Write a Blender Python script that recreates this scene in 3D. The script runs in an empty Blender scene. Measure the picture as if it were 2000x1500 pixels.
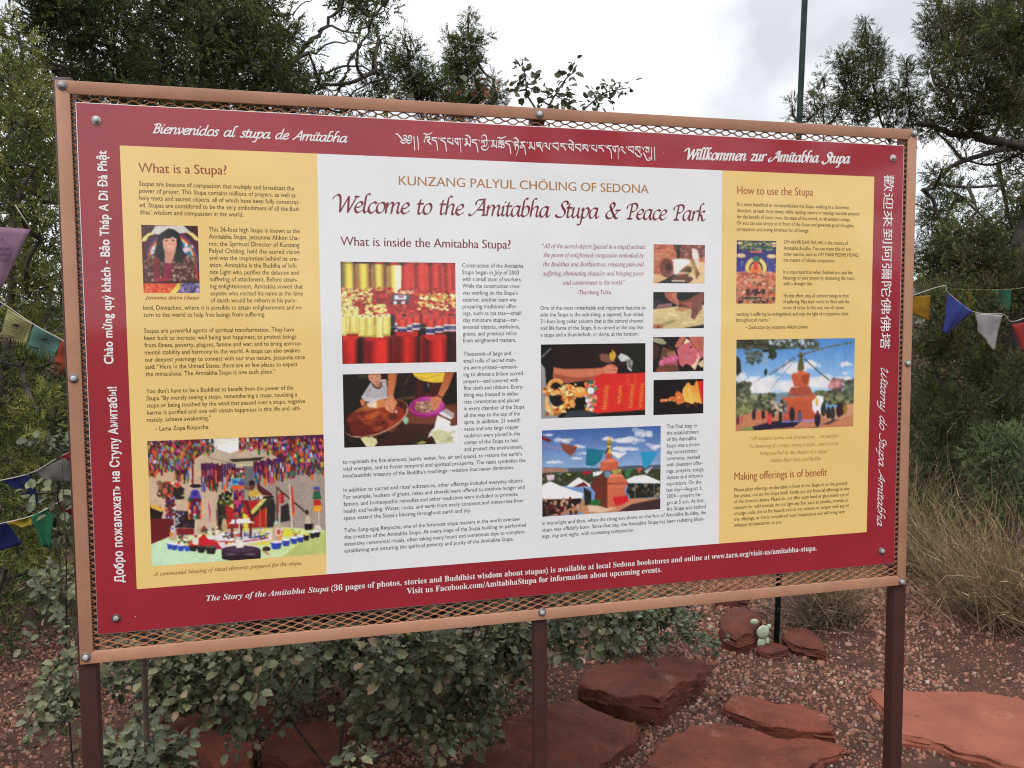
import bpy, math, random
import numpy as np
from mathutils import Vector, Matrix
# ------------------------------------------------------------------ camera, sky, sun, exposure
S=bpy.context.scene; COL=S.collection
cd=bpy.data.cameras.new('camera'); cam=bpy.data.objects.new('camera',cd); COL.objects.link(cam); S.camera=cam
cd.sensor_width=36; cd.lens=1683.2/2000*36; cd.clip_start=.05; cd.clip_end=3000
R_=Vector((0.96775849,-0.25177287,-0.00734404)); U_=Vector((0.02458337,0.06539495,0.99755659)); F_=Vector((0.25067742,0.9655744,-0.06947595))
CAM=Vector((0.3762,-1.8101,1.55))
M=Matrix.Identity(4)
for i in range(3): M[i][0]=R_[i]; M[i][1]=U_[i]; M[i][2]=-F_[i]; M[i][3]=CAM[i]
cam.matrix_world=M
cd.dof.use_dof=True; cd.dof.focus_distance=1.75; cd.dof.aperture_fstop=20
S.view_settings.view_transform='Standard'; S.view_settings.look='None'; S.view_settings.exposure=0.58; S.view_settings.gamma=1
S.view_settings.use_curve_mapping=False
S.cycles.filter_width=1.1; S.cycles.denoising_prefilter='NONE'; S.cycles.max_bounces=6; S.cycles.diffuse_bounces=3; S.cycles.glossy_bounces=3; S.cycles.transmission_bounces=4; S.cycles.transparent_max_bounces=4
W=bpy.data.worlds.new('World'); S.world=W; W.use_nodes=True; n=W.node_tree.nodes; l=W.node_tree.links; n.clear()
def N(t,**k):
    x=n.new(t)
    for a,b in k.items(): setattr(x,a,b)
    return x
SUNEL,SUNAZ=math.radians(52),math.radians(205)   # azimuth clockwise from +Y
sky=N('ShaderNodeTexSky',sky_type='NISHITA',sun_disc=False,sun_elevation=SUNEL,sun_rotation=SUNAZ)
b1=N('ShaderNodeBackground'); b1.inputs[1].default_value=.12; l.new(sky.outputs[0],b1.inputs[0])
tc=N('ShaderNodeTexCoord')
mp=N('ShaderNodeMapping'); mp.inputs['Scale'].default_value=(1,1,1.9); mp.inputs['Location'].default_value=(.35,.2,.1); mp.inputs['Rotation'].default_value=(0,0,0.6); l.new(tc.outputs['Generated'],mp.inputs[0])
nz=N('ShaderNodeTexNoise'); nz.inputs['Scale'].default_value=2.3; nz.inputs['Detail'].default_value=4; nz.inputs['Roughness'].default_value=.45; nz.inputs['Distortion'].default_value=.4; l.new(mp.outputs[0],nz.inputs[0])
cr=N('ShaderNodeValToRGB'); e=cr.color_ramp.elements; e[0].position=.40; e[0].color=(.50,.515,.545,1); e[1].position=.56; e[1].color=(.86,.87,.885,1); l.new(nz.outputs['Fac'],cr.inputs[0])
# an overcast sky is brighter overhead
sx=N('ShaderNodeSeparateXYZ'); l.new(tc.outputs['Generated'],sx.inputs[0])
mr=N('ShaderNodeMapRange'); mr.inputs[1].default_value=.30; mr.inputs[2].default_value=1; mr.inputs[3].default_value=1.0; mr.inputs[4].default_value=2.3; l.new(sx.outputs[2],mr.inputs[0])
b2=N('ShaderNodeBackground'); l.new(cr.outputs[0],b2.inputs[0]); l.new(mr.outputs[0],b2.inputs[1])
nz2=N('ShaderNodeTexNoise'); nz2.inputs['Scale'].default_value=3.1; nz2.inputs['Detail'].default_value=3; l.new(mp.outputs[0],nz2.inputs[0])
cr2=N('ShaderNodeValToRGB'); e=cr2.color_ramp.elements; e[0].position=.60; e[0].color=(.95,.95,.95,1); e[1].position=.72; e[1].color=(.55,.55,.55,1); l.new(nz2.outputs['Fac'],cr2.inputs[0])
mx=N('ShaderNodeMixShader'); l.new(cr2.outputs[0],mx.inputs[0]); l.new(b1.outputs[0],mx.inputs[1]); l.new(b2.outputs[0],mx.inputs[2])
wo=N('ShaderNodeOutputWorld'); l.new(mx.outputs[0],wo.inputs[0])
sd=bpy.data.lights.new('sun','SUN'); sd.energy=1.1; sd.angle=math.radians(25); sd.color=(1,.95,.88)
so=bpy.data.objects.new('sun',sd); COL.objects.link(so)
sv=Vector((math.sin(SUNAZ)*math.cos(SUNEL),math.cos(SUNAZ)*math.cos(SUNEL),math.sin(SUNEL)))
so.rotation_euler=sv.to_track_quat('Z','Y').to_euler()
# ------------------------------------------------------------------ helpers
ZT=1.9734748
def lin(c): 
    c=np.asarray(c,float)/255.; return np.where(c<=.04045,c/12.92,((c+.055)/1.055)**2.4)
def ink(r,g,b,k=1.12): return tuple(np.minimum(lin((r,g,b))*k,.86))
MATS={}
def mat(name,col,rough=.6,metal=0,attr=False,noise=None,bump=None,transl=0,coat=0,spec=.5,spots=None):
    m=bpy.data.materials.new(name); m.use_nodes=True; nt=m.node_tree; p=nt.nodes['Principled BSDF']
    p.inputs['Roughness'].default_value=rough; p.inputs['Metallic'].default_value=metal; p.inputs['Coat Weight'].default_value=coat; p.inputs['Coat Roughness'].default_value=.07
    p.inputs['Specular IOR Level'].default_value=spec
    p.inputs['Base Color'].default_value=(*col,1); src=None
    tcn=nt.nodes.new('ShaderNodeTexCoord')
    if attr:
        a=nt.nodes.new('ShaderNodeAttribute'); a.attribute_name='Col'; src=a.outputs['Color']
    if noise:
        sc,c2,lo,hi=noise
        t=nt.nodes.new('ShaderNodeTexNoise'); t.inputs['Scale'].default_value=sc; t.inputs['Detail'].default_value=6; t.inputs['Roughness'].default_value=.65
        nt.links.new(tcn.outputs['Object'],t.inputs[0])
        r=nt.nodes.new('ShaderNodeMapRange'); r.inputs[1].default_value=lo; r.inputs[2].default_value=hi; nt.links.new(t.outputs['Fac'],r.inputs[0])
        mxn=nt.nodes.new('ShaderNodeMix'); mxn.data_type='RGBA'; nt.links.new(r.outputs[0],mxn.inputs[0])
        if src: nt.links.new(src,mxn.inputs[6])
        else: mxn.inputs[6].default_value=(*col,1)
        mxn.inputs[7].default_value=(*c2,1); src=mxn.outputs[2]
    if spots:       # patches of rust or grime with an edge of their own
        for sc,c2,lo,hi in spots:
            t=nt.nodes.new('ShaderNodeTexNoise'); t.inputs['Scale'].default_value=sc; t.inputs['Detail'].default_value=9; t.inputs['Roughness'].default_value=.72; nt.links.new(tcn.outputs['Object'],t.inputs[0])
            r=nt.nodes.new('ShaderNodeMapRange'); r.inputs[1].default_value=lo; r.inputs[2].default_value=hi; nt.links.new(t.outputs['Fac'],r.inputs[0])
            mxn=nt.nodes.new('ShaderNodeMix'); mxn.data_type='RGBA'; nt.links.new(r.outputs[0],mxn.inputs[0])
            if src: nt.links.new(src,mxn.inputs[6])
            else: mxn.inputs[6].default_value=(*col,1)
            mxn.inputs[7].default_value=(*c2,1); src=mxn.outputs[2]
    if src: nt.links.new(src,p.inputs['Base Color'])
    if bump:
        for sc,st,d in ([bump] if not isinstance(bump,list) else bump):
            t=nt.nodes.new('ShaderNodeTexNoise'); t.inputs['Scale'].default_value=sc; t.inputs['Detail'].default_value=8; t.inputs['Roughness'].default_value=.6; nt.links.new(tcn.outputs['Object'],t.inputs[0])
            b=nt.nodes.new('ShaderNodeBump'); b.inputs['Strength'].default_value=st; b.inputs['Distance'].default_value=d; nt.links.new(t.outputs['Fac'],b.inputs['Height'])
            if p.inputs['Normal'].is_linked: nt.links.new(p.inputs['Normal'].links[0].from_socket,b.inputs['Normal'])
            nt.links.new(b.outputs[0],p.inputs['Normal'])
    if transl:
        tr=nt.nodes.new('ShaderNodeBsdfTranslucent'); ms=nt.nodes.new('ShaderNodeMixShader'); ms.inputs[0].default_value=transl
        if src: nt.links.new(src,tr.inputs[0])
        else: tr.inputs[0].default_value=(*col,1)
        nt.links.new(p.outputs[0],ms.inputs[1]); nt.links.new(tr.outputs[0],ms.inputs[2]); nt.links.new(ms.outputs[0],nt.nodes['Material Output'].inputs[0])
    return m
def mesh(name,v,f,m,parent=None,col=None,smooth=False,linkit=True):
    """v (n,3); f array (k,3|4) or list of such arrays; col (nverts,3) linear"""
    v=np.asarray(v,np.float32); fs=f if isinstance(f,list) and np.ndim(f[0])==2 else [f]; fs=[np.asarray(x,np.int32) for x in fs if len(x)]
    me=bpy.data.meshes.new(name); me.vertices.add(len(v)); me.vertices.foreach_set('co',v.ravel())
    nl=sum(x.size for x in fs); npl=sum(len(x) for x in fs)
    me.loops.add(nl); me.polygons.add(npl)
    me.loops.foreach_set('vertex_index',np.concatenate([x.ravel() for x in fs]))
    st=[];o=0
    for x in fs: st.append(o+np.arange(len(x))*x.shape[1]); o+=x.size
    me.polygons.foreach_set('loop_start',np.concatenate(st).astype(np.int32))
    if smooth: me.polygons.foreach_set('use_smooth',np.ones(npl,bool))
    me.update(calc_edges=True); me.validate()
    if col is not None:
        a=me.color_attributes.new('Col','FLOAT_COLOR','POINT'); c=np.ones((len(v),4),np.float32); c[:,:3]=col; a.data.foreach_set('color',c.ravel())
    me.materials.append(m)
    return link(name,me,parent) if linkit else me
def link(name,data,parent=None):
    o=bpy.data.objects.new(name,data); COL.objects.link(o)
    if parent: o.parent=parent
    return o
def tag(o,label=None,cat=None,group=None,kind=None):
    if label: o['label']=label
    if cat: o['category']=cat
    if group: o['group']=group
    if kind: o['kind']=kind
    return o
def thing(name,label,cat,loc=(0,0,0),group=None):
    o=link(name,None); o.location=loc; return tag(o,label,cat,group)
def place(o,root):      # child meshes are modelled in world coordinates
    o.location=-Vector(root.location); return o
BX=np.array([(-1,-1,-1),(1,-1,-1),(1,1,-1),(-1,1,-1),(-1,-1,1),(1,-1,1),(1,1,1),(-1,1,1)],float)/2
BF=np.array([(0,3,2,1),(4,5,6,7),(0,1,5,4),(1,2,6,5),(2,3,7,6),(3,0,4,7)])
class MB:
    def __init__(s): s.v=[];s.q=[];s.t=[];s.c=[];s.n=0
    def add(s,v,q=None,t=None,c=None):
        v=np.asarray(v,float); s.v.append(v)
        if q is not None and len(q): s.q.append(np.asarray(q)+s.n)
        if t is not None and len(t): s.t.append(np.asarray(t)+s.n)
        if c is not None:
            c=np.asarray(c,float); s.c.append(np.broadcast_to(c,(len(v),3)))
        s.n+=len(v)
    def box(s,x0,x1,y0,y1,z0,z1,c=None): s.add(BX*np.array([x1-x0,y1-y0,z1-z0])+np.array([(x0+x1)/2,(y0+y1)/2,(z0+z1)/2]),BF,c=c)
    def tube(s,pts,rad,k=6,c=None,cap=True):
        P=np.asarray(pts,float); n_=len(P); rad=np.broadcast_to(np.asarray(rad,float),(n_,))
        T=np.gradient(P,axis=0); T/=np.linalg.norm(T,axis=1)[:,None]+1e-9
        a=np.array([.3,.2,.9]) if abs(T[0][2])<.8 else np.array([.9,.1,.2])
        A=np.cross(T,a); A/=np.linalg.norm(A,axis=1)[:,None]+1e-9; B=np.cross(T,A)
        th=np.arange(k)/k*2*np.pi
        V_=P[:,None]+rad[:,None,None]*(A[:,None]*np.cos(th)[None,:,None]+B[:,None]*np.sin(th)[None,:,None])
        i=np.arange(n_-1)[:,None]*k; j=np.arange(k)[None]; jn=(j+1)%k
        q=np.stack([i+j,i+jn,i+k+jn,i+k+j],-1).reshape(-1,4)
        t=[]
        if cap: t=[(0,x+1,x) for x in range(1,k-1)]+[((n_-1)*k,(n_-1)*k+x,(n_-1)*k+x+1) for x in range(1,k-1)]
        s.add(V_.reshape(-1,3),q,t,c)
    def build(s,name,m,parent=None,smooth=False):
        f=[np.concatenate(x) for x in (s.q,s.t) if x]
        return mesh(name,np.concatenate(s.v),f,m,parent,np.concatenate(s.c) if s.c else None,smooth)
def spline(P,n_=8):
    P=np.asarray(P,float)
    if len(P)<3: 
        t=np.linspace(0,1,max(2,n_//2))[:,None]; return P[0]*(1-t)+P[-1]*t
    Q=np.vstack([2*P[0]-P[1],P,2*P[-1]-P[-2]]); out=[]
    for i in range(1,len(Q)-2):
        t=np.linspace(0,1,n_,endpoint=False)[:,None]
        a,b,c,d=Q[i-1:i+3]
        out.append(.5*((2*b)+(-a+c)*t+(2*a-5*b+4*c-d)*t*t+(-a+3*b-3*c+d)*t**3))
    out.append(P[-1:]); return np.vstack(out)
TEXT=[
('What is a Stupa?', 'H', 'brown', 19, 106.2, -126.8, 268.1, -125.4),
('Stupas are beacons of compassion that multiply and broadcast the', 'R', 'inkY', 9.2, 106.2, -152.2, 396.2, -152.2),
('power of prayer. This Stupa contains millions of prayers, as well as', 'R', 'inkY', 9.2, 106.1, -165.8, 398.8, -165.8),
('holy texts and sacred objects, all of which have been fully consecrat-', 'R', 'inkY', 9.2, 106.0, -179.4, 406.6, -179.4),
('ed. Stupas are considered to be the very embodiment of all the Bud-', 'R', 'inkY', 9.2, 105.8, -193.1, 406.3, -193.1),
('dhas’ wisdom and compassion in the world.', 'R', 'inkY', 9.2, 105.7, -206.7, 297.1, -206.7),
('This 36-foot high Stupa is known as the', 'R', 'inkY', 9.2, 230.9, -237.1, 405.3, -237.1),
('Amitabha Stupa. Jetsunma Ahkön Lha-', 'R', 'inkY', 9.2, 230.8, -251.0, 403.4, -251.0),
('mo, the Spiritual Director of Kunzang', 'R', 'inkY', 9.2, 230.8, -265.0, 404.1, -265.0),
('Palyul Chöling, held the sacred vision', 'R', 'inkY', 9.2, 230.7, -278.9, 403.8, -278.9),
('and was the inspiration behind its cre-', 'R', 'inkY', 9.2, 230.7, -292.8, 400.9, -292.8),
('ation. Amitabha is the Buddha of Infi-', 'R', 'inkY', 9.2, 230.6, -306.8, 397.6, -306.8),
('nite Light who purifies the delusion and', 'R', 'inkY', 9.2, 230.6, -320.7, 400.8, -320.7),
('suffering of attachment. Before attain-', 'R', 'inkY', 9.2, 230.6, -334.6, 398.4, -334.6),
('ing enlightenment, Amitabha vowed that', 'R', 'inkY', 9.2, 230.5, -348.5, 408.7, -348.5),
('anyone who recited his name at the time', 'R', 'inkY', 9.2, 230.4, -362.5, 408.3, -362.5),
('of death would be reborn in his pure-', 'R', 'inkY', 9.2, 230.4, -376.4, 395.9, -376.4),
('land, Dewachen, where it is possible to attain enlightenment and re-', 'R', 'inkY', 9.2, 105.8, -390.6, 406.8, -390.6),
('turn to the world to help free beings from suffering.', 'R', 'inkY', 9.2, 105.7, -404.5, 333.1, -404.5),
('Jetsunma Ahkön Lhamo', 'BI', 'brown', 7.4, 109.8, -370.2, 209.1, -370.5),
('Stupas are powerful agents of spiritual transformation. They have', 'R', 'inkY', 9.2, 105.5, -435.4, 389.3, -435.4),
('been built to increase well being and happiness; to protect beings', 'R', 'inkY', 9.2, 105.5, -449.5, 393.2, -449.5),
('from illness, poverty, plagues, famine and war; and to bring environ-', 'R', 'inkY', 9.2, 105.5, -463.6, 404.4, -463.6),
('mental stability and harmony to the world. A stupa can also awaken', 'R', 'inkY', 9.2, 105.4, -477.7, 399.5, -477.7),
('our deepest yearnings to connect with our true nature. Jetsunma once', 'R', 'inkY', 9.2, 105.4, -491.8, 409.9, -491.8),
('said: “Here in the United States, there are so few places to expect', 'R', 'inkY', 9.2, 105.4, -505.9, 394.3, -505.9),
('the miraculous. The Amitabha Stupa is one such place.”', 'R', 'inkY', 9.2, 105.4, -520.0, 350.6, -520.0),
('You don’t have to be a Buddhist to benefit from the power of the', 'R', 'inkY', 9.2, 105.3, -553.6, 385.1, -553.6),
('Stupa.“By merely seeing a stupa, remembering a stupa, touching a', 'R', 'inkY', 9.2, 105.3, -567.7, 392.2, -567.7),
('stupa or being touched by the wind that passed over a stupa, negative', 'R', 'inkY', 9.2, 105.4, -581.8, 407.8, -581.8),
('karma is purified and one will obtain happiness in this life and, ulti-', 'R', 'inkY', 9.2, 105.4, -596.0, 398.9, -596.0),
('mately, achieve awakening.”', 'R', 'inkY', 9.2, 105.4, -610.1, 224.3, -610.1),
('- Lama Zopa Rinpoche', 'R', 'inkY', 9.2, 120.5, -628.3, 218.5, -628.0),
('A ceremonial blessing of ritual elements prepared for the stupa.', 'I', 'brown2', 8.4, 106.2, -918.8, 393.7, -917.7),
('The Story of the Amitabha Stupa', 'BI', 'white', 12, 204.5, -978.1, 446.5, -978.4),
('(36 pages of photos, stories and Buddhist wisdom about stupas) is available at local Sedona bookstores and online at www.tara.org/visit-us/amitabha-stupa.', 'B', 'white', 12, 451.7, -978.6, 1608.2, -977.8),
('Visit us Facebook.com/AmitabhaStupa for information about upcoming events.', 'B', 'white', 12, 609.9, -998.7, 1200.3, -998.3),
('Chào mừng quý khách - Bảo Tháp A Di Đà Phật', 'N', 'white', 17, 48.0, -495.2, 50.4, -88.4),
('Добро пожаложать на Ступу Амитабы!', 'N', 'white', 17, 51.6, -926.7, 51.7, -539.1),
('歡迎來到阿彌陀佛佛塔', 'N2', 'white', 21.5, 1774.1, -71.5, 1774.2, -491.4),
('KUNZANG PALYUL CHÖLING OF SEDONA', 'K', 'gold', 18.2, 606.9, -134.4, 1164.9, -134.4),
('What is inside the Amitabha Stupa?', 'H', 'red', 18.5, 485.6, -260.7, 845.5, -262.2),
('Construction of the Amitabha', 'R', 'ink', 8.4, 738.5, -302.5, 873.0, -302.5),
('Stupa began in July of 2003', 'R', 'ink', 8.4, 738.5, -317.0, 863.7, -317.0),
('with a small team of workers.', 'R', 'ink', 8.4, 738.5, -331.5, 869.4, -331.5),
('While the construction crew', 'R', 'ink', 8.4, 738.6, -346.0, 864.9, -346.0),
('was working on the Stupa’s', 'R', 'ink', 8.4, 738.6, -360.5, 860.0, -360.5),
('exterior, another team was', 'R', 'ink', 8.4, 738.6, -375.0, 857.6, -375.0),
('preparing traditional offer-', 'R', 'ink', 8.4, 738.6, -389.5, 858.9, -389.5),
('ings, such as tsa tsas—small', 'R', 'ink', 8.4, 738.6, -404.0, 867.9, -404.0),
('clay miniature stupas—cer-', 'R', 'ink', 8.4, 738.6, -418.5, 862.1, -418.5),
('emonial objects, medicines,', 'R', 'ink', 8.4, 738.7, -433.0, 864.3, -433.0),
('grains, and precious relics', 'R', 'ink', 8.4, 738.7, -447.5, 857.3, -447.5),
('from enlightened masters.', 'R', 'ink', 8.4, 738.7, -462.0, 856.0, -462.0),
('Thousands of large and', 'R', 'ink', 8.4, 739.1, -490.7, 844.3, -490.7),
('small rolls of sacred man-', 'R', 'ink', 8.4, 739.1, -505.4, 855.1, -505.4),
('tra were printed—amount-', 'R', 'ink', 8.4, 739.1, -520.0, 859.1, -520.0),
('ing to almost a billion sacred', 'R', 'ink', 8.4, 739.1, -534.7, 870.5, -534.7),
('prayers—and covered with', 'R', 'ink', 8.4, 739.1, -549.4, 860.0, -549.4),
('fine cloth and ribbons. Every-', 'R', 'ink', 8.4, 739.1, -564.0, 872.1, -564.0),
('thing was blessed in elabo-', 'R', 'ink', 8.4, 739.1, -578.7, 862.1, -578.7),
('rate ceremonies and placed', 'R', 'ink', 8.4, 739.0, -593.4, 862.0, -593.4),
('in every chamber of the Stupa', 'R', 'ink', 8.4, 739.0, -608.0, 873.5, -608.0),
('all the way to the top of the', 'R', 'ink', 8.4, 739.0, -622.7, 863.6, -622.7),
('spire. In addition, 21 wealth', 'R', 'ink', 8.4, 739.0, -637.3, 864.0, -637.3),
('vases and one large copper', 'R', 'ink', 8.4, 739.0, -652.0, 861.6, -652.0),
('cauldron were placed in the', 'R', 'ink', 8.4, 739.0, -666.7, 863.8, -666.7),
('center of the Stupa to heal', 'R', 'ink', 8.4, 739.0, -681.3, 859.1, -681.3),
('and protect the environment,', 'R', 'ink', 8.4, 739.0, -696.0, 869.4, -696.0),
('to replenish the five elements (earth, water, fire, air and space), to restore the earth’s', 'R', 'ink', 8.4, 481.0, -711.4, 867.6, -711.4),
('vital energies, and to foster temporal and spiritual prosperity. The vases symbolize the', 'R', 'ink', 8.4, 481.2, -726.0, 875.1, -726.0),
('inexhaustible treasury of the Buddha’s teachings—wisdom that never diminishes.', 'R', 'ink', 8.4, 481.4, -740.5, 849.4, -740.5),
('In addition to sacred and ritual substances, other offerings included everyday objects.', 'R', 'ink', 8.4, 481.3, -770.7, 870.7, -770.7),
('For example, buckets of grains, rakes and shovels were offered to antidote hunger and', 'R', 'ink', 8.4, 481.1, -785.4, 872.9, -785.4),
('famine, and homeopathic remedies and other medicines were included to promote', 'R', 'ink', 8.4, 481.0, -800.2, 857.1, -800.2),
('health and healing. Water, rocks, and earth from every continent and meteorites from', 'R', 'ink', 8.4, 480.8, -815.0, 869.8, -815.0),
('space extend the Stupa’s blessing throughout earth and sky.', 'R', 'ink', 8.4, 480.6, -829.7, 752.2, -829.7),
('Tulku Sang-ngag Rinpoche, one of the foremost stupa masters in the world oversaw', 'R', 'ink', 8.4, 481.1, -855.8, 861.4, -855.8),
('the creation of the Amitabha Stupa. At every stage of the Stupa building he performed', 'R', 'ink', 8.4, 480.9, -870.3, 875.9, -870.3),
('extensive ceremonial rituals, often taking many hours and sometimes days to complete,', 'R', 'ink', 8.4, 480.8, -884.8, 874.0, -884.8),
('establishing and ensuring the spiritual potency and purity of the Amitabha Stupa.', 'R', 'ink', 8.4, 480.6, -899.3, 847.0, -899.3),
('“All of the sacred objects [placed in a stupa] activate', 'I', 'rose', 8.8, 915.9, -259.5, 1157.7, -257.6),
('the power of enlightened compassion embodied by', 'I', 'rose', 8.8, 919.3, -278.8, 1153.1, -277.0),
('the Buddhas and Bodhisattvas, releasing pain and', 'I', 'rose', 8.8, 918.3, -298.7, 1153.8, -296.7),
('suffering, eliminating obstacles and bringing peace', 'I', 'rose', 8.8, 918.2, -318.6, 1153.9, -316.9),
('and contentment to the world.”', 'I', 'rose', 8.8, 963.8, -338.3, 1109.0, -337.2),
('-Tharthang Tulku', 'R', 'rose', 8.6, 996.8, -359.5, 1074.9, -358.8),
('One of the most remarkable and important features in-', 'R', 'ink', 8.0, 911.4, -393.0, 1160.4, -393.0),
('side the Stupa is the sok-shing, a tapered, four-sided,', 'R', 'ink', 8.0, 911.4, -407.6, 1154.8, -407.6),
('21-foot-long cedar column that is the central channel', 'R', 'ink', 8.0, 911.4, -422.2, 1152.4, -422.2),
('and life force of the Stupa. It is carved at the top like', 'R', 'ink', 8.0, 911.5, -436.9, 1151.8, -436.9),
('a stupa and a thunderbolt, or dorje, at the bottom.', 'R', 'ink', 8.0, 911.5, -451.5, 1141.1, -451.5),
('The final step in', 'R', 'ink', 8.0, 1211.0, -664.7, 1286.3, -664.7),
('the establishment', 'R', 'ink', 8.0, 1211.1, -679.4, 1292.3, -679.4),
('of the Amitabha', 'R', 'ink', 8.0, 1211.2, -694.1, 1285.9, -694.1),
('Stupa was a three-', 'R', 'ink', 8.0, 1211.3, -708.8, 1295.1, -708.8),
('day consecration', 'R', 'ink', 8.0, 1211.4, -723.5, 1288.7, -723.5),
('ceremony, marked', 'R', 'ink', 8.0, 1211.5, -738.2, 1295.1, -738.2),
('with abundant offer-', 'R', 'ink', 8.0, 1211.6, -752.9, 1302.7, -752.9),
('ings, prayers, songs,', 'R', 'ink', 8.0, 1211.7, -767.5, 1306.1, -767.5),
('dances and virtuous', 'R', 'ink', 8.0, 1211.8, -782.2, 1303.6, -782.2),
('aspirations. On the', 'R', 'ink', 8.0, 1211.9, -796.9, 1299.8, -796.9),
('last day—August 1,', 'R', 'ink', 8.0, 1212.0, -811.6, 1302.3, -811.6),
('2004—prayers be-', 'R', 'ink', 8.0, 1212.1, -826.3, 1299.4, -826.3),
('gan at 5 a.m. At first,', 'R', 'ink', 8.0, 1212.2, -841.0, 1308.0, -841.0),
('the Stupa was bathed', 'R', 'ink', 8.0, 1212.3, -855.7, 1310.8, -855.7),
('in moonlight and then, when the rising sun shone on the face of Amitabha Buddha, the', 'R', 'ink', 8.0, 912.8, -869.6, 1312.2, -869.6),
('stupa was officially born. Since that day, the Amitabha Stupa has been radiating bless-', 'R', 'ink', 8.0, 912.8, -884.2, 1307.1, -884.2),
('ings, day and night, with unceasing compassion.', 'R', 'ink', 8.0, 912.7, -898.7, 1132.6, -898.7),
('How to use the Stupa', 'H', 'brown3', 16, 1384.2, -129.5, 1582.0, -127.7),
('It is most beneficial to circumambulate the Stupa, walking in a clockwise', 'R', 'inkY', 7.2, 1384.5, -156.2, 1679.7, -156.2),
('direction, at least three times, while reciting mantra or making heartfelt prayers', 'R', 'inkY', 7.2, 1384.3, -170.4, 1707.5, -170.4),
('for the benefit of loved ones, the state of the world, or all sentient beings.', 'R', 'inkY', 7.2, 1384.0, -184.5, 1684.2, -184.5),
('Or you can also simply sit in front of the Stupa and generate good thoughts,', 'R', 'inkY', 7.2, 1383.8, -198.6, 1694.7, -198.6),
('compassion and loving kindness for all beings.', 'R', 'inkY', 7.2, 1383.6, -212.8, 1572.6, -212.8),
('OM AH MI DHE WA HRI is the mantra of', 'R', 'inkY', 7.2, 1506.2, -240.6, 1678.8, -240.6),
('Amitabha Buddha. You can chant this or any', 'R', 'inkY', 7.2, 1506.1, -254.5, 1687.3, -254.5),
('other mantra, such as OM MANI PEDME HUNG,', 'R', 'inkY', 7.2, 1505.9, -268.4, 1708.8, -268.4),
('the mantra of infinite compassion.', 'R', 'inkY', 7.2, 1505.8, -282.3, 1644.3, -282.3),
('It is important that when finished you seal the', 'R', 'inkY', 7.2, 1506.3, -310.3, 1693.1, -310.3),
('blessings of your prayer by dedicating the merit', 'R', 'inkY', 7.2, 1506.5, -323.8, 1699.0, -323.8),
('with a thought like…', 'R', 'inkY', 7.2, 1506.7, -337.2, 1591.5, -337.2),
('“By this effort, may all sentient beings be free', 'R', 'inkY', 7.2, 1505.8, -365.7, 1683.7, -365.7),
('of suffering. May their minds be filled with the', 'R', 'inkY', 7.2, 1506.1, -379.7, 1686.2, -379.7),
('nectar of virtue. In this way, may all causes', 'R', 'inkY', 7.2, 1506.3, -393.6, 1670.9, -393.6),
('resulting in suffering be extinguished, and only the light of compassion shine', 'R', 'inkY', 7.2, 1383.6, -408.4, 1683.7, -408.4),
('throughout all realms.”', 'R', 'inkY', 7.2, 1383.8, -422.0, 1472.7, -422.0),
('– Dedication by Jetsunma Ahkön Lhamo', 'R', 'inkY', 7.2, 1408.8, -439.0, 1574.1, -439.2),
('“All negative karma and obscurations… are purified', 'I', 'tan', 7.4, 1424.5, -700.9, 1663.6, -703.2),
('by dreaming of a stupa, seeing a stupa…and even by', 'I', 'tan', 7.4, 1423.1, -719.1, 1664.0, -721.9),
('being touched by the shadow of a stupa.”', 'I', 'tan', 7.4, 1450.6, -737.2, 1637.1, -739.7),
('- Stainless Beam Sutra, Lord Buddha', 'I', 'tan', 7.4, 1473.9, -754.8, 1615.1, -757.0),
('Making offerings is of benefit', 'H', 'brown3', 16, 1384.2, -793.8, 1632.9, -795.8),
('Please place offerings on the table in front of the Stupa or on the ground,', 'R', 'inkY', 7.2, 1384.5, -820.6, 1690.5, -820.6),
('but please, not on the Stupa itself. Kindly put any financial offerings in one', 'R', 'inkY', 7.2, 1384.7, -834.6, 1696.6, -834.6),
('of the donation boxes. Please do not offer open food or glass items out of', 'R', 'inkY', 7.2, 1384.8, -848.7, 1694.7, -848.7),
('concern for wild animals, do not light any fire, such as candles, incense or', 'R', 'inkY', 7.2, 1385.0, -862.7, 1694.3, -862.7),
('smudge sticks due to fire hazard; and do not remove or tamper with any of', 'R', 'inkY', 7.2, 1385.2, -876.7, 1695.4, -876.7),
('the offerings, as this is considered most inauspicious and will bring very', 'R', 'inkY', 7.2, 1385.3, -890.8, 1684.9, -890.8),
('unhappy circumstances to you.', 'R', 'inkY', 7.2, 1385.5, -904.8, 1512.5, -904.8),
('Welcome to the Amitabha Stupa & Peace Park', 'Welcome', 'red', 0, 472.7, -192.6, 1302.8, -191.9),
('Bienvenidos al stupa de Amitabha', 'Bien', 'white', 0, 135.5, -50.8, 502.8, -52.3),
('Willkommen zur Amitabha Stupa', 'Will', 'white', 0, 1252.9, -55.4, 1678.6, -47.9),
('Witamy do Stupa Amitabha', 'Wit', 'white', 0, 1779.0, -537.8, 1777.5, -930.0),
]
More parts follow.
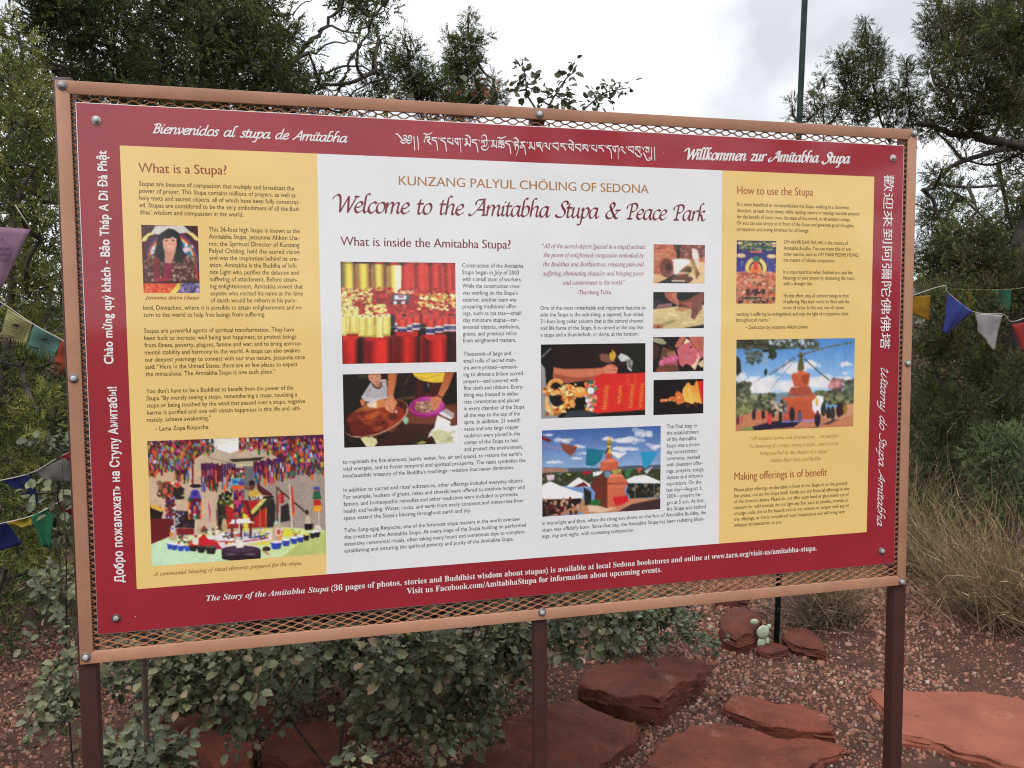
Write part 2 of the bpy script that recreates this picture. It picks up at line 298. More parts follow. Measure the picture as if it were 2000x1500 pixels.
TIB=[[(6028,-304),(6072,-323),(6123,-381),(6152,-421),(6188,-434),(6226,-417),(6241,-396)],[(6175,-345),(6205,-329),(6239,-342),(6241,-371),(6219,-397),(6189,-388)],[(6241,-401),(6263,-426),(6300,-427),(6337,-411),(6353,-374),(6339,-338),(6309,-329),(6283,-345),(6283,-369),(6308,-378)],[(6122,-450),(6151,-482),(6188,-490),(6225,-470),(6240,-444),(6262,-473),(6299,-485),(6329,-470),(6352,-439)],[(6398,-339),(6404,-430),(6413,-616)],[(6473,-336),(6482,-426),(6491,-613)],[(6604,-277),(6639,-272),(6664,-303),(6691,-285),(6721,-280),(6779,-245)],[(6621,-449),(6611,-420),(6630,-383),(6668,-352),(6630,-343)],[(6630,-343),(6735,-341)],[(6713,-350),(6727,-393),(6674,-403),(6696,-434),(6756,-487)],[(6777,-354),(6879,-346)],[(6788,-356),(6780,-391),(6855,-416),(6877,-482),(6895,-606)],[(6916,-347),(6927,-365)],[(6962,-357),(7065,-348)],[(6974,-357),(6964,-389),(7037,-419),(7063,-488),(7080,-613)],[(7106,-351),(7167,-348)],[(7121,-353),(7110,-405),(7166,-432),(7219,-467)],[(7213,-341),(7222,-466)],[(7254,-350),(7386,-344)],[(7274,-353),(7263,-394),(7334,-469)],[(7320,-361),(7334,-461)],[(7373,-344),(7389,-615)],[(7419,-342),(7432,-359)],[(7481,-348),(7527,-346)],[(7527,-346),(7493,-392),(7534,-396),(7503,-424),(7472,-455),(7495,-472),(7518,-453),(7503,-432)],[(7526,-423),(7595,-487)],[(7589,-339),(7596,-487)],[(7489,-274),(7528,-263),(7597,-323)],[(7627,-359),(7735,-351)],[(7643,-359),(7631,-392),(7708,-423),(7734,-481),(7756,-607)],[(7774,-353),(7786,-367)],[(7828,-362),(7961,-352)],[(7844,-364),(7836,-402),(7882,-389)],[(7890,-362),(7894,-452)],[(7953,-352),(7947,-434),(7920,-473),(7850,-476)],[(7827,-492),(7850,-536),(7904,-556),(7959,-531),(7983,-485)],[(7844,-297),(7853,-260),(7892,-240),(7930,-263),(7948,-345)],[(8000,-350),(8010,-364)],[(8054,-355),(8109,-352)],[(8109,-352),(8069,-399),(8108,-405),(8077,-428),(8045,-460),(8069,-477),(8092,-458)],[(8100,-427),(8162,-492)],[(8156,-347),(8166,-492)],[(8203,-355),(8313,-346)],[(8218,-359),(8207,-393),(8273,-387),(8328,-387)],[(8265,-393),(8210,-430),(8210,-475),(8257,-458),(8273,-420),(8320,-425),(8328,-470),(8288,-487),(8257,-458)],[(8183,-286),(8227,-279),(8250,-308),(8274,-285),(8306,-280),(8366,-248)],[(8352,-353),(8463,-344)],[(8368,-353),(8355,-386),(8427,-416),(8454,-479),(8473,-614)],[(8494,-342),(8507,-361)],[(8541,-363),(8649,-355)],[(8557,-365),(8549,-400),(8636,-404)],[(8557,-407),(8580,-519)],[(8573,-434),(8636,-437),(8648,-479),(8595,-632)],[(8542,-280),(8582,-271),(8649,-335)],[(8692,-356),(8788,-349)],[(8700,-359),(8732,-399),(8684,-439),(8691,-469),(8731,-467),(8739,-429),(8716,-408)],[(8740,-399),(8779,-465),(8799,-608)],[(8828,-347),(8840,-364)],[(8879,-357),(8935,-355)],[(8935,-355),(8895,-402),(8934,-408),(8894,-437),(8873,-463),(8899,-477),(8918,-457)],[(8926,-431),(9006,-496)],[(8999,-352),(9008,-495)],[(9039,-355),(9156,-345)],[(9055,-357),(9047,-395),(9140,-399)],[(9055,-425),(9127,-433),(9180,-526)],[(9188,-442),(9183,-404),(9216,-357),(9264,-355),(9272,-400),(9232,-410)],[(9272,-416),(9333,-482)],[(9329,-345),(9335,-484)],[(9361,-351),(9374,-366)],[(9410,-353),(9540,-338)],[(9426,-356),(9414,-402),(9482,-437),(9531,-481)],[(9532,-343),(9534,-481)],[(9580,-352),(9695,-344)],[(9605,-355),(9596,-391),(9662,-409),(9702,-481)],[(9724,-342),(9737,-360)],[(9768,-353),(9878,-348)],[(9784,-355),(9776,-394),(9801,-423),(9842,-401),(9858,-367)],[(9825,-437),(9887,-481)],[(9881,-343),(9887,-481)],[(9776,-271),(9812,-265),(9884,-327)],[(9920,-352),(10052,-340)],[(9937,-356),(9927,-398),(9993,-430),(10047,-485)],[(10047,-343),(10050,-485)],[(10085,-357),(10188,-349)],[(10102,-359),(10097,-390),(10154,-400),(10097,-426),(10105,-448)],[(10138,-388),(10217,-482)],[(10207,-348),(10217,-482)],[(10246,-350),(10259,-368)],[(10300,-355),(10362,-352)],[(10312,-356),(10300,-406),(10362,-434),(10417,-474)],[(10417,-342),(10420,-473)],[(10453,-353),(10567,-343)],[(10473,-355),(10467,-390),(10537,-407),(10583,-477)],[(10604,-342),(10617,-357)],[(10650,-351),(10754,-343)],[(10662,-350),(10654,-381),(10721,-414),(10751,-483),(10768,-619)],[(10788,-357),(10923,-343)],[(10805,-359),(10796,-395),(10855,-471)],[(10847,-367),(10864,-462)],[(10914,-348),(10920,-619)],[(10957,-443),(10953,-396),(10982,-364),(11024,-354),(11033,-393),(10999,-410)],[(11016,-425),(11092,-492)],[(11109,-351),(11122,-367)],[(11151,-349),(11282,-338)],[(11168,-353),(11156,-395),(11228,-424),(11279,-476)],[(11275,-339),(11279,-476)],[(11316,-342),(11441,-332)],[(11333,-346),(11326,-380),(11381,-386),(11330,-404)],[(11364,-379),(11433,-462)],[(11432,-332),(11436,-462)],[(11316,-467),(11364,-527),(11424,-552),(11470,-523),(11467,-492),(11441,-501)],[(11475,-339),(11489,-358)],[(11518,-403),(11518,-364),(11561,-336),(11638,-339),(11647,-367),(11612,-360),(11578,-385),(11583,-424),(11613,-439),(11638,-414)],[(11647,-335),(11652,-445)],[(11518,-466),(11561,-527),(11587,-589),(11630,-622),(11677,-601),(11677,-562),(11647,-568)],[(11707,-333),(11711,-474),(11717,-612)],[(11781,-329),(11787,-471),(11794,-609)]]
PHR={
 'portrait':(107.4,-226.9,210.8,-357.8),
 'ceremony':(104.2,-648.2,443.1,-898.5),
 'rolls':(484.6,-293.4,723.9,-503.4),
 'pot':(484.7,-524.9,724.3,-677.7),
 'log':(1177.2,-247.0,1303.6,-334.1),
 'plank':(1176.8,-353.9,1302.7,-436.2),
 'star':(1176.8,-455.6,1302.5,-534.8),
 'spire':(1178.4,-552.9,1302.8,-632.9),
 'dorje':(912.0,-468.8,1158.3,-631.8),
 'stupaA':(913.4,-658.1,1196.5,-850.9),
 'deity':(1384.0,-234.7,1486.3,-380.2),
 'stupaB':(1386.2,-463.7,1703.3,-678.0),
}
V={'A':[(-0.45,2.06,2.77,0.197),(-0.29,2.1,2.7,0.172),(-0.13,2.61,2.98,0.25),(0.13,1.89,2.72,0.185),(-0.17,2.4,2.66,0.156),(0.01,2.53,2.73,0.188),(0.22,1.99,2.66,0.165),(0.34,1.86,2.59,0.136),(0.26,2.07,2.79,0.145),(0.4,2.46,2.72,0.145),(0.47,2.36,2.62,0.128),(0.53,1.95,2.55,0.081),(0.31,2.23,2.56,0.149),(0.1,2.47,2.61,0.157),(0.41,2.22,2.85,0.101),(0.32,2.43,3.0,0.133),(0.22,2.77,3.23,0.203),(0.0,2.48,3.11,0.218),(-0.33,2.19,2.95,0.204),(-0.52,1.99,2.82,0.171),(-0.26,2.15,2.48,0.171),(-0.08,2.31,2.51,0.152),(-0.57,2.69,2.72,0.169),(0.8,2.58,3.07,0.097),(0.8,2.12,2.81,0.069),(0.89,2.72,3.18,0.086),(0.73,2.27,3.07,0.104),(0.65,2.49,3.17,0.109),(0.49,1.91,2.67,0.046),(0.69,1.9,2.71,0.035),(0.77,2.0,2.64,0.052),(0.6,2.68,2.63,0.069),(0.71,2.48,2.61,0.039)],'A2':[(0.96,2.48,2.94,0.038),(0.99,2.52,2.87,0.071),(1.08,2.69,2.82,0.073),(0.94,2.62,2.86,0.061),(0.84,2.48,2.82,0.04),(1.0,2.58,2.76,0.087),(1.13,2.59,2.74,0.077),(0.89,2.5,2.68,0.08),(1.06,2.67,2.69,0.089),(0.79,2.48,2.72,0.04),(1.18,2.57,2.66,0.068)],'D':[(1.37,2.91,3.23,0.024),(1.35,2.8,3.14,0.041),(1.34,2.91,3.1,0.054),(1.35,2.7,3.0,0.063),(1.26,2.83,3.08,0.027),(1.26,2.77,3.0,0.049),(1.45,2.87,3.11,0.024),(1.29,2.72,2.92,0.08),(1.42,2.89,2.97,0.066),(1.25,2.81,2.89,0.058),(1.34,2.9,2.87,0.095),(1.39,2.79,2.76,0.087),(1.24,2.78,2.75,0.08),(1.32,2.87,2.71,0.102),(1.51,2.92,2.9,0.03),(1.49,2.77,2.79,0.052),(1.51,2.91,2.76,0.059)],'B':[(-0.42,1.3,2.45,0.052),(-0.42,1.3,2.4,0.063),(-0.42,1.16,2.29,0.085),(-0.34,1.04,2.24,0.072),(-0.35,0.93,2.12,0.103),(-0.33,1.09,2.15,0.063),(-0.42,1.1,2.04,0.109),(-0.3,0.92,2.0,0.076),(-0.35,0.92,1.9,0.102),(-0.38,1.4,1.98,0.049),(-0.46,1.23,1.81,0.113),(-0.32,1.02,1.81,0.061),(-0.39,1.12,1.67,0.108),(-0.38,1.39,1.72,0.049),(-0.5,1.35,1.55,0.107),(-0.41,1.32,1.55,0.086),(-0.41,1.1,1.43,0.098),(-0.34,1.15,1.44,0.054),(-0.48,1.24,1.29,0.094),(-0.32,0.93,1.31,0.067),(-0.44,1.18,1.18,0.083)],'B2':[(-0.53,1.37,1.0,0.08),(-0.45,1.29,0.95,0.078),(-0.39,1.3,0.92,0.048),(-0.51,1.3,0.85,0.088),(-0.49,1.54,0.78,0.08),(-0.39,1.4,0.84,0.044),(-0.51,1.42,0.71,0.062),(-0.4,1.28,0.76,0.049),(-0.54,1.42,1.1,0.081)],'C':[(4.86,3.45,3.74,0.095),(5.21,3.78,3.76,0.174),(5.03,3.63,3.55,0.141),(4.6,2.97,3.25,0.149),(4.77,3.06,3.52,0.183),(5.65,3.75,3.89,0.238),(4.85,2.71,3.38,0.236),(5.5,3.69,3.56,0.231),(5.74,3.66,3.46,0.258),(4.65,3.26,3.24,0.081),(4.61,3.06,3.08,0.118),(4.83,3.03,3.05,0.2),(5.01,3.01,2.96,0.203),(4.81,3.23,2.93,0.143),(5.04,3.31,2.89,0.147),(5.58,3.36,3.04,0.222),(5.2,3.89,3.03,0.113),(5.78,3.65,2.81,0.162),(5.35,3.45,2.79,0.079),(5.48,3.89,2.8,0.083),(4.5,2.96,2.53,0.083),(4.92,2.89,2.43,0.086),(4.87,3.44,2.34,0.132),(4.44,2.75,2.11,0.128),(4.58,2.74,2.24,0.067),(5.47,3.32,2.41,0.13),(5.16,3.26,2.11,0.166),(5.91,3.8,2.21,0.188),(4.9,3.46,2.01,0.186),(5.0,3.32,1.9,0.226),(5.29,3.3,1.86,0.253),(5.26,3.0,1.78,0.204),(4.27,2.71,1.67,0.177),(4.74,2.93,1.57,0.211),(5.62,3.53,1.46,0.267),(4.52,2.94,1.37,0.187),(5.04,3.14,1.22,0.223),(4.94,2.7,1.17,0.191),(5.14,3.7,0.99,0.195),(4.68,2.89,0.97,0.19),(5.1,3.02,0.91,0.222),(5.25,3.76,0.67,0.155),(5.13,3.31,0.62,0.126),(6.04,3.72,0.6,0.237)],'E':[(4.49,3.75,3.73,0.03),(4.63,3.95,3.73,0.062),(4.53,3.75,3.56,0.086),(4.53,3.89,3.59,0.044),(4.72,3.91,3.54,0.089),(4.46,3.77,3.42,0.102),(4.3,3.78,3.47,0.059),(4.33,3.76,3.36,0.101),(4.49,3.68,3.29,0.126),(4.42,3.79,3.22,0.135),(4.52,3.72,3.12,0.126),(4.27,3.73,3.07,0.107),(4.66,3.71,3.12,0.102),(4.81,3.71,3.46,0.039),(4.98,3.89,3.44,0.063),(4.85,3.78,3.28,0.087),(4.88,3.73,3.16,0.109),(4.8,3.83,3.03,0.109),(4.99,3.83,3.06,0.111),(4.2,3.84,3.33,0.038),(4.25,3.92,3.27,0.055),(4.04,3.7,3.14,0.048),(4.17,3.76,3.11,0.058),(4.07,3.74,3.03,0.073),(3.85,3.66,3.07,0.02),(3.87,3.7,3.01,0.036),(3.97,3.77,2.98,0.048),(4.22,3.77,2.99,0.062),(4.52,3.84,3.02,0.085)],'C2':[(4.5,2.47,0.79,0.178),(4.56,2.36,0.72,0.177),(4.53,2.42,0.55,0.179),(4.43,2.46,0.63,0.106),(4.75,2.44,0.5,0.147)],'F':[(-1.75,5.86,3.51,0.536),(-1.2,5.27,2.97,0.483),(-1.76,5.76,2.58,0.566),(-1.11,5.22,2.38,0.387),(-1.51,5.51,1.86,0.539),(-1.14,5.21,1.39,0.469),(-1.69,5.65,0.99,0.507),(-1.37,5.77,0.56,0.513),(-1.66,5.44,0.34,0.498),(-0.9,5.87,3.56,0.525),(-0.42,5.76,3.69,0.564),(0.03,5.37,3.49,0.398),(-0.98,5.56,2.77,0.451)],'G':[(7.33,6.13,2.36,0.566),(8.43,6.5,2.29,0.62),(7.84,6.6,1.59,0.668),(8.07,6.03,1.47,0.653),(7.33,6.15,0.8,0.566),(8.84,6.93,0.52,0.725),(7.28,6.07,0.25,0.376),(8.51,6.13,0.25,0.544),(8.97,6.95,-0.19,0.368),(9.27,6.62,2.92,0.732),(7.66,6.37,2.96,0.262)],'PA':[(0.02,[(0.108,2.3,2.408),(0.265,2.3,2.574),(0.368,2.3,2.67),(0.449,2.3,2.766),(0.553,2.3,2.887),(0.635,2.3,2.984),(0.73,2.3,3.129)]),(0.0102,[(0.495,2.3,2.815),(0.588,2.3,2.901),(0.726,2.3,2.896),(0.833,2.3,3.001)]),(0.0076,[(0.437,2.3,2.754),(0.609,2.3,2.834),(0.725,2.3,2.854)]),(0.0126,[(0.58,2.3,2.534),(0.647,2.3,2.665),(0.7,2.3,2.784),(0.773,2.3,2.927),(0.822,2.3,3.046)]),(0.0076,[(0.561,2.3,2.705),(0.723,2.3,2.739),(0.863,2.3,2.702),(0.959,2.3,2.696),(1.106,2.3,2.788)]),(0.009,[(0.475,2.3,2.949),(0.404,2.3,2.786),(0.268,2.3,2.664)]),(0.0103,[(-0.051,2.3,2.797),(0.096,2.3,2.742),(0.224,2.3,2.661),(0.199,2.3,2.548)]),(0.0117,[(-0.565,2.3,2.675),(-0.368,2.3,2.602),(-0.1,2.3,2.597),(0.114,2.3,2.621)]),(0.0158,[(-0.755,2.3,2.787),(-0.585,2.3,2.674),(-0.432,2.3,2.512),(-0.294,2.3,2.389)]),(0.0051,[(0.408,2.3,2.921),(0.5,2.3,3.018),(0.592,2.3,3.094)]),(0.0051,[(0.584,2.3,2.707),(0.492,2.3,2.678),(0.403,2.3,2.718)]),(0.0063,[(0.639,2.3,2.595),(0.768,2.3,2.661),(0.864,2.3,2.725)])],'PC':[(0.058,[(5.748,3.3,2.744),(5.432,3.3,2.784),(5.124,3.3,2.823),(4.91,3.3,2.842),(4.574,3.3,2.901)]),(0.0299,[(5.301,3.3,2.761),(4.917,3.3,2.639),(4.67,3.3,2.455)]),(0.0239,[(4.629,3.3,2.447),(4.692,3.3,2.421),(4.804,3.3,2.213),(4.938,3.3,2.003),(5.083,3.3,1.572)]),(0.0167,[(5.037,3.3,2.855),(4.851,3.3,3.331),(4.803,3.3,3.533)]),(0.0191,[(5.211,3.3,2.827),(5.373,3.3,3.154),(5.269,3.3,3.568)]),(0.0156,[(5.391,3.3,3.787),(5.408,3.3,3.368)]),(0.0119,[(4.666,3.3,1.217),(4.881,3.3,1.158),(5.187,3.3,1.115),(5.544,3.3,1.162)]),(0.0141,[(4.648,3.3,0.385),(4.904,3.3,0.445),(5.386,3.3,0.57)]),(0.031,[(5.632,3.3,0.14),(5.509,3.3,0.902),(5.456,3.3,1.644),(5.628,3.3,2.377),(5.745,3.3,2.816)])],'PE':[(0.0129,[(4.766,3.8,2.835),(4.648,3.8,3.11),(4.575,3.8,3.383),(4.534,3.8,3.637)]),(0.0082,[(4.2,3.8,2.811),(4.196,3.8,3.012),(4.157,3.8,3.247)]),(0.011,[(4.99,3.8,2.845),(4.912,3.8,3.18),(4.883,3.8,3.44)]),(0.0086,[(4.648,3.8,3.11),(4.448,3.8,3.228),(4.315,3.8,3.439)])],'PD':[(0.01,[(1.203,2.8,2.566),(1.274,2.8,2.69),(1.318,2.8,2.867),(1.34,2.8,3.108)]),(0.0071,[(1.135,2.8,2.616),(1.275,2.8,2.784),(1.292,2.8,3.025)])],'PA2':[(0.0082,[(1.076,2.6,2.569),(1.026,2.6,2.693),(1.002,2.6,2.817),(0.984,2.6,2.967)]),(0.0055,[(1.181,2.6,2.574),(1.13,2.6,2.699),(1.079,2.6,2.797)])],'TW':[(0.0034,[(1.013,0.35,2.064),(1.006,0.35,2.096),(0.983,0.35,2.133),(0.979,0.35,2.171),(0.97,0.35,2.212)]),(0.0034,[(1.026,0.35,2.065),(1.035,0.35,2.097),(1.058,0.35,2.137),(1.086,0.35,2.178),(1.11,0.35,2.198)]),(0.0028,[(1.107,0.35,2.069),(1.135,0.35,2.103),(1.17,0.35,2.133),(1.198,0.35,2.152),(1.256,0.35,2.166)]),(0.0027,[(0.803,0.35,2.066),(0.826,0.35,2.099),(0.85,0.35,2.123),(0.879,0.35,2.152)]),(0.002,[(0.606,0.35,2.074),(0.621,0.35,2.096),(0.644,0.35,2.109)]),(0.0018,[(1.17,0.35,2.133),(1.205,0.35,2.139),(1.213,0.35,2.123)])],'TL':[(0.97,0.35,2.21,0.011),(0.98,0.35,2.18,0.017),(0.99,0.35,2.17,0.014),(0.96,0.35,2.14,0.015),(1.0,0.35,2.16,0.011),(1.1,0.35,2.2,0.015),(1.09,0.35,2.18,0.014),(1.07,0.35,2.16,0.013),(1.04,0.35,2.13,0.015),(1.07,0.35,2.13,0.019),(1.08,0.35,2.11,0.017),(1.02,0.35,2.12,0.01),(1.16,0.35,2.15,0.013),(1.19,0.35,2.14,0.013),(1.17,0.35,2.12,0.02),(1.21,0.35,2.17,0.01),(1.24,0.35,2.17,0.011),(1.26,0.35,2.17,0.007),(1.1,0.35,2.11,0.011),(1.21,0.35,2.13,0.01),(1.23,0.35,2.15,0.009)],'TLR':[(0.84,0.35,2.14,0.012),(0.86,0.35,2.13,0.012),(0.88,0.35,2.15,0.012),(0.9,0.35,2.14,0.012),(0.89,0.35,2.12,0.012)],'TLY':[(0.61,0.35,2.1,0.011),(0.63,0.35,2.1,0.009),(0.65,0.35,2.11,0.012),(0.67,0.35,2.1,0.009)],'OAK':[(0.04,0.64,0.63,0.094),(0.1,0.95,0.52,0.123),(0.24,0.61,0.62,0.093),(0.1,0.61,0.55,0.078),(0.19,0.68,0.49,0.081),(0.04,0.63,0.56,0.063),(0.32,0.82,0.54,0.075),(0.41,0.58,0.64,0.061),(0.56,0.92,0.51,0.096),(0.48,0.91,0.56,0.069),(0.63,0.53,0.62,0.09),(0.62,0.77,0.44,0.075),(0.73,0.58,0.62,0.092),(0.73,0.64,0.49,0.088),(0.86,0.71,0.53,0.107),(0.85,0.73,0.39,0.084),(0.95,0.74,0.41,0.085),(1.05,0.94,0.44,0.108),(0.68,0.64,0.4,0.073),(0.78,0.61,0.36,0.073),(0.62,0.83,0.3,0.061),(0.96,0.95,0.18,0.074),(1.19,0.94,0.48,0.091),(1.08,0.92,0.51,0.089),(1.17,0.56,0.65,0.095),(1.43,0.94,0.49,0.093),(1.33,0.82,0.61,0.088),(0.55,0.91,0.3,0.054),(0.23,0.71,0.4,0.046),(0.35,0.63,0.51,0.039),(0.18,0.88,0.28,0.021),(0.32,0.82,0.34,0.026),(-0.12,0.87,0.56,0.052),(-0.02,0.62,0.49,0.032)],'OAK2':[(1.84,1.75,0.19,0.121),(1.99,1.74,0.19,0.11),(2.03,1.72,0.27,0.098),(2.0,1.5,0.24,0.07),(2.02,1.43,0.23,0.051),(1.78,1.78,0.28,0.121),(2.22,1.65,0.09,0.045),(1.79,1.4,0.23,0.056)],'OAK3':[(-0.02,0.3,0.56,0.056),(0.05,0.23,0.61,0.047),(0.08,0.28,0.54,0.049),(0.0,0.31,0.52,0.057),(0.1,0.27,0.57,0.028),(0.51,0.26,0.5,0.03)],'OAK4':[(-0.29,0.96,0.48,0.063),(-0.34,0.99,0.42,0.055),(-0.33,0.85,0.44,0.039),(-0.23,0.76,0.61,0.042),(-0.37,0.92,0.33,0.022),(-0.27,0.79,0.44,0.034),(-0.27,0.97,0.72,0.049),(-0.29,0.85,0.81,0.051),(-0.25,0.89,0.67,0.038),(-0.4,1.04,0.6,0.022),(-0.35,0.98,0.64,0.018),(-0.31,1.0,0.81,0.036),(-0.31,0.92,1.22,0.022),(-0.31,1.03,1.22,0.021),(-0.22,0.76,1.23,0.016),(-0.33,1.02,1.03,0.025),(-0.27,0.87,1.08,0.02),(-0.31,0.82,1.09,0.02),(-0.27,0.91,1.02,0.024),(-0.33,1.03,0.96,0.025),(-0.25,0.85,0.97,0.02)]}
RK={'a':[(1.538, 1.575), (1.65, 1.694), (1.853, 1.714), (2.044, 1.642), (2.126, 1.538), (2.044, 1.407), (1.851, 1.285), (1.741, 1.182), (1.607, 1.282), (1.505, 1.415)],'b':[(0.999, 1.233), (1.177, 1.311), (1.341, 1.379), (1.464, 1.392), (1.525, 1.291), (1.605, 1.171), (1.615, 1.105), (1.539, 0.986), (1.357, 0.838), (1.05, 0.825), (0.93, 0.99)],'c':[(1.659, 1.031), (1.775, 1.081), (1.931, 1.094), (2.012, 1.046), (2.079, 0.976), (2.192, 0.884), (2.27, 0.812), (2.131, 0.73), (1.887, 0.595), (1.508, 0.637), (1.474, 0.806), (1.579, 0.919)],'d':[(2.015, 1.202), (2.107, 1.317), (2.199, 1.252), (2.311, 1.134), (2.365, 1.036), (2.322, 0.909), (2.29, 0.845), (2.174, 0.922), (2.074, 1.003), (2.04, 1.095)],'e':[(2.677, 1.19), (2.873, 1.115), (3.194, 0.946), (3.138, 0.726), (2.923, 0.442), (2.717, 0.534), (2.632, 0.673), (2.508, 0.825), (2.552, 0.931)],'f':[(2.401, 1.955), (2.531, 2.091), (2.613, 2.108), (2.641, 2.014), (2.569, 1.872), (2.455, 1.734), (2.358, 1.703), (2.331, 1.788)],'g':[(2.635, 1.77), (2.727, 1.864), (2.808, 1.856), (2.781, 1.689), (2.714, 1.528), (2.655, 1.582), (2.609, 1.677)],'h':[(2.455, 1.688), (2.541, 1.742), (2.594, 1.662), (2.565, 1.607), (2.478, 1.594), (2.439, 1.642)],'i':[(2.618, 2.42), (2.715, 2.485), (2.802, 2.441), (2.801, 2.35), (2.719, 2.268), (2.582, 2.324)],'j':[(-0.039, 1.532), (-0.012, 1.562), (0.225, 1.336), (0.217, 1.186), (0.132, 1.209), (-0.042, 1.46)],'k':[(-0.196, 1.713), (-0.099, 1.764), (-0.039, 1.738), (0.103, 1.586), (-0.034, 1.519), (-0.15, 1.584)],'l':[(0.272, 1.386), (0.392, 1.434), (0.579, 1.391), (0.527, 1.171), (0.336, 1.119), (0.266, 1.243)],'m':[(0.899, 1.442), (1.008, 1.476), (1.13, 1.414), (1.111, 1.308), (0.973, 1.299), (0.891, 1.368)],'n':[(0.572, 1.569), (0.693, 1.573), (0.795, 1.417), (0.76, 1.299), (0.594, 1.345), (0.544, 1.443)],'o':[(0.059, 1.72), (0.177, 1.716), (0.336, 1.588), (0.299, 1.468), (0.129, 1.532)]}
FL={'purple':(0.55,[(-0.37,1.8),(-0.226,1.79),(-0.3,1.642)]),'cordP':(0.55,[(-0.258,1.848),(-0.226,1.79)]),'yellow':(1.0,[(-0.413,1.607),(-0.347,1.561),(-0.368,1.506),(-0.432,1.535)]),'teal':(1.0,[(-0.344,1.558),(-0.271,1.513),(-0.29,1.473),(-0.366,1.499)]),'red':(1.0,[(-0.271,1.513),(-0.232,1.472),(-0.234,1.424),(-0.294,1.449)]),'blue0':(1.0,[(-0.482,1.654),(-0.425,1.621),(-0.446,1.58),(-0.497,1.61)]),'blueA':(1.1,[(-0.479,1.086),(-0.395,1.105),(-0.376,1.001)]),'whiteA':(1.1,[(-0.393,1.105),(-0.288,1.153),(-0.269,1.072),(-0.342,1.072)]),'redA':(1.1,[(-0.319,1.148),(-0.265,1.176),(-0.267,1.128)]),'navyB':(0.95,[(-0.484,0.975),(-0.428,0.986),(-0.387,0.92),(-0.445,0.899),(-0.488,0.893)]),'yellowB':(0.95,[(-0.428,0.985),(-0.363,1.0),(-0.359,0.973),(-0.391,0.969)]),'greenB':(0.95,[(-0.363,1.0),(-0.296,1.031),(-0.312,0.904),(-0.334,0.907)]),'redB':(0.95,[(-0.289,1.051),(-0.237,1.081),(-0.241,0.982),(-0.271,0.991)]),'yellowR':(2.4,[(3.829,1.687),(3.956,1.699),(3.961,1.546),(3.942,1.508),(3.832,1.594)]),'blueR':(2.4,[(4.079,1.708),(4.253,1.604),(4.079,1.474),(4.054,1.481)]),'whiteR':(2.4,[(4.271,1.595),(4.464,1.582),(4.413,1.372),(4.3,1.484)]),'redR':(2.4,[(4.529,1.522),(4.769,1.566),(4.741,1.351),(4.62,1.365)]),'greenR':(2.9,[(4.87,1.751),(5.021,1.751),(4.998,1.61),(4.894,1.637)]),'yelR':(2.9,[(4.612,1.75),(4.689,1.737),(4.745,1.63),(4.673,1.624)]),'cordR1':(2.4,[(3.829,1.693),(4.046,1.752),(4.079,1.711),(4.26,1.601),(4.464,1.588),(4.546,1.543),(4.805,1.627)]),'cordR2':(2.9,[(4.521,1.756),(4.708,1.75),(5.054,1.758),(5.281,1.806)]),'cordL':(1.0,[(-0.508,1.669),(-0.425,1.621),(-0.347,1.561),(-0.271,1.513),(-0.204,1.472)]),'cordA':(1.1,[(-0.525,1.078),(-0.479,1.086),(-0.395,1.105),(-0.319,1.148),(-0.251,1.18)]),'cordB':(0.95,[(-0.497,0.973),(-0.428,0.986),(-0.363,1.0),(-0.296,1.031),(-0.223,1.08)])}
# ------------------------------------------------------------------ ground, gravel, hill
rng=np.random.default_rng(7)
def gz(x,y):
    return .02*np.sin(x*1.7+.4)*np.cos(y*1.3)+.012*np.sin(x*4.1+y*3.3)
g_soil=mat('red_soil',(.085,.040,.028),.95,spec=.1,noise=(9,(.04,.024,.018),.35,.7),bump=[(60,.6,.01),(400,.5,.003)])
xs=np.concatenate([np.linspace(-900,-12,14),np.linspace(-10,14,161),np.linspace(17,900,14)]); ys=np.concatenate([np.linspace(-600,-12,10),np.linspace(-8,12,121),np.linspace(15,1500,18)])
X,Y=np.meshgrid(xs,ys); near=(np.abs(X)<12)&(np.abs(Y)<10); Z=np.where(near,gz(X,Y),0)
nx,ny=len(xs),len(ys); i=(np.arange(ny-1)[:,None]*nx+np.arange(nx-1)[None]).ravel()
tag(mesh('ground',np.stack([X,Y,Z],-1).reshape(-1,3),np.stack([i,i+1,i+nx+1,i+nx],-1),g_soil,smooth=True),kind='structure')
# ridge far beyond the trees
hx=np.linspace(-700,900,120); hz=28+14*np.sin(hx*.011)+9*np.sin(hx*.037+1)+5*np.sin(hx*.09)
hv=[];
for k,(yy,s_) in enumerate(((520,0),(600,.75),(650,1),(900,.9))): hv.append(np.stack([hx,np.full_like(hx,yy)+6*np.sin(hx*.05+k),hz*s_-.5],-1))
hv=np.concatenate(hv); i=(np.arange(3)[:,None]*120+np.arange(119)[None]).ravel()
tag(mesh('hills',hv,np.stack([i,i+1,i+121,i+120],-1),mat('hill_scrub',(.09,.075,.055),.9,noise=(.05,(.06,.07,.045),.4,.6)),smooth=True),kind='structure')
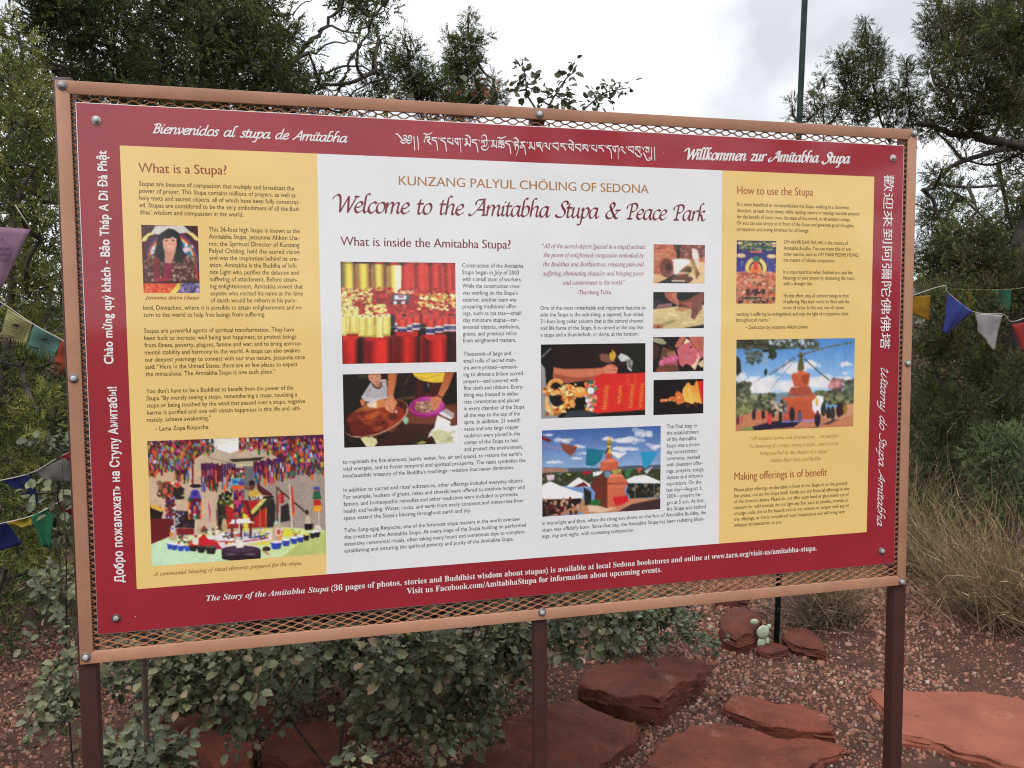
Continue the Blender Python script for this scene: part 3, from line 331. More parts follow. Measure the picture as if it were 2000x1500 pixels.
# gravel: angular stones scattered over the soil
def stones(n_,x0,x1,y0,y1,s0,s1,seed,pale=.5):
    r=np.random.default_rng(seed)
    x=r.uniform(x0,x1,n_); y=r.uniform(y0,y1,n_); s=s0+(s1-s0)*r.random(n_)**2.2
    patch=np.sin(x*3.1+1.3*np.sin(y*2.3))*np.sin(y*3.7+1.1*np.sin(x*2.9))+.5*np.sin(x*9+y*7)*np.sin(y*11-x*4); s=np.where((patch>.35)&(r.random(n_)<.75),s*.35,s)
    th=r.uniform(0,6.283,n_); 
    v=BX[None]*(1+.0*x[:,None,None])+r.uniform(-.17,.17,(n_,8,3))
    v[:,4:,:2]*=.72; v[:,:4,:2]*=.92
    v*=np.stack([s*r.uniform(.8,1.3,n_),s*r.uniform(.7,1.1,n_),s*r.uniform(.5,.9,n_)],-1)[:,None]
    tl=r.uniform(-.5,.5,n_); c,s_=np.cos(tl)[:,None],np.sin(tl)[:,None]; vx=v[...,0]*c-v[...,2]*s_; vz=v[...,0]*s_+v[...,2]*c
    c,s_=np.cos(th)[:,None],np.sin(th)[:,None]; X=vx*c-v[...,1]*s_; Y=vx*s_+v[...,1]*c
    P=np.stack([X+x[:,None],Y+y[:,None],vz+(gz(x,y)+s*.2)[:,None]],-1)
    base=np.array([(.34,.165,.115),(.29,.125,.085),(.36,.215,.16),(.21,.10,.07),(.48,.37,.31)]); k=r.choice(5,n_,p=[.34,.30,.18,.15,.03])
    cc=base[k]*r.uniform(.5,.98,(n_,1))
    return P.reshape(-1,3),(BF[1:][None]+8*np.arange(n_)[:,None,None]).reshape(-1,4),np.repeat(cc,8,0)
gm=mat('gravel_stone',(.3,.2,.15),.9,attr=True,spec=.2)
mb=MB()
for a in ((40000,-1.4,4.0,.7,3.0,.006,.017,1),(13500,1.2,7.5,1.5,6.5,.011,.028,2),(5000,-3.5,3,-1.5,4.5,.010,.028,3)):
    v,q,c=stones(*a); mb.add(v,q,c=c)
tag(mb.build('gravel',gm),kind='stuff')
# twigs, and dark leaves added to deepen the shade under the shrubs
mb=MB(); r=np.random.default_rng(5)
for k in range(700):
    x,y=r.uniform(-1.2,3.2),r.uniform(.8,2.8); a=r.uniform(0,6.28); L=r.uniform(.02,.09); h=gz(x,y)+.016
    mb.tube([(x,y,h),(x+L*.5*math.cos(a),y+L*.5*math.sin(a),h+r.uniform(0,.012)),(x+L*math.cos(a+.3),y+L*math.sin(a+.3),h)],[.0014,.0012,.0007],4,c=(.11,.08,.06))
tag(mb.build('twig_litter',mat('dead_twig',(.1,.08,.06),.9,attr=True)),kind='stuff')
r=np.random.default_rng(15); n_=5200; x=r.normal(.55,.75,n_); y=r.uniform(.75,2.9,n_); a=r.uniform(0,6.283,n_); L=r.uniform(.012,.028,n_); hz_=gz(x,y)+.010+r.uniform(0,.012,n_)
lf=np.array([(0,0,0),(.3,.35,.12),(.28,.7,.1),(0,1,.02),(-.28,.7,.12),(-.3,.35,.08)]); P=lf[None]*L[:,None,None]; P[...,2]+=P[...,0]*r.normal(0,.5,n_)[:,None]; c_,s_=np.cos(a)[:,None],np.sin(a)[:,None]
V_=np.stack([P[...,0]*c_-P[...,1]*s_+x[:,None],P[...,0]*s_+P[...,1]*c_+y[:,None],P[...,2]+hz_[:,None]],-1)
T_=(np.array([(0,1,5),(1,2,4),(1,4,5),(2,3,4)])[None]+6*np.arange(n_)[:,None,None]).reshape(-1,3); lc=np.array([(.07,.045,.03),(.10,.065,.04),(.05,.036,.026),(.15,.10,.06)])[r.choice(4,n_,p=[.35,.3,.25,.1])]  # dark leaf colours stand in for shade under the bush
tag(mesh('shade_leaf_litter',V_.reshape(-1,3),T_,mat('dead_leaf_shade',(.1,.06,.04),.85,attr=True,spec=.2),None,np.repeat(lc,6,0)),kind='stuff')
# ------------------------------------------------------------------ rocks
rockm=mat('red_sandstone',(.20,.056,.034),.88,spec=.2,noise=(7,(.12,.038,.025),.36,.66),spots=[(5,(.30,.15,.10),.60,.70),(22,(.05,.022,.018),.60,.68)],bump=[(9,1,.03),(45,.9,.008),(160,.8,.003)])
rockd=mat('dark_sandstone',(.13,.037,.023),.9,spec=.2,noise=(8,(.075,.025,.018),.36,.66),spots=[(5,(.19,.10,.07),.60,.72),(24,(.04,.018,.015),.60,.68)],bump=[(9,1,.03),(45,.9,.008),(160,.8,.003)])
def rock(key,h,label,m=None,jit=.012,seed=0,round_=.0,tilt=(0,0),base=-.03,rough=.008,name='flat_rock',cat='rock'):
    P=np.array(RK[key]); c=P.mean(0); r=np.random.default_rng(seed+3)
    D=[]
    for a,b in zip(P,np.roll(P,-1,0)):
        n_=max(2,int(np.linalg.norm(b-a)/.035)); t=np.arange(n_)[:,None]/n_; D.append(a+(b-a)*t)
    D=np.vstack(D)-c; K=len(D); j=r.normal(0,jit,K); j=(j+np.roll(j,1)+np.roll(j,-1)*.6)/1.6
    D=D*(1+(j/ (np.linalg.norm(D,axis=1)+.05)))[:,None]
    lay=[(1.03,base),(1.03,h*.2),(1.015,h*.45),(1.018,h*.52),(1.0,h*.75),(.988,h*.92),(.965,h*1.0),(.92,h*1.015),(.8,h*(1+round_*.4)),(.6,h*(1+round_*.8)),(.4,h*(1+round_)),(.2,h*(1+round_*1.1)),(.03,h*(1+round_*1.1))]
    V_=[]
    for s_,z in lay:
        jj=r.normal(0,.0045,(K,2))*(1 if z>0 and z<h else .4 if s_>.5 else 0)
        q=D*s_+jj; x=q[:,0]; y=q[:,1]
        zz=z+r.normal(0,.0016,K)*(.5<s_<1)+(rough*(np.sin(x*23+seed)*np.cos(y*19+seed)+.6*np.sin(x*51+y*37+seed)) if s_<1 else 0)+(tilt[0]*x+tilt[1]*y if z>0 else 0)
        V_.append(np.stack([q[:,0]+c[0],q[:,1]+c[1],np.broadcast_to(zz,(K,))+gz(c[0],c[1])],-1))
    V_=np.concatenate(V_); i=np.arange(len(lay)-1)[:,None]*K; jx=np.arange(K)[None]; jn=(jx+1)%K
    f=np.stack([i+jx,i+jn,i+K+jn,i+K+jx],-1).reshape(-1,4); k0=(len(lay)-1)*K; V_=np.vstack([V_,V_[k0:].mean(0)]); f=[f,np.array([(k0+a,k0+(a+1)%K,k0+K) for a in range(K)])]
    o=mesh(name,V_,f,m or rockm,smooth=True)
    mod=o.modifiers.new('edge','EDGE_SPLIT'); mod.split_angle=math.radians(38)
    return tag(o,label,cat)
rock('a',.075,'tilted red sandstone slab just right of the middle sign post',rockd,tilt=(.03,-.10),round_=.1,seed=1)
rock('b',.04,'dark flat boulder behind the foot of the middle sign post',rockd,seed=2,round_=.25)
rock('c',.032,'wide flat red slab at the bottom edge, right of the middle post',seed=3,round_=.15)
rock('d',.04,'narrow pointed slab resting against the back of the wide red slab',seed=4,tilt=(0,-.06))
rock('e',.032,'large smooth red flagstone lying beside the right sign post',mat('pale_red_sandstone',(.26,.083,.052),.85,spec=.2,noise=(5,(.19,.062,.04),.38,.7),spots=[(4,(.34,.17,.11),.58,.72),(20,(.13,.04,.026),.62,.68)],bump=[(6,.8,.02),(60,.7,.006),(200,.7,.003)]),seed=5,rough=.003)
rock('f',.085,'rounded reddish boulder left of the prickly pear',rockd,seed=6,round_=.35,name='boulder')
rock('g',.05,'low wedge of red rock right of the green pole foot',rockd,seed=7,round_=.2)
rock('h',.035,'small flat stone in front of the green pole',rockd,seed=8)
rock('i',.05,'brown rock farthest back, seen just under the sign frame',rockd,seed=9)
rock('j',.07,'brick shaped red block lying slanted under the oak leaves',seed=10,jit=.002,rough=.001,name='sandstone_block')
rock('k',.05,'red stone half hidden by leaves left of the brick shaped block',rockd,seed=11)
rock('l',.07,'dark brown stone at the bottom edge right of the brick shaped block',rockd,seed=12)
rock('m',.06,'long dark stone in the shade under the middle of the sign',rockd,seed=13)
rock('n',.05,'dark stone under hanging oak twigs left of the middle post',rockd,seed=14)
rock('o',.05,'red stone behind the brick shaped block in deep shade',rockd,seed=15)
# ------------------------------------------------------------------ junipers and other trees
bark=mat('juniper_bark',(.075,.06,.05),.95,noise=(20,(.03,.025,.022),.4,.6),bump=(60,.8,.01))
needle=mat('juniper_foliage',(.06,.07,.03),.7,attr=True,transl=.22,spec=.2)
def sprays(seed):
    r=np.random.default_rng(seed); V_=[];Q=[]
    def blade(a,d,L,w):
        d=d/np.linalg.norm(d); s_=np.cross(d,r.normal(size=3)); s_/=np.linalg.norm(s_); k=len(V_)*3
        V_.append([a+s_*w,a+d*L,a-s_*w]); Q.append((k,k+1,k+2))
    ax=np.array([0,0,1.]); blade(np.zeros(3),ax,1.,.036)
    for k in range(7):
        t=.12+.13*k; ang=r.uniform(.5,.95); ph=(k%2)*np.pi+r.normal(0,.5); d=np.array([np.sin(ang)*np.cos(ph),np.sin(ang)*np.sin(ph),np.cos(ang)]); L=.45*(1-t*.5)*r.uniform(.8,1.2)
        p0=ax*t; blade(p0,d,L,.050)
        for j in range(1+k%2):
            ph2=ph+r.normal(0,1.2); d2=d+.8*np.array([np.cos(ph2),np.sin(ph2),.5]); blade(p0+d*L*(.35+.3*j),d2,L*.5,.048)
    return np.array(V_).reshape(-1,3),np.array(Q)
SPR=[sprays(s_) for s_ in range(5)]
def rotz_to(d,r):
    d=d/(np.linalg.norm(d,axis=1)[:,None]+1e-9); a=r.normal(size=d.shape); x=np.cross(d,a); x/=np.linalg.norm(x,axis=1)[:,None]+1e-9; y=np.cross(d,x)
    return np.stack([x,y,d],-1)
def foliage(blobs,size,dens,pal,seed,clump=12,sig=.035,up=.5):
    """sprays gathered in tufts through each clump's volume"""
    r=np.random.default_rng(seed); vs=[];qs=[];cs=[];off=0; tufts=[]
    pal=np.array(pal)
    for (bx,by,bz,br) in blobs:
        nt=max(2,int(dens*9.5*br*br/(size*size*.28)/clump))
        d=r.normal(size=(nt,3)); d/=np.linalg.norm(d,axis=1)[:,None]; rad=br*r.random(nt)**.45*r.uniform(.75,1.12,nt)
        tc_=np.array([bx,by,bz])+d*rad[:,None]; tufts.append((np.array([bx,by,bz]),tc_,br))
        m_=nt*clump; c_=np.repeat(tc_,clump,0); dd=np.repeat(d,clump,0)
        o=r.normal(size=(m_,3)); pos=c_+o*sig*.62
        dirn=o*1.25+dd*.55+np.array([0,0,up]); Rm=rotz_to(dirn,r); sc=size*r.uniform(.6,1.25,m_)
        base=pal[r.integers(0,len(pal),nt)]*r.uniform(.65,1.45,(nt,1))*np.array([1,1,1]); cc=np.repeat(base,clump,0)*r.uniform(.85,1.6,(m_,1))
        k=r.integers(0,len(SPR),m_)
        for a in range(len(SPR)):
            ix=np.where(k==a)[0]; 
            if not len(ix): continue
            sv_,sq=SPR[a]; P=np.einsum('nij,kj->nki',Rm[ix],sv_)*sc[ix][:,None,None]+pos[ix][:,None]
            nv=len(sv_); vs.append(P.reshape(-1,3)); qs.append((sq[None]+off+nv*np.arange(len(ix))[:,None,None]).reshape(-1,3)); cs.append(np.repeat(cc[ix],nv,0)); off+=nv*len(ix)
    return np.concatenate(vs),np.concatenate(qs),np.concatenate(cs),tufts
def tree(label,blobs,trunk,paths,size,dens,pal,seed,group=None,sig=.035,clump=18,coarse=(),tr=.09,twig=True,loc=None,limb=.018):
    base=Vector(trunk[0]); t=thing('juniper_tree',label,'tree',base,group)
    v,q,c,tufts=foliage(blobs,size,dens,pal,seed,clump,sig)
    if coarse:      # unseen crown overhead, added to darken the ground and bushes below
        v2,q2,c2,tf2=foliage(coarse,.15,.45,pal,seed+1,12,.10); q=np.concatenate([q,q2+len(v)]); v=np.concatenate([v,v2]); c=np.concatenate([c,c2]); tufts=tufts+tf2
    place(mesh('crown',v,q,needle,t,c),t)
    r=np.random.default_rng(seed+50)
    mb=MB(); sp=spline(trunk,6); mb.tube(sp,np.linspace(tr,tr*.35,len(sp)),8); place(mb.build('trunk',bark,t,True),t)
    mb=MB(); nodes=list(sp[2:])
    for w,P in paths:
        s_=spline(P,6); s_=s_+r.normal(0,.006,s_.shape); ml=MB(); ml.tube(s_,np.linspace(w*.7,w*.3,len(s_)),7); nodes+=list(s_); place(ml.build('limb',bark,t,True),t)
    for bc,tc_,br in sorted(tufts,key=lambda z:min(np.linalg.norm(z[0]-n_) for n_ in nodes)):
        A=np.array(nodes); j=np.argmin(np.linalg.norm(A-bc,axis=1)); a=A[j]; L=np.linalg.norm(a-bc)
        mid=(a+bc)/2+r.normal(0,.05*L,3)-np.array([0,0,.08*L]); s_=spline([a,mid,bc],4); w=min(limb,.006+.02*L)
        mb.tube(s_,np.linspace(w,w*.5,len(s_)),5,cap=False); nodes+=list(s_[2:])
        if twig:
            for q_ in tc_[::2]: 
                m2=(bc+q_)/2+r.normal(0,.01,3); mb.tube([bc,m2,q_],[.004,.003,.0015],4,cap=False)
    tag(place(mb.build('twigs',bark,t,True),t),kind='stuff')
    return t
DG=[(.036,.049,.016),(.050,.066,.021),(.028,.038,.015),(.068,.082,.026)]
YG=[(.13,.135,.034),(.10,.115,.031),(.07,.085,.025),(.16,.155,.04)]
OG=[(.055,.067,.023),(.068,.081,.026),(.042,.053,.020),(.085,.097,.03),(.08,.058,.027)]
AC=[(-.6,2.0,3.5,.35),(0,2.2,3.6,.4),(.5,2.6,3.6,.4),(-.9,1.4,3.3,.35),(-1.1,2.2,3.2,.45),(-.3,1.5,3.75,.35),(-1.3,1.6,2.9,.35),(-1.4,2.4,2.5,.4),(.2,3.2,3.7,.5),(-.7,3.0,3.7,.5),(.9,3.1,3.7,.4)]
CC=[(4.6,3.2,4.3,.4),(5.2,3.5,4.4,.5),(5.9,3.4,4.2,.5),(5.6,2.6,4.1,.4),(6.2,2.9,3.4,.5),(6.3,3.4,2.6,.5),(6.3,3.2,1.7,.5)]  # both lists: unseen canopy clumps added for their shade
tree('big dark juniper whose bare limbs reach over the sign top left',V['A'],[(-.3,2.7,-.05),(-.25,2.6,.9),(-.1,2.5,1.7),(.1,2.35,2.4)],V['PA'],.056,1.3,DG+[YG[2]],1,tr=.13,coarse=AC)
tree('bushy juniper top just left of the narrow pointed one above the sign',V['A2'],[(1.25,2.7,-.05),(1.2,2.65,1.2),(1.1,2.6,2.4)],V['PA2'],.042,1.9,DG[:2]+[YG[2]],2,sig=.025,tr=.06)
tree('narrow pointed juniper rising above the sign left of centre',V['D'],[(1.3,2.9,-.05),(1.25,2.85,1.4),(1.2,2.8,2.5)],V['PD'],.038,2.0,DG[:2]+[YG[1]],3,sig=.02,tr=.05)
tree('yellow green juniper column at the left edge beside the sign post',V['B'],[(-.85,1.5,-.05),(-.65,1.4,.8),(-.46,1.2,1.6),(-.42,1.15,2.2)],[],.045,1.1,YG+[DG[1]],4,sig=.03,tr=.022)
tree('low mossy green juniper under the lower prayer flags at left',V['B2'],[(-.8,1.5,-.05),(-.65,1.42,.5),(-.5,1.35,.9)],[],.045,.9,YG[:3],5,sig=.03,tr=.018)
tree('tall spreading juniper filling the right edge beside the sign',V['C'],[(5.5,3.4,-.05),(5.45,3.35,.9),(5.4,3.3,1.7),(5.6,3.3,2.5)],V['PC'],.056,1.75,OG,6,tr=.14,sig=.045,coarse=CC)
tree('smaller juniper with several pointed tops behind the green pole',V['E'],[(4.6,3.9,-.05),(4.6,3.9,1.5),(4.7,3.85,2.7)],V['PE'],.047,1.8,OG[:4],7,sig=.03,tr=.07)
tree('bright green low juniper boughs above the dry brush at right',V['C2'],[(4.75,2.5,-.05),(4.7,2.48,.4)],[],.06,1.2,[(.085,.11,.045),(.07,.09,.04)],8,sig=.04,tr=.03)
tree('dark juniper farthest back at left, closing the view behind the big one',V['F'],[(-1.3,5.7,-.05),(-1.2,5.6,1.5),(-.9,5.6,3)],[],.12,.9,DG,9,tr=.15,sig=.08,twig=False,limb=.04)
tree('dark juniper thicket farthest back at right behind the white pennant',V['G'],[(8.2,6.4,-.05),(8.2,6.4,1.2),(8.3,6.4,2.5)],[],.14,.9,DG,10,tr=.15,sig=.09,twig=False,limb=.04)
tree('low dark juniper thicket on the ground behind the oak bush at left',[(-1.2,3.1,.45,.42),(-.6,3.3,.5,.45),(-1.8,3.3,.6,.5),(.1,3.5,.5,.45),(.8,3.6,.45,.42),(1.4,3.7,.4,.38),(-1.0,2.6,.3,.3),(-.9,3.2,1.0,.4),(-.2,3.5,1.1,.4)],[(-.2,3.5,-.05),(-.2,3.5,.5)],[],.08,.75,DG,13,tr=.06,sig=.06,twig=False)
tree('low dark juniper thicket behind the dry brush at right',[(4.7,3.3,.35,.35),(5.4,3.7,.35,.42),(6.1,3.9,.4,.5),(4.3,3.6,.3,.3),(6.8,3.6,.45,.5),(5.2,3.2,.2,.3),(4.9,4.4,.5,.45),(5.9,4.6,.6,.5)],[(5.2,3.6,-.05),(5.2,3.6,.4)],[],.08,.8,DG,14,tr=.06,sig=.06,twig=False)
# ------------------------------------------------------------------ oak shrubs
oakm=mat('oak_leaf',(.08,.09,.06),.5,attr=True,transl=.15,spec=.4)
def leafshape(seed):
    r=np.random.default_rng(seed); pts=[(0,0)]
    L=[(.12,.10),(.22,.30),(.34,.24),(.46,.38),(.6,.28),(.72,.32),(.86,.14)]
    R=[(y,x) for y,x in L]
    V_=[(0,0,0)]+[(x*r.uniform(.9,1.1),y,abs(x)*.35+r.uniform(-.02,.03)) for y,x in R]+[(0,1,.0)]+[(-x*r.uniform(.9,1.1),y,abs(x)*.35+r.uniform(-.02,.03)) for y,x in R[::-1]]+[(0,.5,-.03)]
    V_=np.array(V_); k=len(V_)-1; T=[(k,i,(i+1)%k) for i in range(k)]
    V_[:,1]-=0; V_[:,2]-=.15*(V_[:,1])**2
    return V_,np.array(T)
LF=[leafshape(s_) for s_ in range(6)]
LCOL=np.array([(.105,.118,.064),(.082,.095,.05),(.135,.15,.08),(.066,.077,.041),(.19,.19,.105)])
def visible(P):
    t=(0-CAM[1])/(P[:,1]-CAM[1]); x=CAM[0]+(P[:,0]-CAM[0])*t; z=CAM[2]+(P[:,2]-CAM[2])*t
    return ~((x>-.03)&(x<1.87)&(z>ZT-1.085)&(z<ZT+.04))
def shrub(label,blobs,stems,seed,size=.029,dens=2.5,nsep=300,pal=None,extra=(),loc=(0,0,0)):
    r=np.random.default_rng(seed); t=thing('oak_shrub',label,'shrub',loc)
    A=[];cen=[];cols=[];tuf=[];scl=[]
    for bl,pl,dn,hang in [(blobs,LCOL if pal is None else pal,dens,.0)]+list(extra):
        for bx,by,bz,br in bl:
            n_=max(5,int(dn*1.7*3.14*br*br/(size*size*.5)))
            nt=max(1,n_//6); d=r.normal(size=(nt,3)); d/=np.linalg.norm(d,axis=1)[:,None]; tc_=np.array([bx,by,bz])+d*(br*r.random(nt)**.5)[:,None]; tuf.append((np.array([bx,by,bz]),tc_))
            p=np.repeat(tc_,6,0); o=r.normal(size=p.shape); o[:,2]*=.7; p=p+o*size*.45
            A.append(p); cen.append(o+np.repeat(d,6,0)*.5); scl.append(np.full(len(p),.72 if dn==5 else 1.)); cols.append(np.array(pl)[r.integers(0,len(pl),len(p))]*r.uniform(.75,1.25,(len(p),1)))
    P=np.concatenate(A); D=np.concatenate(cen); C_=np.concatenate(cols); n_=len(P)
    ydir=D/np.linalg.norm(D,axis=1)[:,None]; nrm=r.normal(size=(n_,3))*.55+np.array([0,-.45,.8]); x=np.cross(ydir,nrm); x/=np.linalg.norm(x,axis=1)[:,None]+1e-9; z=np.cross(x,ydir)
    Rm=np.stack([x,ydir,z],-1); sc=size*r.uniform(.5,1.35,n_)*np.concatenate(scl); k=r.integers(0,6,n_)
    dist=np.linalg.norm(P-np.array(CAM),axis=1)-sc*12+np.where(visible(P),0,100); order=np.argsort(dist); sep=set(order[:nsep].tolist())
    vs=[];ts=[];cs=[];off=0
    mask=np.array([i not in sep for i in range(n_)])
    for a in range(6):
        ix=np.where((k==a)&mask)[0]
        if not len(ix): continue
        lv,lt=LF[a]; Q=np.einsum('nij,kj->nki',Rm[ix],lv)*sc[ix][:,None,None]+P[ix][:,None]; nv=len(lv)
        vs.append(Q.reshape(-1,3)); ts.append((lt[None]+off+nv*np.arange(len(ix))[:,None,None]).reshape(-1,3)); cs.append(np.repeat(C_[ix],nv,0)); off+=nv*len(ix)
    if vs: tag(place(mesh('foliage',np.concatenate(vs),np.concatenate(ts),oakm,t,np.concatenate(cs)),t),kind='stuff')
    for i in sep:
        kc=int(np.argmin(np.abs(LC2-C_[i]).sum(1))); key=(int(k[i]),kc)
        if key not in LM:
            lv,lt=LF[key[0]]; LM[key]=mesh('leaf',lv,lt,oakm,None,LC2[kc],linkit=False)
        o=link('leaf',LM[key],t); m_=Matrix([list(Rm[i][j]*sc[i])+[P[i][j]-loc[j]] for j in range(3)]+[[0,0,0,1]]); o.matrix_local=m_
    mb=MB(); nodes=[]
    for w,Q in stems:
        s_=spline(Q,6); mb.tube(s_,np.linspace(w,w*.4,len(s_)),5); nodes+=list(s_)
    for bc,tc_ in sorted(tuf,key=lambda q:min(np.linalg.norm(q[0]-n__) for n__ in nodes)):
        A_=np.array(nodes); a=A_[np.argmin(np.linalg.norm(A_-bc,axis=1))]; L=np.linalg.norm(a-bc)
        if L>.012: s_=spline([a,(a+bc)/2+r.normal(0,.06*L,3),bc],4); mb.tube(s_,np.linspace(.003,.0016,len(s_)),4,cap=False); nodes+=list(s_[1:])
        for q_ in tc_[::2]: mb.tube([bc,q_],[.0015,.0008],3,cap=False)
    tag(place(mb.build('stems',bark,t,True),t),kind='stuff'); return t
LC2=np.array([c*k for c in np.vstack([LCOL,[(.22,.10,.05),(.20,.17,.09),(.34,.24,.14)]]) for k in (.85,1.05,1.25)]); LM={}
RED=[(.20,.085,.045),(.16,.09,.05),(.12,.10,.055)]; YEL=[(.20,.19,.10),(.14,.15,.075)]
PALE=np.vstack([LCOL,LCOL,[(.24,.18,.11)]])
stm=[(.007,[(.5,1.1,-.02),(.55,.95,.4),(.7,.7,.9),(.9,.45,1.6),(1.0,.35,2.07)]),(.005,[(.5,1.1,0),(.3,.9,.4),(.2,.7,.65)]),(.006,[(.52,1.1,0),(.9,.8,.4),(1.0,.6,1.2),(1.05,.38,2.07)]),(.005,[(.9,.8,.4),(1.2,.7,.6),(1.2,.5,1.4),(1.1,.35,2.06)]),
 (.005,[(.55,.95,.4),(.7,.5,1.3),(.8,.36,2.06)]),(.006,[(.55,.95,.4),(.55,.6,1.3),(.6,.36,2.07)]),(.006,[(.3,.9,.4),(.4,.7,.4)])]+V['TW']
shrub('large scrub oak bush hanging below the sign, twigs showing above its top',V['OAK'],stm,21,extra=[([(-.1,1.3,.45,.2),(.25,1.35,.5,.24),(.6,1.4,.45,.25),(.95,1.4,.45,.25),(1.3,1.35,.42,.2),(.4,1.7,.3,.25),(.85,1.75,.3,.25),(1.2,1.7,.28,.2),(0,1.6,.25,.2),(.75,1.2,.75,.22),(.35,1.2,.8,.22),(.55,1.0,1.2,.25),(.9,.9,1.3,.22),(.3,.8,1.1,.2)],LCOL*.6,1.6,0),(V['TL'],LCOL*.62,5,0),(V['TLR'],RED,5,0),(V['TLY'],YEL,5,0)],pal=PALE)  # rear leaf mass gets a darkened leaf colour for shade inside the bush
shrub('small leafy green bush behind the lower frame right of the middle post',V['OAK2'],[(.008,[(1.95,1.8,-.02),(1.95,1.75,.2)])],22,size=.026,dens=1.5,nsep=40,pal=[(.07,.095,.045),(.055,.075,.04),(.09,.11,.05)])
shrub('low oak sprig at the bottom edge right of the left sign post',V['OAK3'],[(.006,[(.1,.5,-.02),(.05,.4,.4)]),(.005,[(.1,.5,0),(.4,.35,.4),(.5,.27,.48)])],23,nsep=90)
shrub('thin oak bush with pale leaves left of the left sign post',V['OAK4'],[(.004,[(-.3,1.05,-.02),(-.3,1,.5),(-.3,.98,1.1)]),(.003,[(-.3,1,.5),(-.25,.85,.9),(-.25,.85,1.2)])],24,nsep=120,pal=np.vstack([LCOL*1.15,[(.15,.15,.08)]]))
# ------------------------------------------------------------------ dry brush
brm=mat('dry_stem',(.2,.16,.1),.9,attr=True,transl=.2,spec=.2)
def brush(label,base,h,spread,n_,lean,pal,seed,w=.0028,fan=.35,loc=None,name='dry_bush'):
    r=np.random.default_rng(seed); t=thing(name,label,'bush',base)
    def strands(n_,hs,sp,w,r):
        a=r.uniform(0,6.283,n_); b=r.random(n_)**.7; d=np.stack([np.cos(a)*b*sp+lean[0],np.sin(a)*b*sp+lean[1],np.ones(n_)],-1); d/=np.linalg.norm(d,axis=1)[:,None]
        L=h*hs*r.uniform(.45,1.1,n_); T=np.linspace(0,1,6); bend=r.normal(0,.12,(n_,3)); bend[:,2]-=.12
        p0=np.stack([r.normal(0,fan*.16,n_),r.normal(0,fan*.16,n_),r.uniform(0,.04,n_)],-1)
        C_=p0[:,None]+d[:,None]*(L[:,None]*T)[...,None]+bend[:,None]*(L[:,None]*T**2)[...,None]
        wig=r.normal(0,.02,(n_,6,3))*T[None,:,None]; C_+=wig
        s_=np.cross(d,r.normal(size=(n_,3))); s_/=np.linalg.norm(s_,axis=1)[:,None]; ww=(w*(1-.8*T))[None,:,None]
        A=C_-s_[:,None]*ww/2; B=C_+s_[:,None]*ww/2; V_=np.stack([A,B],2).reshape(-1,3)
        k=(np.arange(n_)[:,None]*12+np.arange(5)[None]*2).ravel(); q=np.stack([k,k+1,k+3,k+2],-1)
        cc=np.array(pal)[r.integers(0,len(pal),n_)]*r.uniform(.7,1.3,(n_,1)); return V_,q,np.repeat(cc,12,0)
    v,q,c=strands(n_,1,spread,w,r); tag(mesh('stalks',v,q,brm,t,c),kind='stuff')
    nt_=n_*2; k=r.integers(0,n_,nt_); seg=r.integers(2,6,nt_); P0=v.reshape(n_,6,2,3)[k,seg,0]; dr=v.reshape(n_,6,2,3)[k,seg,0]-v.reshape(n_,6,2,3)[k,seg-1,0]; dr=dr/(np.linalg.norm(dr,axis=1)[:,None]+1e-9)+r.normal(0,.5,(nt_,3)); Lt=r.uniform(.03,.09,nt_)[:,None]; sd=np.cross(dr,r.normal(size=(nt_,3))); sd/=np.linalg.norm(sd,axis=1)[:,None]
    tw=np.stack([P0-sd*w*.35,P0+sd*w*.35,P0+dr*Lt],1).reshape(-1,3); tag(mesh('side_twigs',tw,np.arange(nt_*3).reshape(-1,3),brm,t,np.repeat(c.reshape(n_,12,3)[k,0],3,0)),kind='stuff')
    v,q,c=strands(max(60,n_//14),.55,spread*1.8,w*2.2,r); c=c*.45; mesh('shaded_woody_base',v,q,brm,t,c)  # thick base stems, colour darkened for the shade inside the clump
TAN=[(.30,.205,.12),(.21,.15,.09),(.40,.29,.18),(.14,.10,.065)]; OLV=[(.22,.175,.085),(.17,.14,.075),(.27,.21,.11)]
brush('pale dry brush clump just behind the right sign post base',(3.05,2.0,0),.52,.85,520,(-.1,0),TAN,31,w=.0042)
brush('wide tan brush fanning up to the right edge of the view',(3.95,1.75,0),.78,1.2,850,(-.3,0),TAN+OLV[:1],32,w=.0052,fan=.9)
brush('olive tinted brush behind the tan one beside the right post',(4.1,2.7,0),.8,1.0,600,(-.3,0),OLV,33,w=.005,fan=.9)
brush('low broken dry stalks lying beside the green pole',(2.95,1.98,0),.34,2.6,220,(-.6,-.2),[(.20,.15,.11),(.14,.10,.075)],34,w=.005)
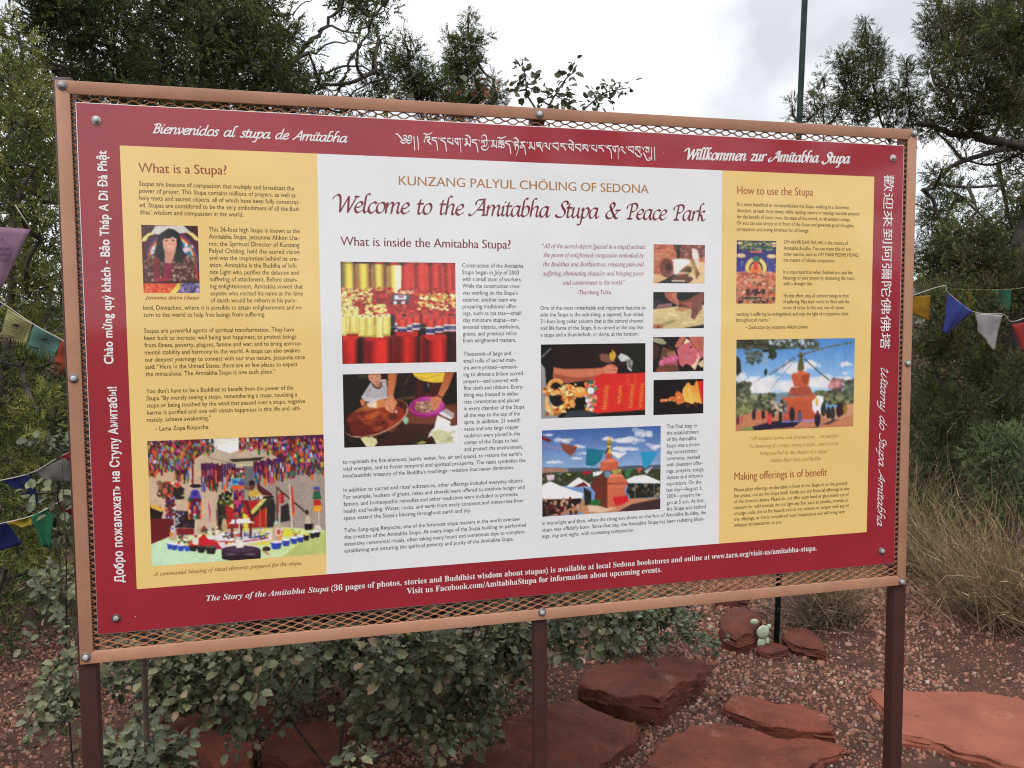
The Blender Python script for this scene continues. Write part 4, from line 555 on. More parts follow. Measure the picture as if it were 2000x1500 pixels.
# ------------------------------------------------------------------ prickly pear
pm=mat('cactus_pad',(.42,.46,.33),.6,noise=(40,(.22,.29,.18),.4,.7),bump=(150,.3,.002))
t=thing('prickly_pear','small pale green prickly pear between two rocks by the green pole','cactus',(2.5,1.72,0))
for x,y,z,rx,rz,a in ((0,0,.100,.034,.033,.0),(-.004,.006,.045,.024,.028,.1),(-.040,.01,.150,.020,.014,-.3),(.028,.006,.052,.015,.018,.5),(.036,.008,.120,.012,.013,.3)):
    u=np.linspace(0,np.pi,7); w=np.linspace(0,2*np.pi,12,endpoint=False); U2,W2=np.meshgrid(u,w,indexing='ij'); v=np.stack([np.sin(U2)*np.cos(W2)*rx,np.sin(U2)*np.sin(W2)*.009,np.cos(U2)*rz],-1).reshape(-1,3)
    c_,s_=math.cos(a),math.sin(a); v=v@np.array([[c_,s_,0],[-s_,c_,0],[0,0,1]])+np.array([x,y,z]); i=np.arange(6)[:,None]*12; j=np.arange(12)[None]; jn=(j+1)%12
    mesh('pad',v,np.stack([i+j,i+12+j,i+12+jn,i+jn],-1).reshape(-1,4),pm,t,smooth=True)
# ------------------------------------------------------------------ pole and rebar stake
mb=MB(); mb.tube([(0,0,-.1),(0,0,4.6)],[.0135,.0135],14); o=mb.build('flag_pole',mat('dark_green_paint',(.006,.020,.017),.65,spec=.15,noise=(14,(.02,.035,.03),.4,.6)),None,True); o.location=(2.614,1.79,0); o.rotation_euler=(0,.0330,0); tag(o,'tall thin dark green metal pole leaning slightly right behind the sign','pole')
mb=MB(); n_=150; z=np.linspace(-.1,.95,n_); mb.tube(np.stack([0*z,0*z,z],-1),.0062+.0009*(np.arange(n_)%2),8); o=mb.build('rebar_stake',mat('rusty_steel',(.055,.045,.04),.8,noise=(60,(.09,.05,.035),.4,.6))); o.location=(.047,.22,0); tag(o,'thin ribbed steel stake right of the left sign post','stake')
# ------------------------------------------------------------------ the information board
frm=mat('tan_painted_steel',(.42,.21,.128),.5,noise=(6,(.31,.15,.09),.45,.72),spots=[(16,(.20,.085,.045),.66,.70),(3,(.50,.28,.19),.55,.75)],bump=(40,.15,.002))
meshm=mat('tan_mesh_steel',(.31,.125,.055),.6,noise=(25,(.22,.085,.04),.45,.7))
postm=mat('brown_painted_steel',(.058,.020,.016),.5,noise=(8,(.045,.018,.015),.4,.7),spots=[(14,(.13,.055,.03),.64,.70)],bump=(30,.1,.002))
zinc=mat('zinc_bolt',(.50,.51,.52),.5,metal=.15,noise=(90,(.25,.24,.23),.45,.65))
dull=mat('weathered_washer',(.20,.19,.18),.55,metal=.6)
dark=mat('tarnished_washer',(.10,.085,.07),.6,metal=.5)
pcore=mat('panel_edge_white',(.62,.60,.58),.5)
def pr(name,c,**k): return mat(name,c,.45,coat=1.0,spec=.4,bump=(3.5,.06,.004),**k)
B=thing('information_board','large framed welcome sign with red border and yellow and white text fields on three posts','sign',(.92,0,0))
def bpart(o): return place(o,B)
# frame of flat bar: four bars mitred at the corners
x0,x1,z1,z0=-.0335,1.8645,ZT+.0388,ZT-1.0842; w=.0245; y0,y1=-.0012,.0038
def bar(P):
    P=np.array(P); v=np.concatenate([np.insert(P,1,y0,1),np.insert(P,1,y1,1)]); n_=len(P)
    mb=MB(); mb.add(v,[(0,1,2,3),(7,6,5,4)]+[(i,i+4,(i+1)%4+4,(i+1)%4) for i in range(4)]); o=mb.build('frame_bar',frm,B); 
    bv=o.modifiers.new('b','BEVEL'); bv.width=.0009; bv.segments=2; return bpart(o)
g=.0002
bar([(x0+g,z1),(x0+w+g,z1-w),(x1-w-g,z1-w),(x1-g,z1)][::-1]); bar([(x0+g,z0),(x1-g,z0),(x1-w-g,z0+w),(x0+w+g,z0+w)][::-1])
bar([(x0,z0+g),(x0+w,z0+w+g),(x0+w,z1-w-g),(x0,z1-g)][::-1]); bar([(x1,z0+g),(x1,z1-g),(x1-w,z1-w-g),(x1-w,z0+w+g)][::-1])
# expanded metal: wavy strands bonded where neighbours touch
LW,SW=.0335,.0126
V_=[];Q_=[]; off=0
prof=[(-.5,0),(-.13,0),(0.13,1),(.87-.5,1),(.5,1)]
nrow=int((z1-z0-2*w+.01)/(SW/2))+2
Pn=[]
xa,xb=x0+w-.008,x1-w+.008
for k in range(nrow):
    zc=z0+w-.006+k*SW/2
    if zc>z1-w+.006: break
    spans=[(xa,xb)] if (zc<ZT-1.0279+.03 or zc>ZT-.03) else [(xa,.04),(1.79,xb)]
    for a,b in spans:
        xs_=[];up=[]
        j0=int(a/(LW/2))-1; j1=int(b/(LW/2))+2
        for j in range(j0,j1):
            c=j*LW/2; s_=1 if (j+k)%2==0 else -1
            xs_+=[c-.0036,c+.0036]; up+=[s_,s_]
        xs_=np.array(xs_);up=np.array(up,float); ok=(xs_>=a)&(xs_<=b); xs_=xs_[ok];up=up[ok]
        if len(xs_)<2: continue
        m_=len(xs_); zz=zc+up*(SW/4-.0004); yy=.0062-up*.0012
        hw,hd=.0014,.0011
        ring=np.stack([np.stack([xs_,yy-hd,zz-hw],-1),np.stack([xs_,yy-hd,zz+hw],-1),np.stack([xs_,yy+hd,zz+hw],-1),np.stack([xs_,yy+hd,zz-hw],-1)],1)
        i=np.arange(m_-1)[:,None]*4; j=np.arange(4)[None]; jn=(j+1)%4
        V_.append(ring.reshape(-1,3)); Q_.append(np.stack([i+j,i+jn,i+4+jn,i+4+j],-1).reshape(-1,4)+off); off+=4*m_
bpart(tag(mesh('expanded_mesh',np.concatenate(V_),np.concatenate(Q_),meshm,B),kind='stuff'))
# posts: square tube
for xc,hw,top in ((-.0225,.0165,ZT+.047),(.911,.0145,ZT+.034),(1.8565,.0165,ZT+.044)):
    mb=MB(); mb.box(xc-hw,xc+hw,.0078,.0078+2*hw,-.3,top); o=bpart(mb.build('post',postm,B)); bv=o.modifiers.new('b','BEVEL'); bv.width=.002; bv.segments=2
# bolts: washer and hexagon head
def bolt(x,z,y,wm,R=.0092,r_=.0058,hh=.0052):
    mb=MB(); th=np.arange(6)/6*2*np.pi+random.Random(int(x*977+z*331)).random()
    ring=lambda rr,yy,n_,t0=0:np.stack([x+rr*np.cos(np.arange(n_)/n_*2*np.pi+t0),np.full(n_,yy),z+rr*np.sin(np.arange(n_)/n_*2*np.pi+t0)],-1)
    t0=th[0]; lay=[ring(r_,y-.0014,6,t0),ring(r_,y-.0014-hh*.8,6,t0),ring(r_*.86,y-.0014-hh,6,t0),ring(.0001,y-.0014-hh,6,t0)]
    i=np.arange(3)[:,None]*6; j=np.arange(6)[None]; jn=(j+1)%6; mb.add(np.concatenate(lay),np.stack([i+j,i+jn,i+6+jn,i+6+j],-1).reshape(-1,4)); o=bpart(mb.build('bolt',zinc,B))
    mb=MB(); lay=[ring(R,y+.0002,20),ring(R,y-.0010,20),ring(R*.9,y-.0015,20),ring(r_*.7,y-.0015,20)]; i=np.arange(3)[:,None]*20; j=np.arange(20)[None]; jn=(j+1)%20
    mb.add(np.concatenate(lay),np.stack([i+j,i+jn,i+20+jn,i+20+j],-1).reshape(-1,4)); wo_=mb.build('washer',wm,o,True); return o
for x,z in ((-.0215,.029),(.911,.019+.006),(1.8555,.0295),(-.0228,-.5214),(1.8535,-.5267),(-.0225,-1.0696),(.911,-1.0660),(1.8515,-1.0755)): bolt(x,ZT+z,y0,dull)
for x,z,m_ in ((.0351,-.0322,zinc),(1.7988,-.0316,zinc),(.0351,-.997,dark),(1.7924,-.993,dull)): bolt(x,ZT+z,-.0003,m_,R=.0085,r_=.0055)
# panel and its printed fields
mb=MB(); mb.box(0,1.83,.0006,.0036,ZT-1.0279,ZT); panel=bpart(mb.build('panel',pcore,B))
def sheet(name,xa,xb,za,zb,y,m,n_=1):
    return mesh(name,[(xa,y,za),(xb,y,za),(xb,y,zb),(xa,y,zb)],[(0,1,2,3)],m,panel)
sheet('red_border',.0012,1.8288,ZT-1.0267,ZT-.0012,0.0002,pr('print_red',ink(156,33,48,1.05),noise=(2.5,ink(143,30,44,.98),.4,.7)))
zt,zb=ZT-.0774,ZT-.9424
yel=pr('print_yellow',ink(236,192,120,1.15),noise=(2.2,tuple(x*.93 for x in ink(236,192,120,1.15)),.4,.7)); wht=pr('print_white',(.80,.81,.82),noise=(2.2,(.75,.76,.77),.4,.7))
sheet('yellow_field',.0746,.4429,zb,zt,0.0,yel); sheet('yellow_field',1.3456,1.748,zb,zt,0.0,yel); sheet('white_field',.4429,1.3456,zb,zt,0.0,wht)
PC_={'ink':ink(62,64,72),'inkY':ink(74,50,22),'brown':ink(142,66,30),'brown2':ink(120,78,38),'brown3':ink(158,84,50),'white':(.80,.78,.78),'gold':ink(165,112,48),'red':ink(112,20,36),'rose':ink(150,70,84),'tan':ink(176,120,66)}
PM={k:pr('print_'+{'inkY':'dark_brown','ink':'charcoal','brown2':'umber','brown3':'rust'}.get(k,k),v) for k,v in PC_.items()}
tcur=bpy.data.curves.new('line','FONT'); tob=bpy.data.objects.new('line',tcur); COL.objects.link(tob)
def mathmap(s,up,lo,dg=None,h=None):
    o=''
    for ch in s:
        if 'A'<=ch<='Z': o+=chr(up+ord(ch)-65)
        elif 'a'<=ch<='z': o+=h if (h and ch=='h') else chr(lo+ord(ch)-97)
        elif dg and '0'<=ch<='9': o+=chr(dg+ord(ch)-48)
        else: o+=ch
    return o
from mathutils.geometry import tessellate_polygon
def glyph1(ch,res):
    """outlines of the character, each outer contour filled with the holes inside it"""
    tcur.body=ch; tcur.size=1; tcur.resolution_u=res; tcur.fill_mode='NONE'
    bpy.context.view_layer.update(); dg=bpy.context.evaluated_depsgraph_get(); ev=tob.evaluated_get(dg); me=ev.to_mesh()
    if me is None: return np.zeros((0,2)),np.zeros((0,3),int)
    v=np.empty(len(me.vertices)*3,np.float32); me.vertices.foreach_get('co',v); v=v.reshape(-1,3)[:,:2].astype(float)
    adj={}
    for e in me.edges: a,b=e.vertices; adj.setdefault(a,[]).append(b); adj.setdefault(b,[]).append(a)
    ev.to_mesh_clear(); seen=set(); loops=[]
    for st_ in sorted(adj):
        if st_ in seen: continue
        L=[st_]; seen.add(st_); cur=min(adj[st_])
        if st_+1 in adj[st_]: cur=st_+1
        while cur not in seen:
            L.append(cur); seen.add(cur); nx_=[q for q in adj[cur] if q not in seen]; cur=nx_[0] if nx_ else L[0]
        if len(L)>2: loops.append(L)
    if not loops: return v,np.zeros((0,3),int)
    def area(L): P=v[L]; x,y=P[:,0],P[:,1]; return .5*(x*np.roll(y,-1)-np.roll(x,-1)*y).sum()
    def inside(p,L):
        P=v[L]; c=False
        for (ax,ay),(bx,by) in zip(P,np.roll(P,-1,0)):
            if (ay>p[1])!=(by>p[1]) and p[0]<(bx-ax)*(p[1]-ay)/(by-ay)+ax: c=not c
        return c
    A=[area(L) for L in loops]; sg=np.sign(A[int(np.argmax(np.abs(A)))]); outer=[i for i in range(len(loops)) if A[i]*sg>1e-6]; T=[]
    holes={i:[] for i in outer}
    for i in range(len(loops)):
        if A[i]*sg<-1e-6:
            c=[o_ for o_ in outer if inside(v[loops[i][0]],loops[o_])]
            if c: holes[min(c,key=lambda o_:abs(A[o_]))].append(i)
    for o_ in outer:
        Ls=[loops[o_]]+[loops[h] for h in holes[o_]]; flat=sum(Ls,[]); T+=[[flat[k] for k in tr_] for tr_ in tessellate_polygon([[Vector((v[k][0],v[k][1],0)) for k in L] for L in Ls])]
    t=np.array(T,int).reshape(-1,3)
    a,b,c=v[t[:,0]],v[t[:,1]],v[t[:,2]]; ar=(b[:,0]-a[:,0])*(c[:,1]-a[:,1])-(b[:,1]-a[:,1])*(c[:,0]-a[:,0])
    t=t[np.abs(ar)>1e-9]; ar=ar[np.abs(ar)>1e-9]; t[ar<0]=t[ar<0][:,::-1]
    return v,t
GC={}; ADV={}
def glyphs(s,style,res):
    """each character is filled on its own, then set side by side"""
    if style=='B': s=mathmap(s,0x1D400,0x1D41A,0x1D7CE)
    if style=='I': s=mathmap(s,0x1D434,0x1D44E,h='\u210e')
    if style=='BI': s=mathmap(s,0x1D468,0x1D482)
    if '||' not in ADV: ADV['||']=glyph1('||',1)[0][:,0].max()
    pen=0; V_=[];T_=[];off=0
    for ch in s:
        if ch not in ADV: ADV[ch]=glyph1('|'+ch+'|',1)[0][:,0].max()-ADV['||']
        k=(ch,res,style)
        if k not in GC:
            v,t=glyph1(ch,res)
            if len(t): v=fatten(v,t,*FAT[style])
            GC[k]=(v,t)
        v,t=GC[k]
        if len(t): V_.append(v+np.array([pen,0])); T_.append(t+off); off+=len(v)
        pen+=ADV[ch]+(.03 if style=='N' else 0)
    return np.concatenate(V_),np.concatenate(T_)
FAT={'R':(.004,.0),'H':(.014,-.010),'K':(.010,-.010),'B':(.0,.006),'I':(.006,.004),'BI':(.0,.0),'N':(.036,.024),'N2':(.003,.003)}
def fatten(v,t,dx,dy):
    E_=np.concatenate([t[:,[0,1]],t[:,[1,2]],t[:,[2,0]]]); n_=len(v); k=E_[:,0].astype(np.int64)*n_+E_[:,1]; kr=E_[:,1].astype(np.int64)*n_+E_[:,0]
    bd=E_[~np.isin(k,kr)]; d=v[bd[:,1]]-v[bd[:,0]]; nm=np.stack([d[:,1],-d[:,0]],-1); nm/=np.linalg.norm(nm,axis=1)[:,None]+1e-12
    acc=np.zeros_like(v); np.add.at(acc,bd[:,0],nm); np.add.at(acc,bd[:,1],nm); L=np.linalg.norm(acc,axis=1)[:,None]; acc=np.where(L>1e-6,acc/np.maximum(L,1e-6),0)
    return v+acc*np.array([dx,dy])
v_,_=glyphs('H','R',4); CAPR=v_[:,1].max(); v_,_=glyphs('H','B',4); CAPB=v_[:,1].max(); v_,_=glyphs('歡','R',4); CAPC=v_[:,1].max()
MMPX=dict(H=1.0,R=1.0)
def blocks():
    """group consecutive lines of one style and colour into one printed block"""
    out=[]; prev=None
    for T in TEXT:
        s,st,c,cap,xa,za,xb,zb_=T
        key=(st,c)
        if prev and prev[0]==key and abs(xa-prev[1])<14 and 0<prev[2]-za<24: out[-1].append(T)
        elif prev and prev[0]==key and st=='I' and c in('rose','tan') and 0<prev[2]-za<30: out[-1].append(T)
        else: out.append([T])
        prev=(key,xa,za)
    return out
SCR={}
def pxmm(x): return 1.045*(1-.0)*.985+x*.000165   # photographed cap heights were read in pixels; size grows with distance along the board
for blk in blocks():
    mb=MB(); st=blk[0][1]
    if st in('Welcome','Bien','Will','Wit'): SCR[st]=blk[0]; continue
    for (s,st,c,cap,xa,za,xb,zb_) in blk:
        v,t=glyphs(s,st,2 if cap<10 else 5)
        H={'B':CAPB,'BI':CAPB,'I':CAPB,'N2':CAPC}.get(st,CAPR); hm=cap*(.93+.30*max(0,xa)/1830)/1000/H
        a=np.array([xa,za])/1000; b=np.array([xb,zb_])/1000; d=b-a; L=np.linalg.norm(d); d/=L; n2=np.array([-d[1],d[0]])
        xm,xM=v[:,0].min(),v[:,0].max(); X_=(v[:,0]-xm)/(xM-xm)*L; Y_=v[:,1]*hm
        if st=='N2': Y_=(v[:,1]-v[:,1].min())*hm
        P=a+X_[:,None]*d+Y_[:,None]*n2
        lab=np.arange(len(v))
        for _ in range(60):
            m_=np.minimum(np.minimum(lab[t[:,0]],lab[t[:,1]]),lab[t[:,2]]); old=lab.copy()
            for c3 in range(3): np.minimum.at(lab,t[:,c3],m_)
            lab=lab[lab]
            if (lab==old).all(): break
        _,ci=np.unique(lab,return_inverse=True)
        mb.add(np.stack([P[:,0],-.0002-.00003*(ci%5),P[:,1]+ZT],-1),t=t)
    nm={'H':'heading','K':'title_line','N':'greeting','N2':'greeting','B':'notice_text','BI':'caption','I':'caption','R':'body_text'}[st]
    mb.build(nm,PM[blk[0][2]],panel)
bpy.data.objects.remove(tob)
# ------------------------------------------------------------------ pen lettering: strokes drawn with a broad nib
PEN={
'a':(8.6,"6.2,9 4,10 1.2,8 .3,4 1,.8 2.6,0 4.8,2.2 6.4,8.2;6.6,10 6.2,3 6.6,.6 7.6,.2 8.8,1.6"),
'b':(7.6,"3.8,17.4 2.4,17.6 1.1,15.5 .8,9 .8,.8;.8,1 2.8,0 5.6,2 6.4,6 5.4,9.4 3.6,10 1.6,8 .8,5"),
'c':(6.4,"6,8.8 4.2,10 1.4,8 .4,4 1.4,.8 3.4,0 6.2,2"),
'd':(8.6,"5.8,9.2 4,10 1.2,8 .3,4 1,.8 2.6,0 4.8,2 6,7;6.2,17 5.9,3 6.3,.6 7.3,.2 8.6,1.6"),
'e':(6.6,"1,4.4 4,5.4 5.6,7.6 4.6,9.9 2.6,9.4 .8,6.6 .5,3 2,.3 4,.2 6.4,2.2"),
'h':(8.6,"3.8,17.4 2.4,17.6 1.1,15.5 .9,9 .9,0;.9,5 2.6,8.6 4.6,10 6,9 6,6 5.8,2.4 6.4,.3 7.4,.4 8.6,1.8"),
'i':(3.9,"0,8 1.1,9.9;1.1,9.9 1,2.4 1.6,.3 2.6,.4 3.8,1.8;2,13.3 2.2,14"),
'k':(7.4,"3.8,17.4 2.4,17.6 1.1,15.5 .9,9 .9,0;5.6,9 4.8,10 3,8.8 1.1,5.2;1.6,5.6 3.2,5 4.4,1.4 5.6,.1 7.2,1.4"),
'l':(4.1,"3.8,17.4 2.4,17.6 1.1,15.5 .9,8 1,2.4 1.6,.3 2.6,.3 4,1.6"),
'm':(12.8,"0,8 1,9.9;1,9.9 .9,0;.9,5 2.6,8.6 4.4,10 5.6,9 5.5,6 5.4,0;5.5,5 7.2,8.6 9,10 10.2,9 10.1,6 10,2.4 10.6,.3 11.6,.4 12.8,1.8"),
'n':(8.4,"0,8 1,9.9;1,9.9 .9,0;.9,5 2.6,8.6 4.4,10 5.8,9 5.8,6 5.6,2.4 6.2,.3 7.2,.4 8.4,1.8"),
'o':(7.2,"3.8,10 1.4,8.4 .4,4.4 1.4,.8 3.4,0 5.8,1.8 6.6,5.8 5.6,9.2 3.8,10"),
'p':(7.4,"0,8 1.1,9.9;1.1,9.9 .9,-4.6 .1,-6.6 -1.8,-7;.9,5 2.6,8.6 4.4,10 6,8.8 6.4,5.6 5,1.4 3,0 1,1"),
'r':(5.6,"0,8 1,9.9;1,9.9 .9,0;.9,5 2.4,8.6 4,10 5.4,9.4"),
's':(5.6,"4.8,8.8 3.2,10 1.6,9 1.5,7.2 3.4,5.2 4.4,3 3.4,.4 1.6,0 .1,1.2"),
't':(4.6,"1.5,13.4 1,10 1,2.4 1.6,.3 2.8,.3 4.2,1.8;-.6,9.6 4,9.8"),
'u':(8.4,"0,8 1.1,9.9;1.1,9.9 1,7 .9,2 2,.1 3.8,1.2 5.6,5;5.8,9.9 5.6,3 6.2,.5 7.2,.3 8.4,1.8"),
'v':(6.6,"0,8.4 1,10 1.6,7 2.4,.2;2.4,.2 5,4 5.8,8 5.2,10"),
'y':(7.2,"0,8 1.1,9.9;1.1,9.9 .9,3 2,.1 3.8,1.2 5.6,5;5.8,9.9 5.6,0 4.4,-5 2,-7 -.6,-6.6"),
'z':(6.2,".4,9.6 5.2,9.7;5.2,9.7 .2,.3;.2,.3 5.6,.3"),
'W':(13.4,"-4.6,12.4 -2.8,15.4 -.4,15.8 1.2,12.4 2.6,0;2.6,0 7.4,14.6;7.4,14.6 8.8,0;8.8,0 13.6,14.8;12.2,14.9 15.4,14.9"),
'A':(12.6,"-1.8,.9 0,-.3 2.4,1.8 6.8,9 9.2,15.4;2.6,10.6 3.2,13.8 5.4,15.2 10,15.7;9.2,15.6 10,8 10.7,.2;9.6,.2 12.4,.2;5.4,5.4 10.4,5.4"),
'S':(8.4,"8.4,13.4 7,15.8 4.4,15.6 2.9,13.2 4,10 6.2,6.8 6.8,3.4 5,.6 2,0 -.2,.8 -.8,2.4"),
'P':(9,"-.8,10.6 -.2,13.6 3,15.4 6.4,15.6 8.2,13.4 7.8,9.8 5.4,7.6 3.2,7.6;3.3,15 2.8,.2;.8,.2 5,.2"),
'&':(12.6,"10.6,8.2 7.6,3 4.4,.2 1.6,.5 .2,3.4 1.4,6.6 4.6,9.6 6.4,12.8 5.6,15.4 3.8,15.6 2.6,13.4 3.8,9.6 6.4,4.6 8.8,.8 10.8,.4;8.4,8.4 12.4,8.5"),
'B':(8.2,"2.4,14.6 1.6,0;-.2,13.4 2.6,15.2 5.6,14.6 6.2,11.4 4.2,8.4 2.6,7.9;3,8 6.2,6.8 6.8,3.6 4.8,.6 1.2,0"),
' ':(6.6,"")}
def nib_strip(mb,P,wd,th,dth,ang,y,tofn):
    """sweep an elliptical nib (wd x th, turned by ang) along P"""
    T=np.gradient(P,axis=0); T/=np.linalg.norm(T,axis=1)[:,None]+1e-9; Nn=np.stack([-T[:,1],T[:,0]],-1)
    phi=np.arctan2(Nn[:,1],Nn[:,0])-ang; h=np.sqrt((wd/2*np.cos(phi))**2+(th/2*np.sin(phi))**2)
    A=P+Nn*h[:,None]; B_=P-Nn*h[:,None]; n_=len(P); v=np.stack([A,B_],1).reshape(-1,2); k=np.arange(n_-1)*2; q=np.stack([k+1,k+3,k+2,k],-1)
    mb.add(tofn(v,y),q)
    for e,c in enumerate((P[0],P[-1])):
        t_=np.arange(14)/14*2*np.pi; x_,y_=wd/2*np.cos(t_),th/2*np.sin(t_); v=np.stack([c[0]+x_*math.cos(ang)-y_*math.sin(ang),c[1]+x_*math.sin(ang)+y_*math.cos(ang)],-1)
        mb.add(tofn(v,y-.00003*(e+1)),t=[(0,i,i+1) for i in range(1,13)])
def lettering(st,name,cap,wd,th,ang,slant,alt=None,fit=0.,lift=0.):
    s,_,c,_,xa,za,xb,zb_=SCR[st]; a=np.array([xa,za])/1000; b=np.array([xb,zb_])/1000; d=b-a; L=np.linalg.norm(d); d/=L; n2=np.array([-d[1],d[0]])
    pen=0; strokes=[]
    for ch in s:
        adv,ss=(alt or {}).get(ch,PEN[ch])
        for q in ss.split(';'):
            if q: P=np.array([tuple(map(float,w_.split(','))) for w_ in q.split()]); strokes.append(spline(P,7)+np.array([pen,0]))
        pen+=adv+fit
    k=cap/15.6; allp=np.vstack(strokes); allp=allp[:,0]+allp[:,1]*slant; mn,mx_=allp.min(),allp.max(); kx=L/(mx_-mn)
    mb=MB()
    for i,P in enumerate(strokes):
        P=np.stack([(P[:,0]+P[:,1]*slant-mn)*kx,P[:,1]*k+lift],-1)
        nib_strip(mb,P,wd,th,0,ang,-.0002-.0001*(i%4),lambda v,y:np.stack([a[0]+v[:,0]*d[0]+v[:,1]*n2[0],np.full(len(v),y),a[1]+v[:,0]*d[1]+v[:,1]*n2[1]+ZT],-1))
    return mb.build(name,PM[c],panel)
lettering('Welcome','main_title',.0335,.0056,.0014,math.radians(38),.16)
ALB={'W':PEN['W'],'A':(10,"-.5,0 3,6 6.6,15.6;6.6,15.6 7.8,8 8.6,0;2.6,5.4 8.8,5.6")}
lettering('Bien','greeting',.0180,.0030,.0023,math.radians(30),.26,ALB)
lettering('Will','greeting',.0225,.0060,.0022,math.radians(32),.24,{'A':(14,"-.4,4.4 -2.4,2.4 -.8,-.6 3.4,1.8 7.4,8 10.8,15.4;6.4,12.4 8.4,15 11.6,15.5;10.8,15.4 11.6,8 12.3,.2;5.6,6 12,6"),'S':(10,"10.4,13.4 9,15.8 6.4,15.6 4.9,13.2 6,10 8.2,6.8 8.2,2.4 5,-1.4 1,-1.6 -1,1.4")},fit=.5)
lettering('Wit','greeting',.0190,.0030,.0014,math.radians(50),.38,{'W':(13,"-2,12 -.6,15.8 1.2,13 .4,4 1.6,0 4.4,2 6.6,8 7.2,13;7,9 6.8,3 8,0 10.6,2.4 12.4,8 12,13 13.8,15.4"),'A':(10.5,"-1.6,.4 3,6 7.6,15.6;7.6,15.6 7.8,8 8.6,0;2.6,5.4 8.8,5.6")})
mb=MB()
for i,P in enumerate(TIB):
    P=spline(np.array(P,float)/10000,5); nib_strip(mb,P,.0029,.0011,0,math.radians(60) if len(P)>9 else math.radians(75),-.0002-.0001*(i%4),lambda v,y:np.stack([v[:,0],np.full(len(v),y),v[:,1]+ZT],-1))
mb.build('greeting',PM['white'],panel)
# scuffs: small chips in the print
mb=MB(); r=np.random.default_rng(3)
for x,z,s_ in ((.07,-.997,.004),(.39,-.56,.003),(.43,-.50,.0025),(.37,-.57,.002),(1.20,-.044,.003),(1.66,-.30,.003),(1.63,-.36,.004),(1.61,-.39,.0035),(.93,-.205,.002),(.31,-.33,.003),(.29,-.345,.0025),(1.1,-.034,.003)):
    t_=np.arange(7)/7*6.283; mb.add(np.stack([x+s_*.5*np.cos(t_)*r.uniform(.6,1.2,7),np.full(7,-.00025),ZT+z+s_*.28*np.sin(t_)*r.uniform(.6,1.2,7)],-1),t=[(0,i,i+1) for i in range(1,6)])
mb.build('scuff_marks',PM['white'] if False else pr('scuff_pale',(.62,.5,.42)),panel)
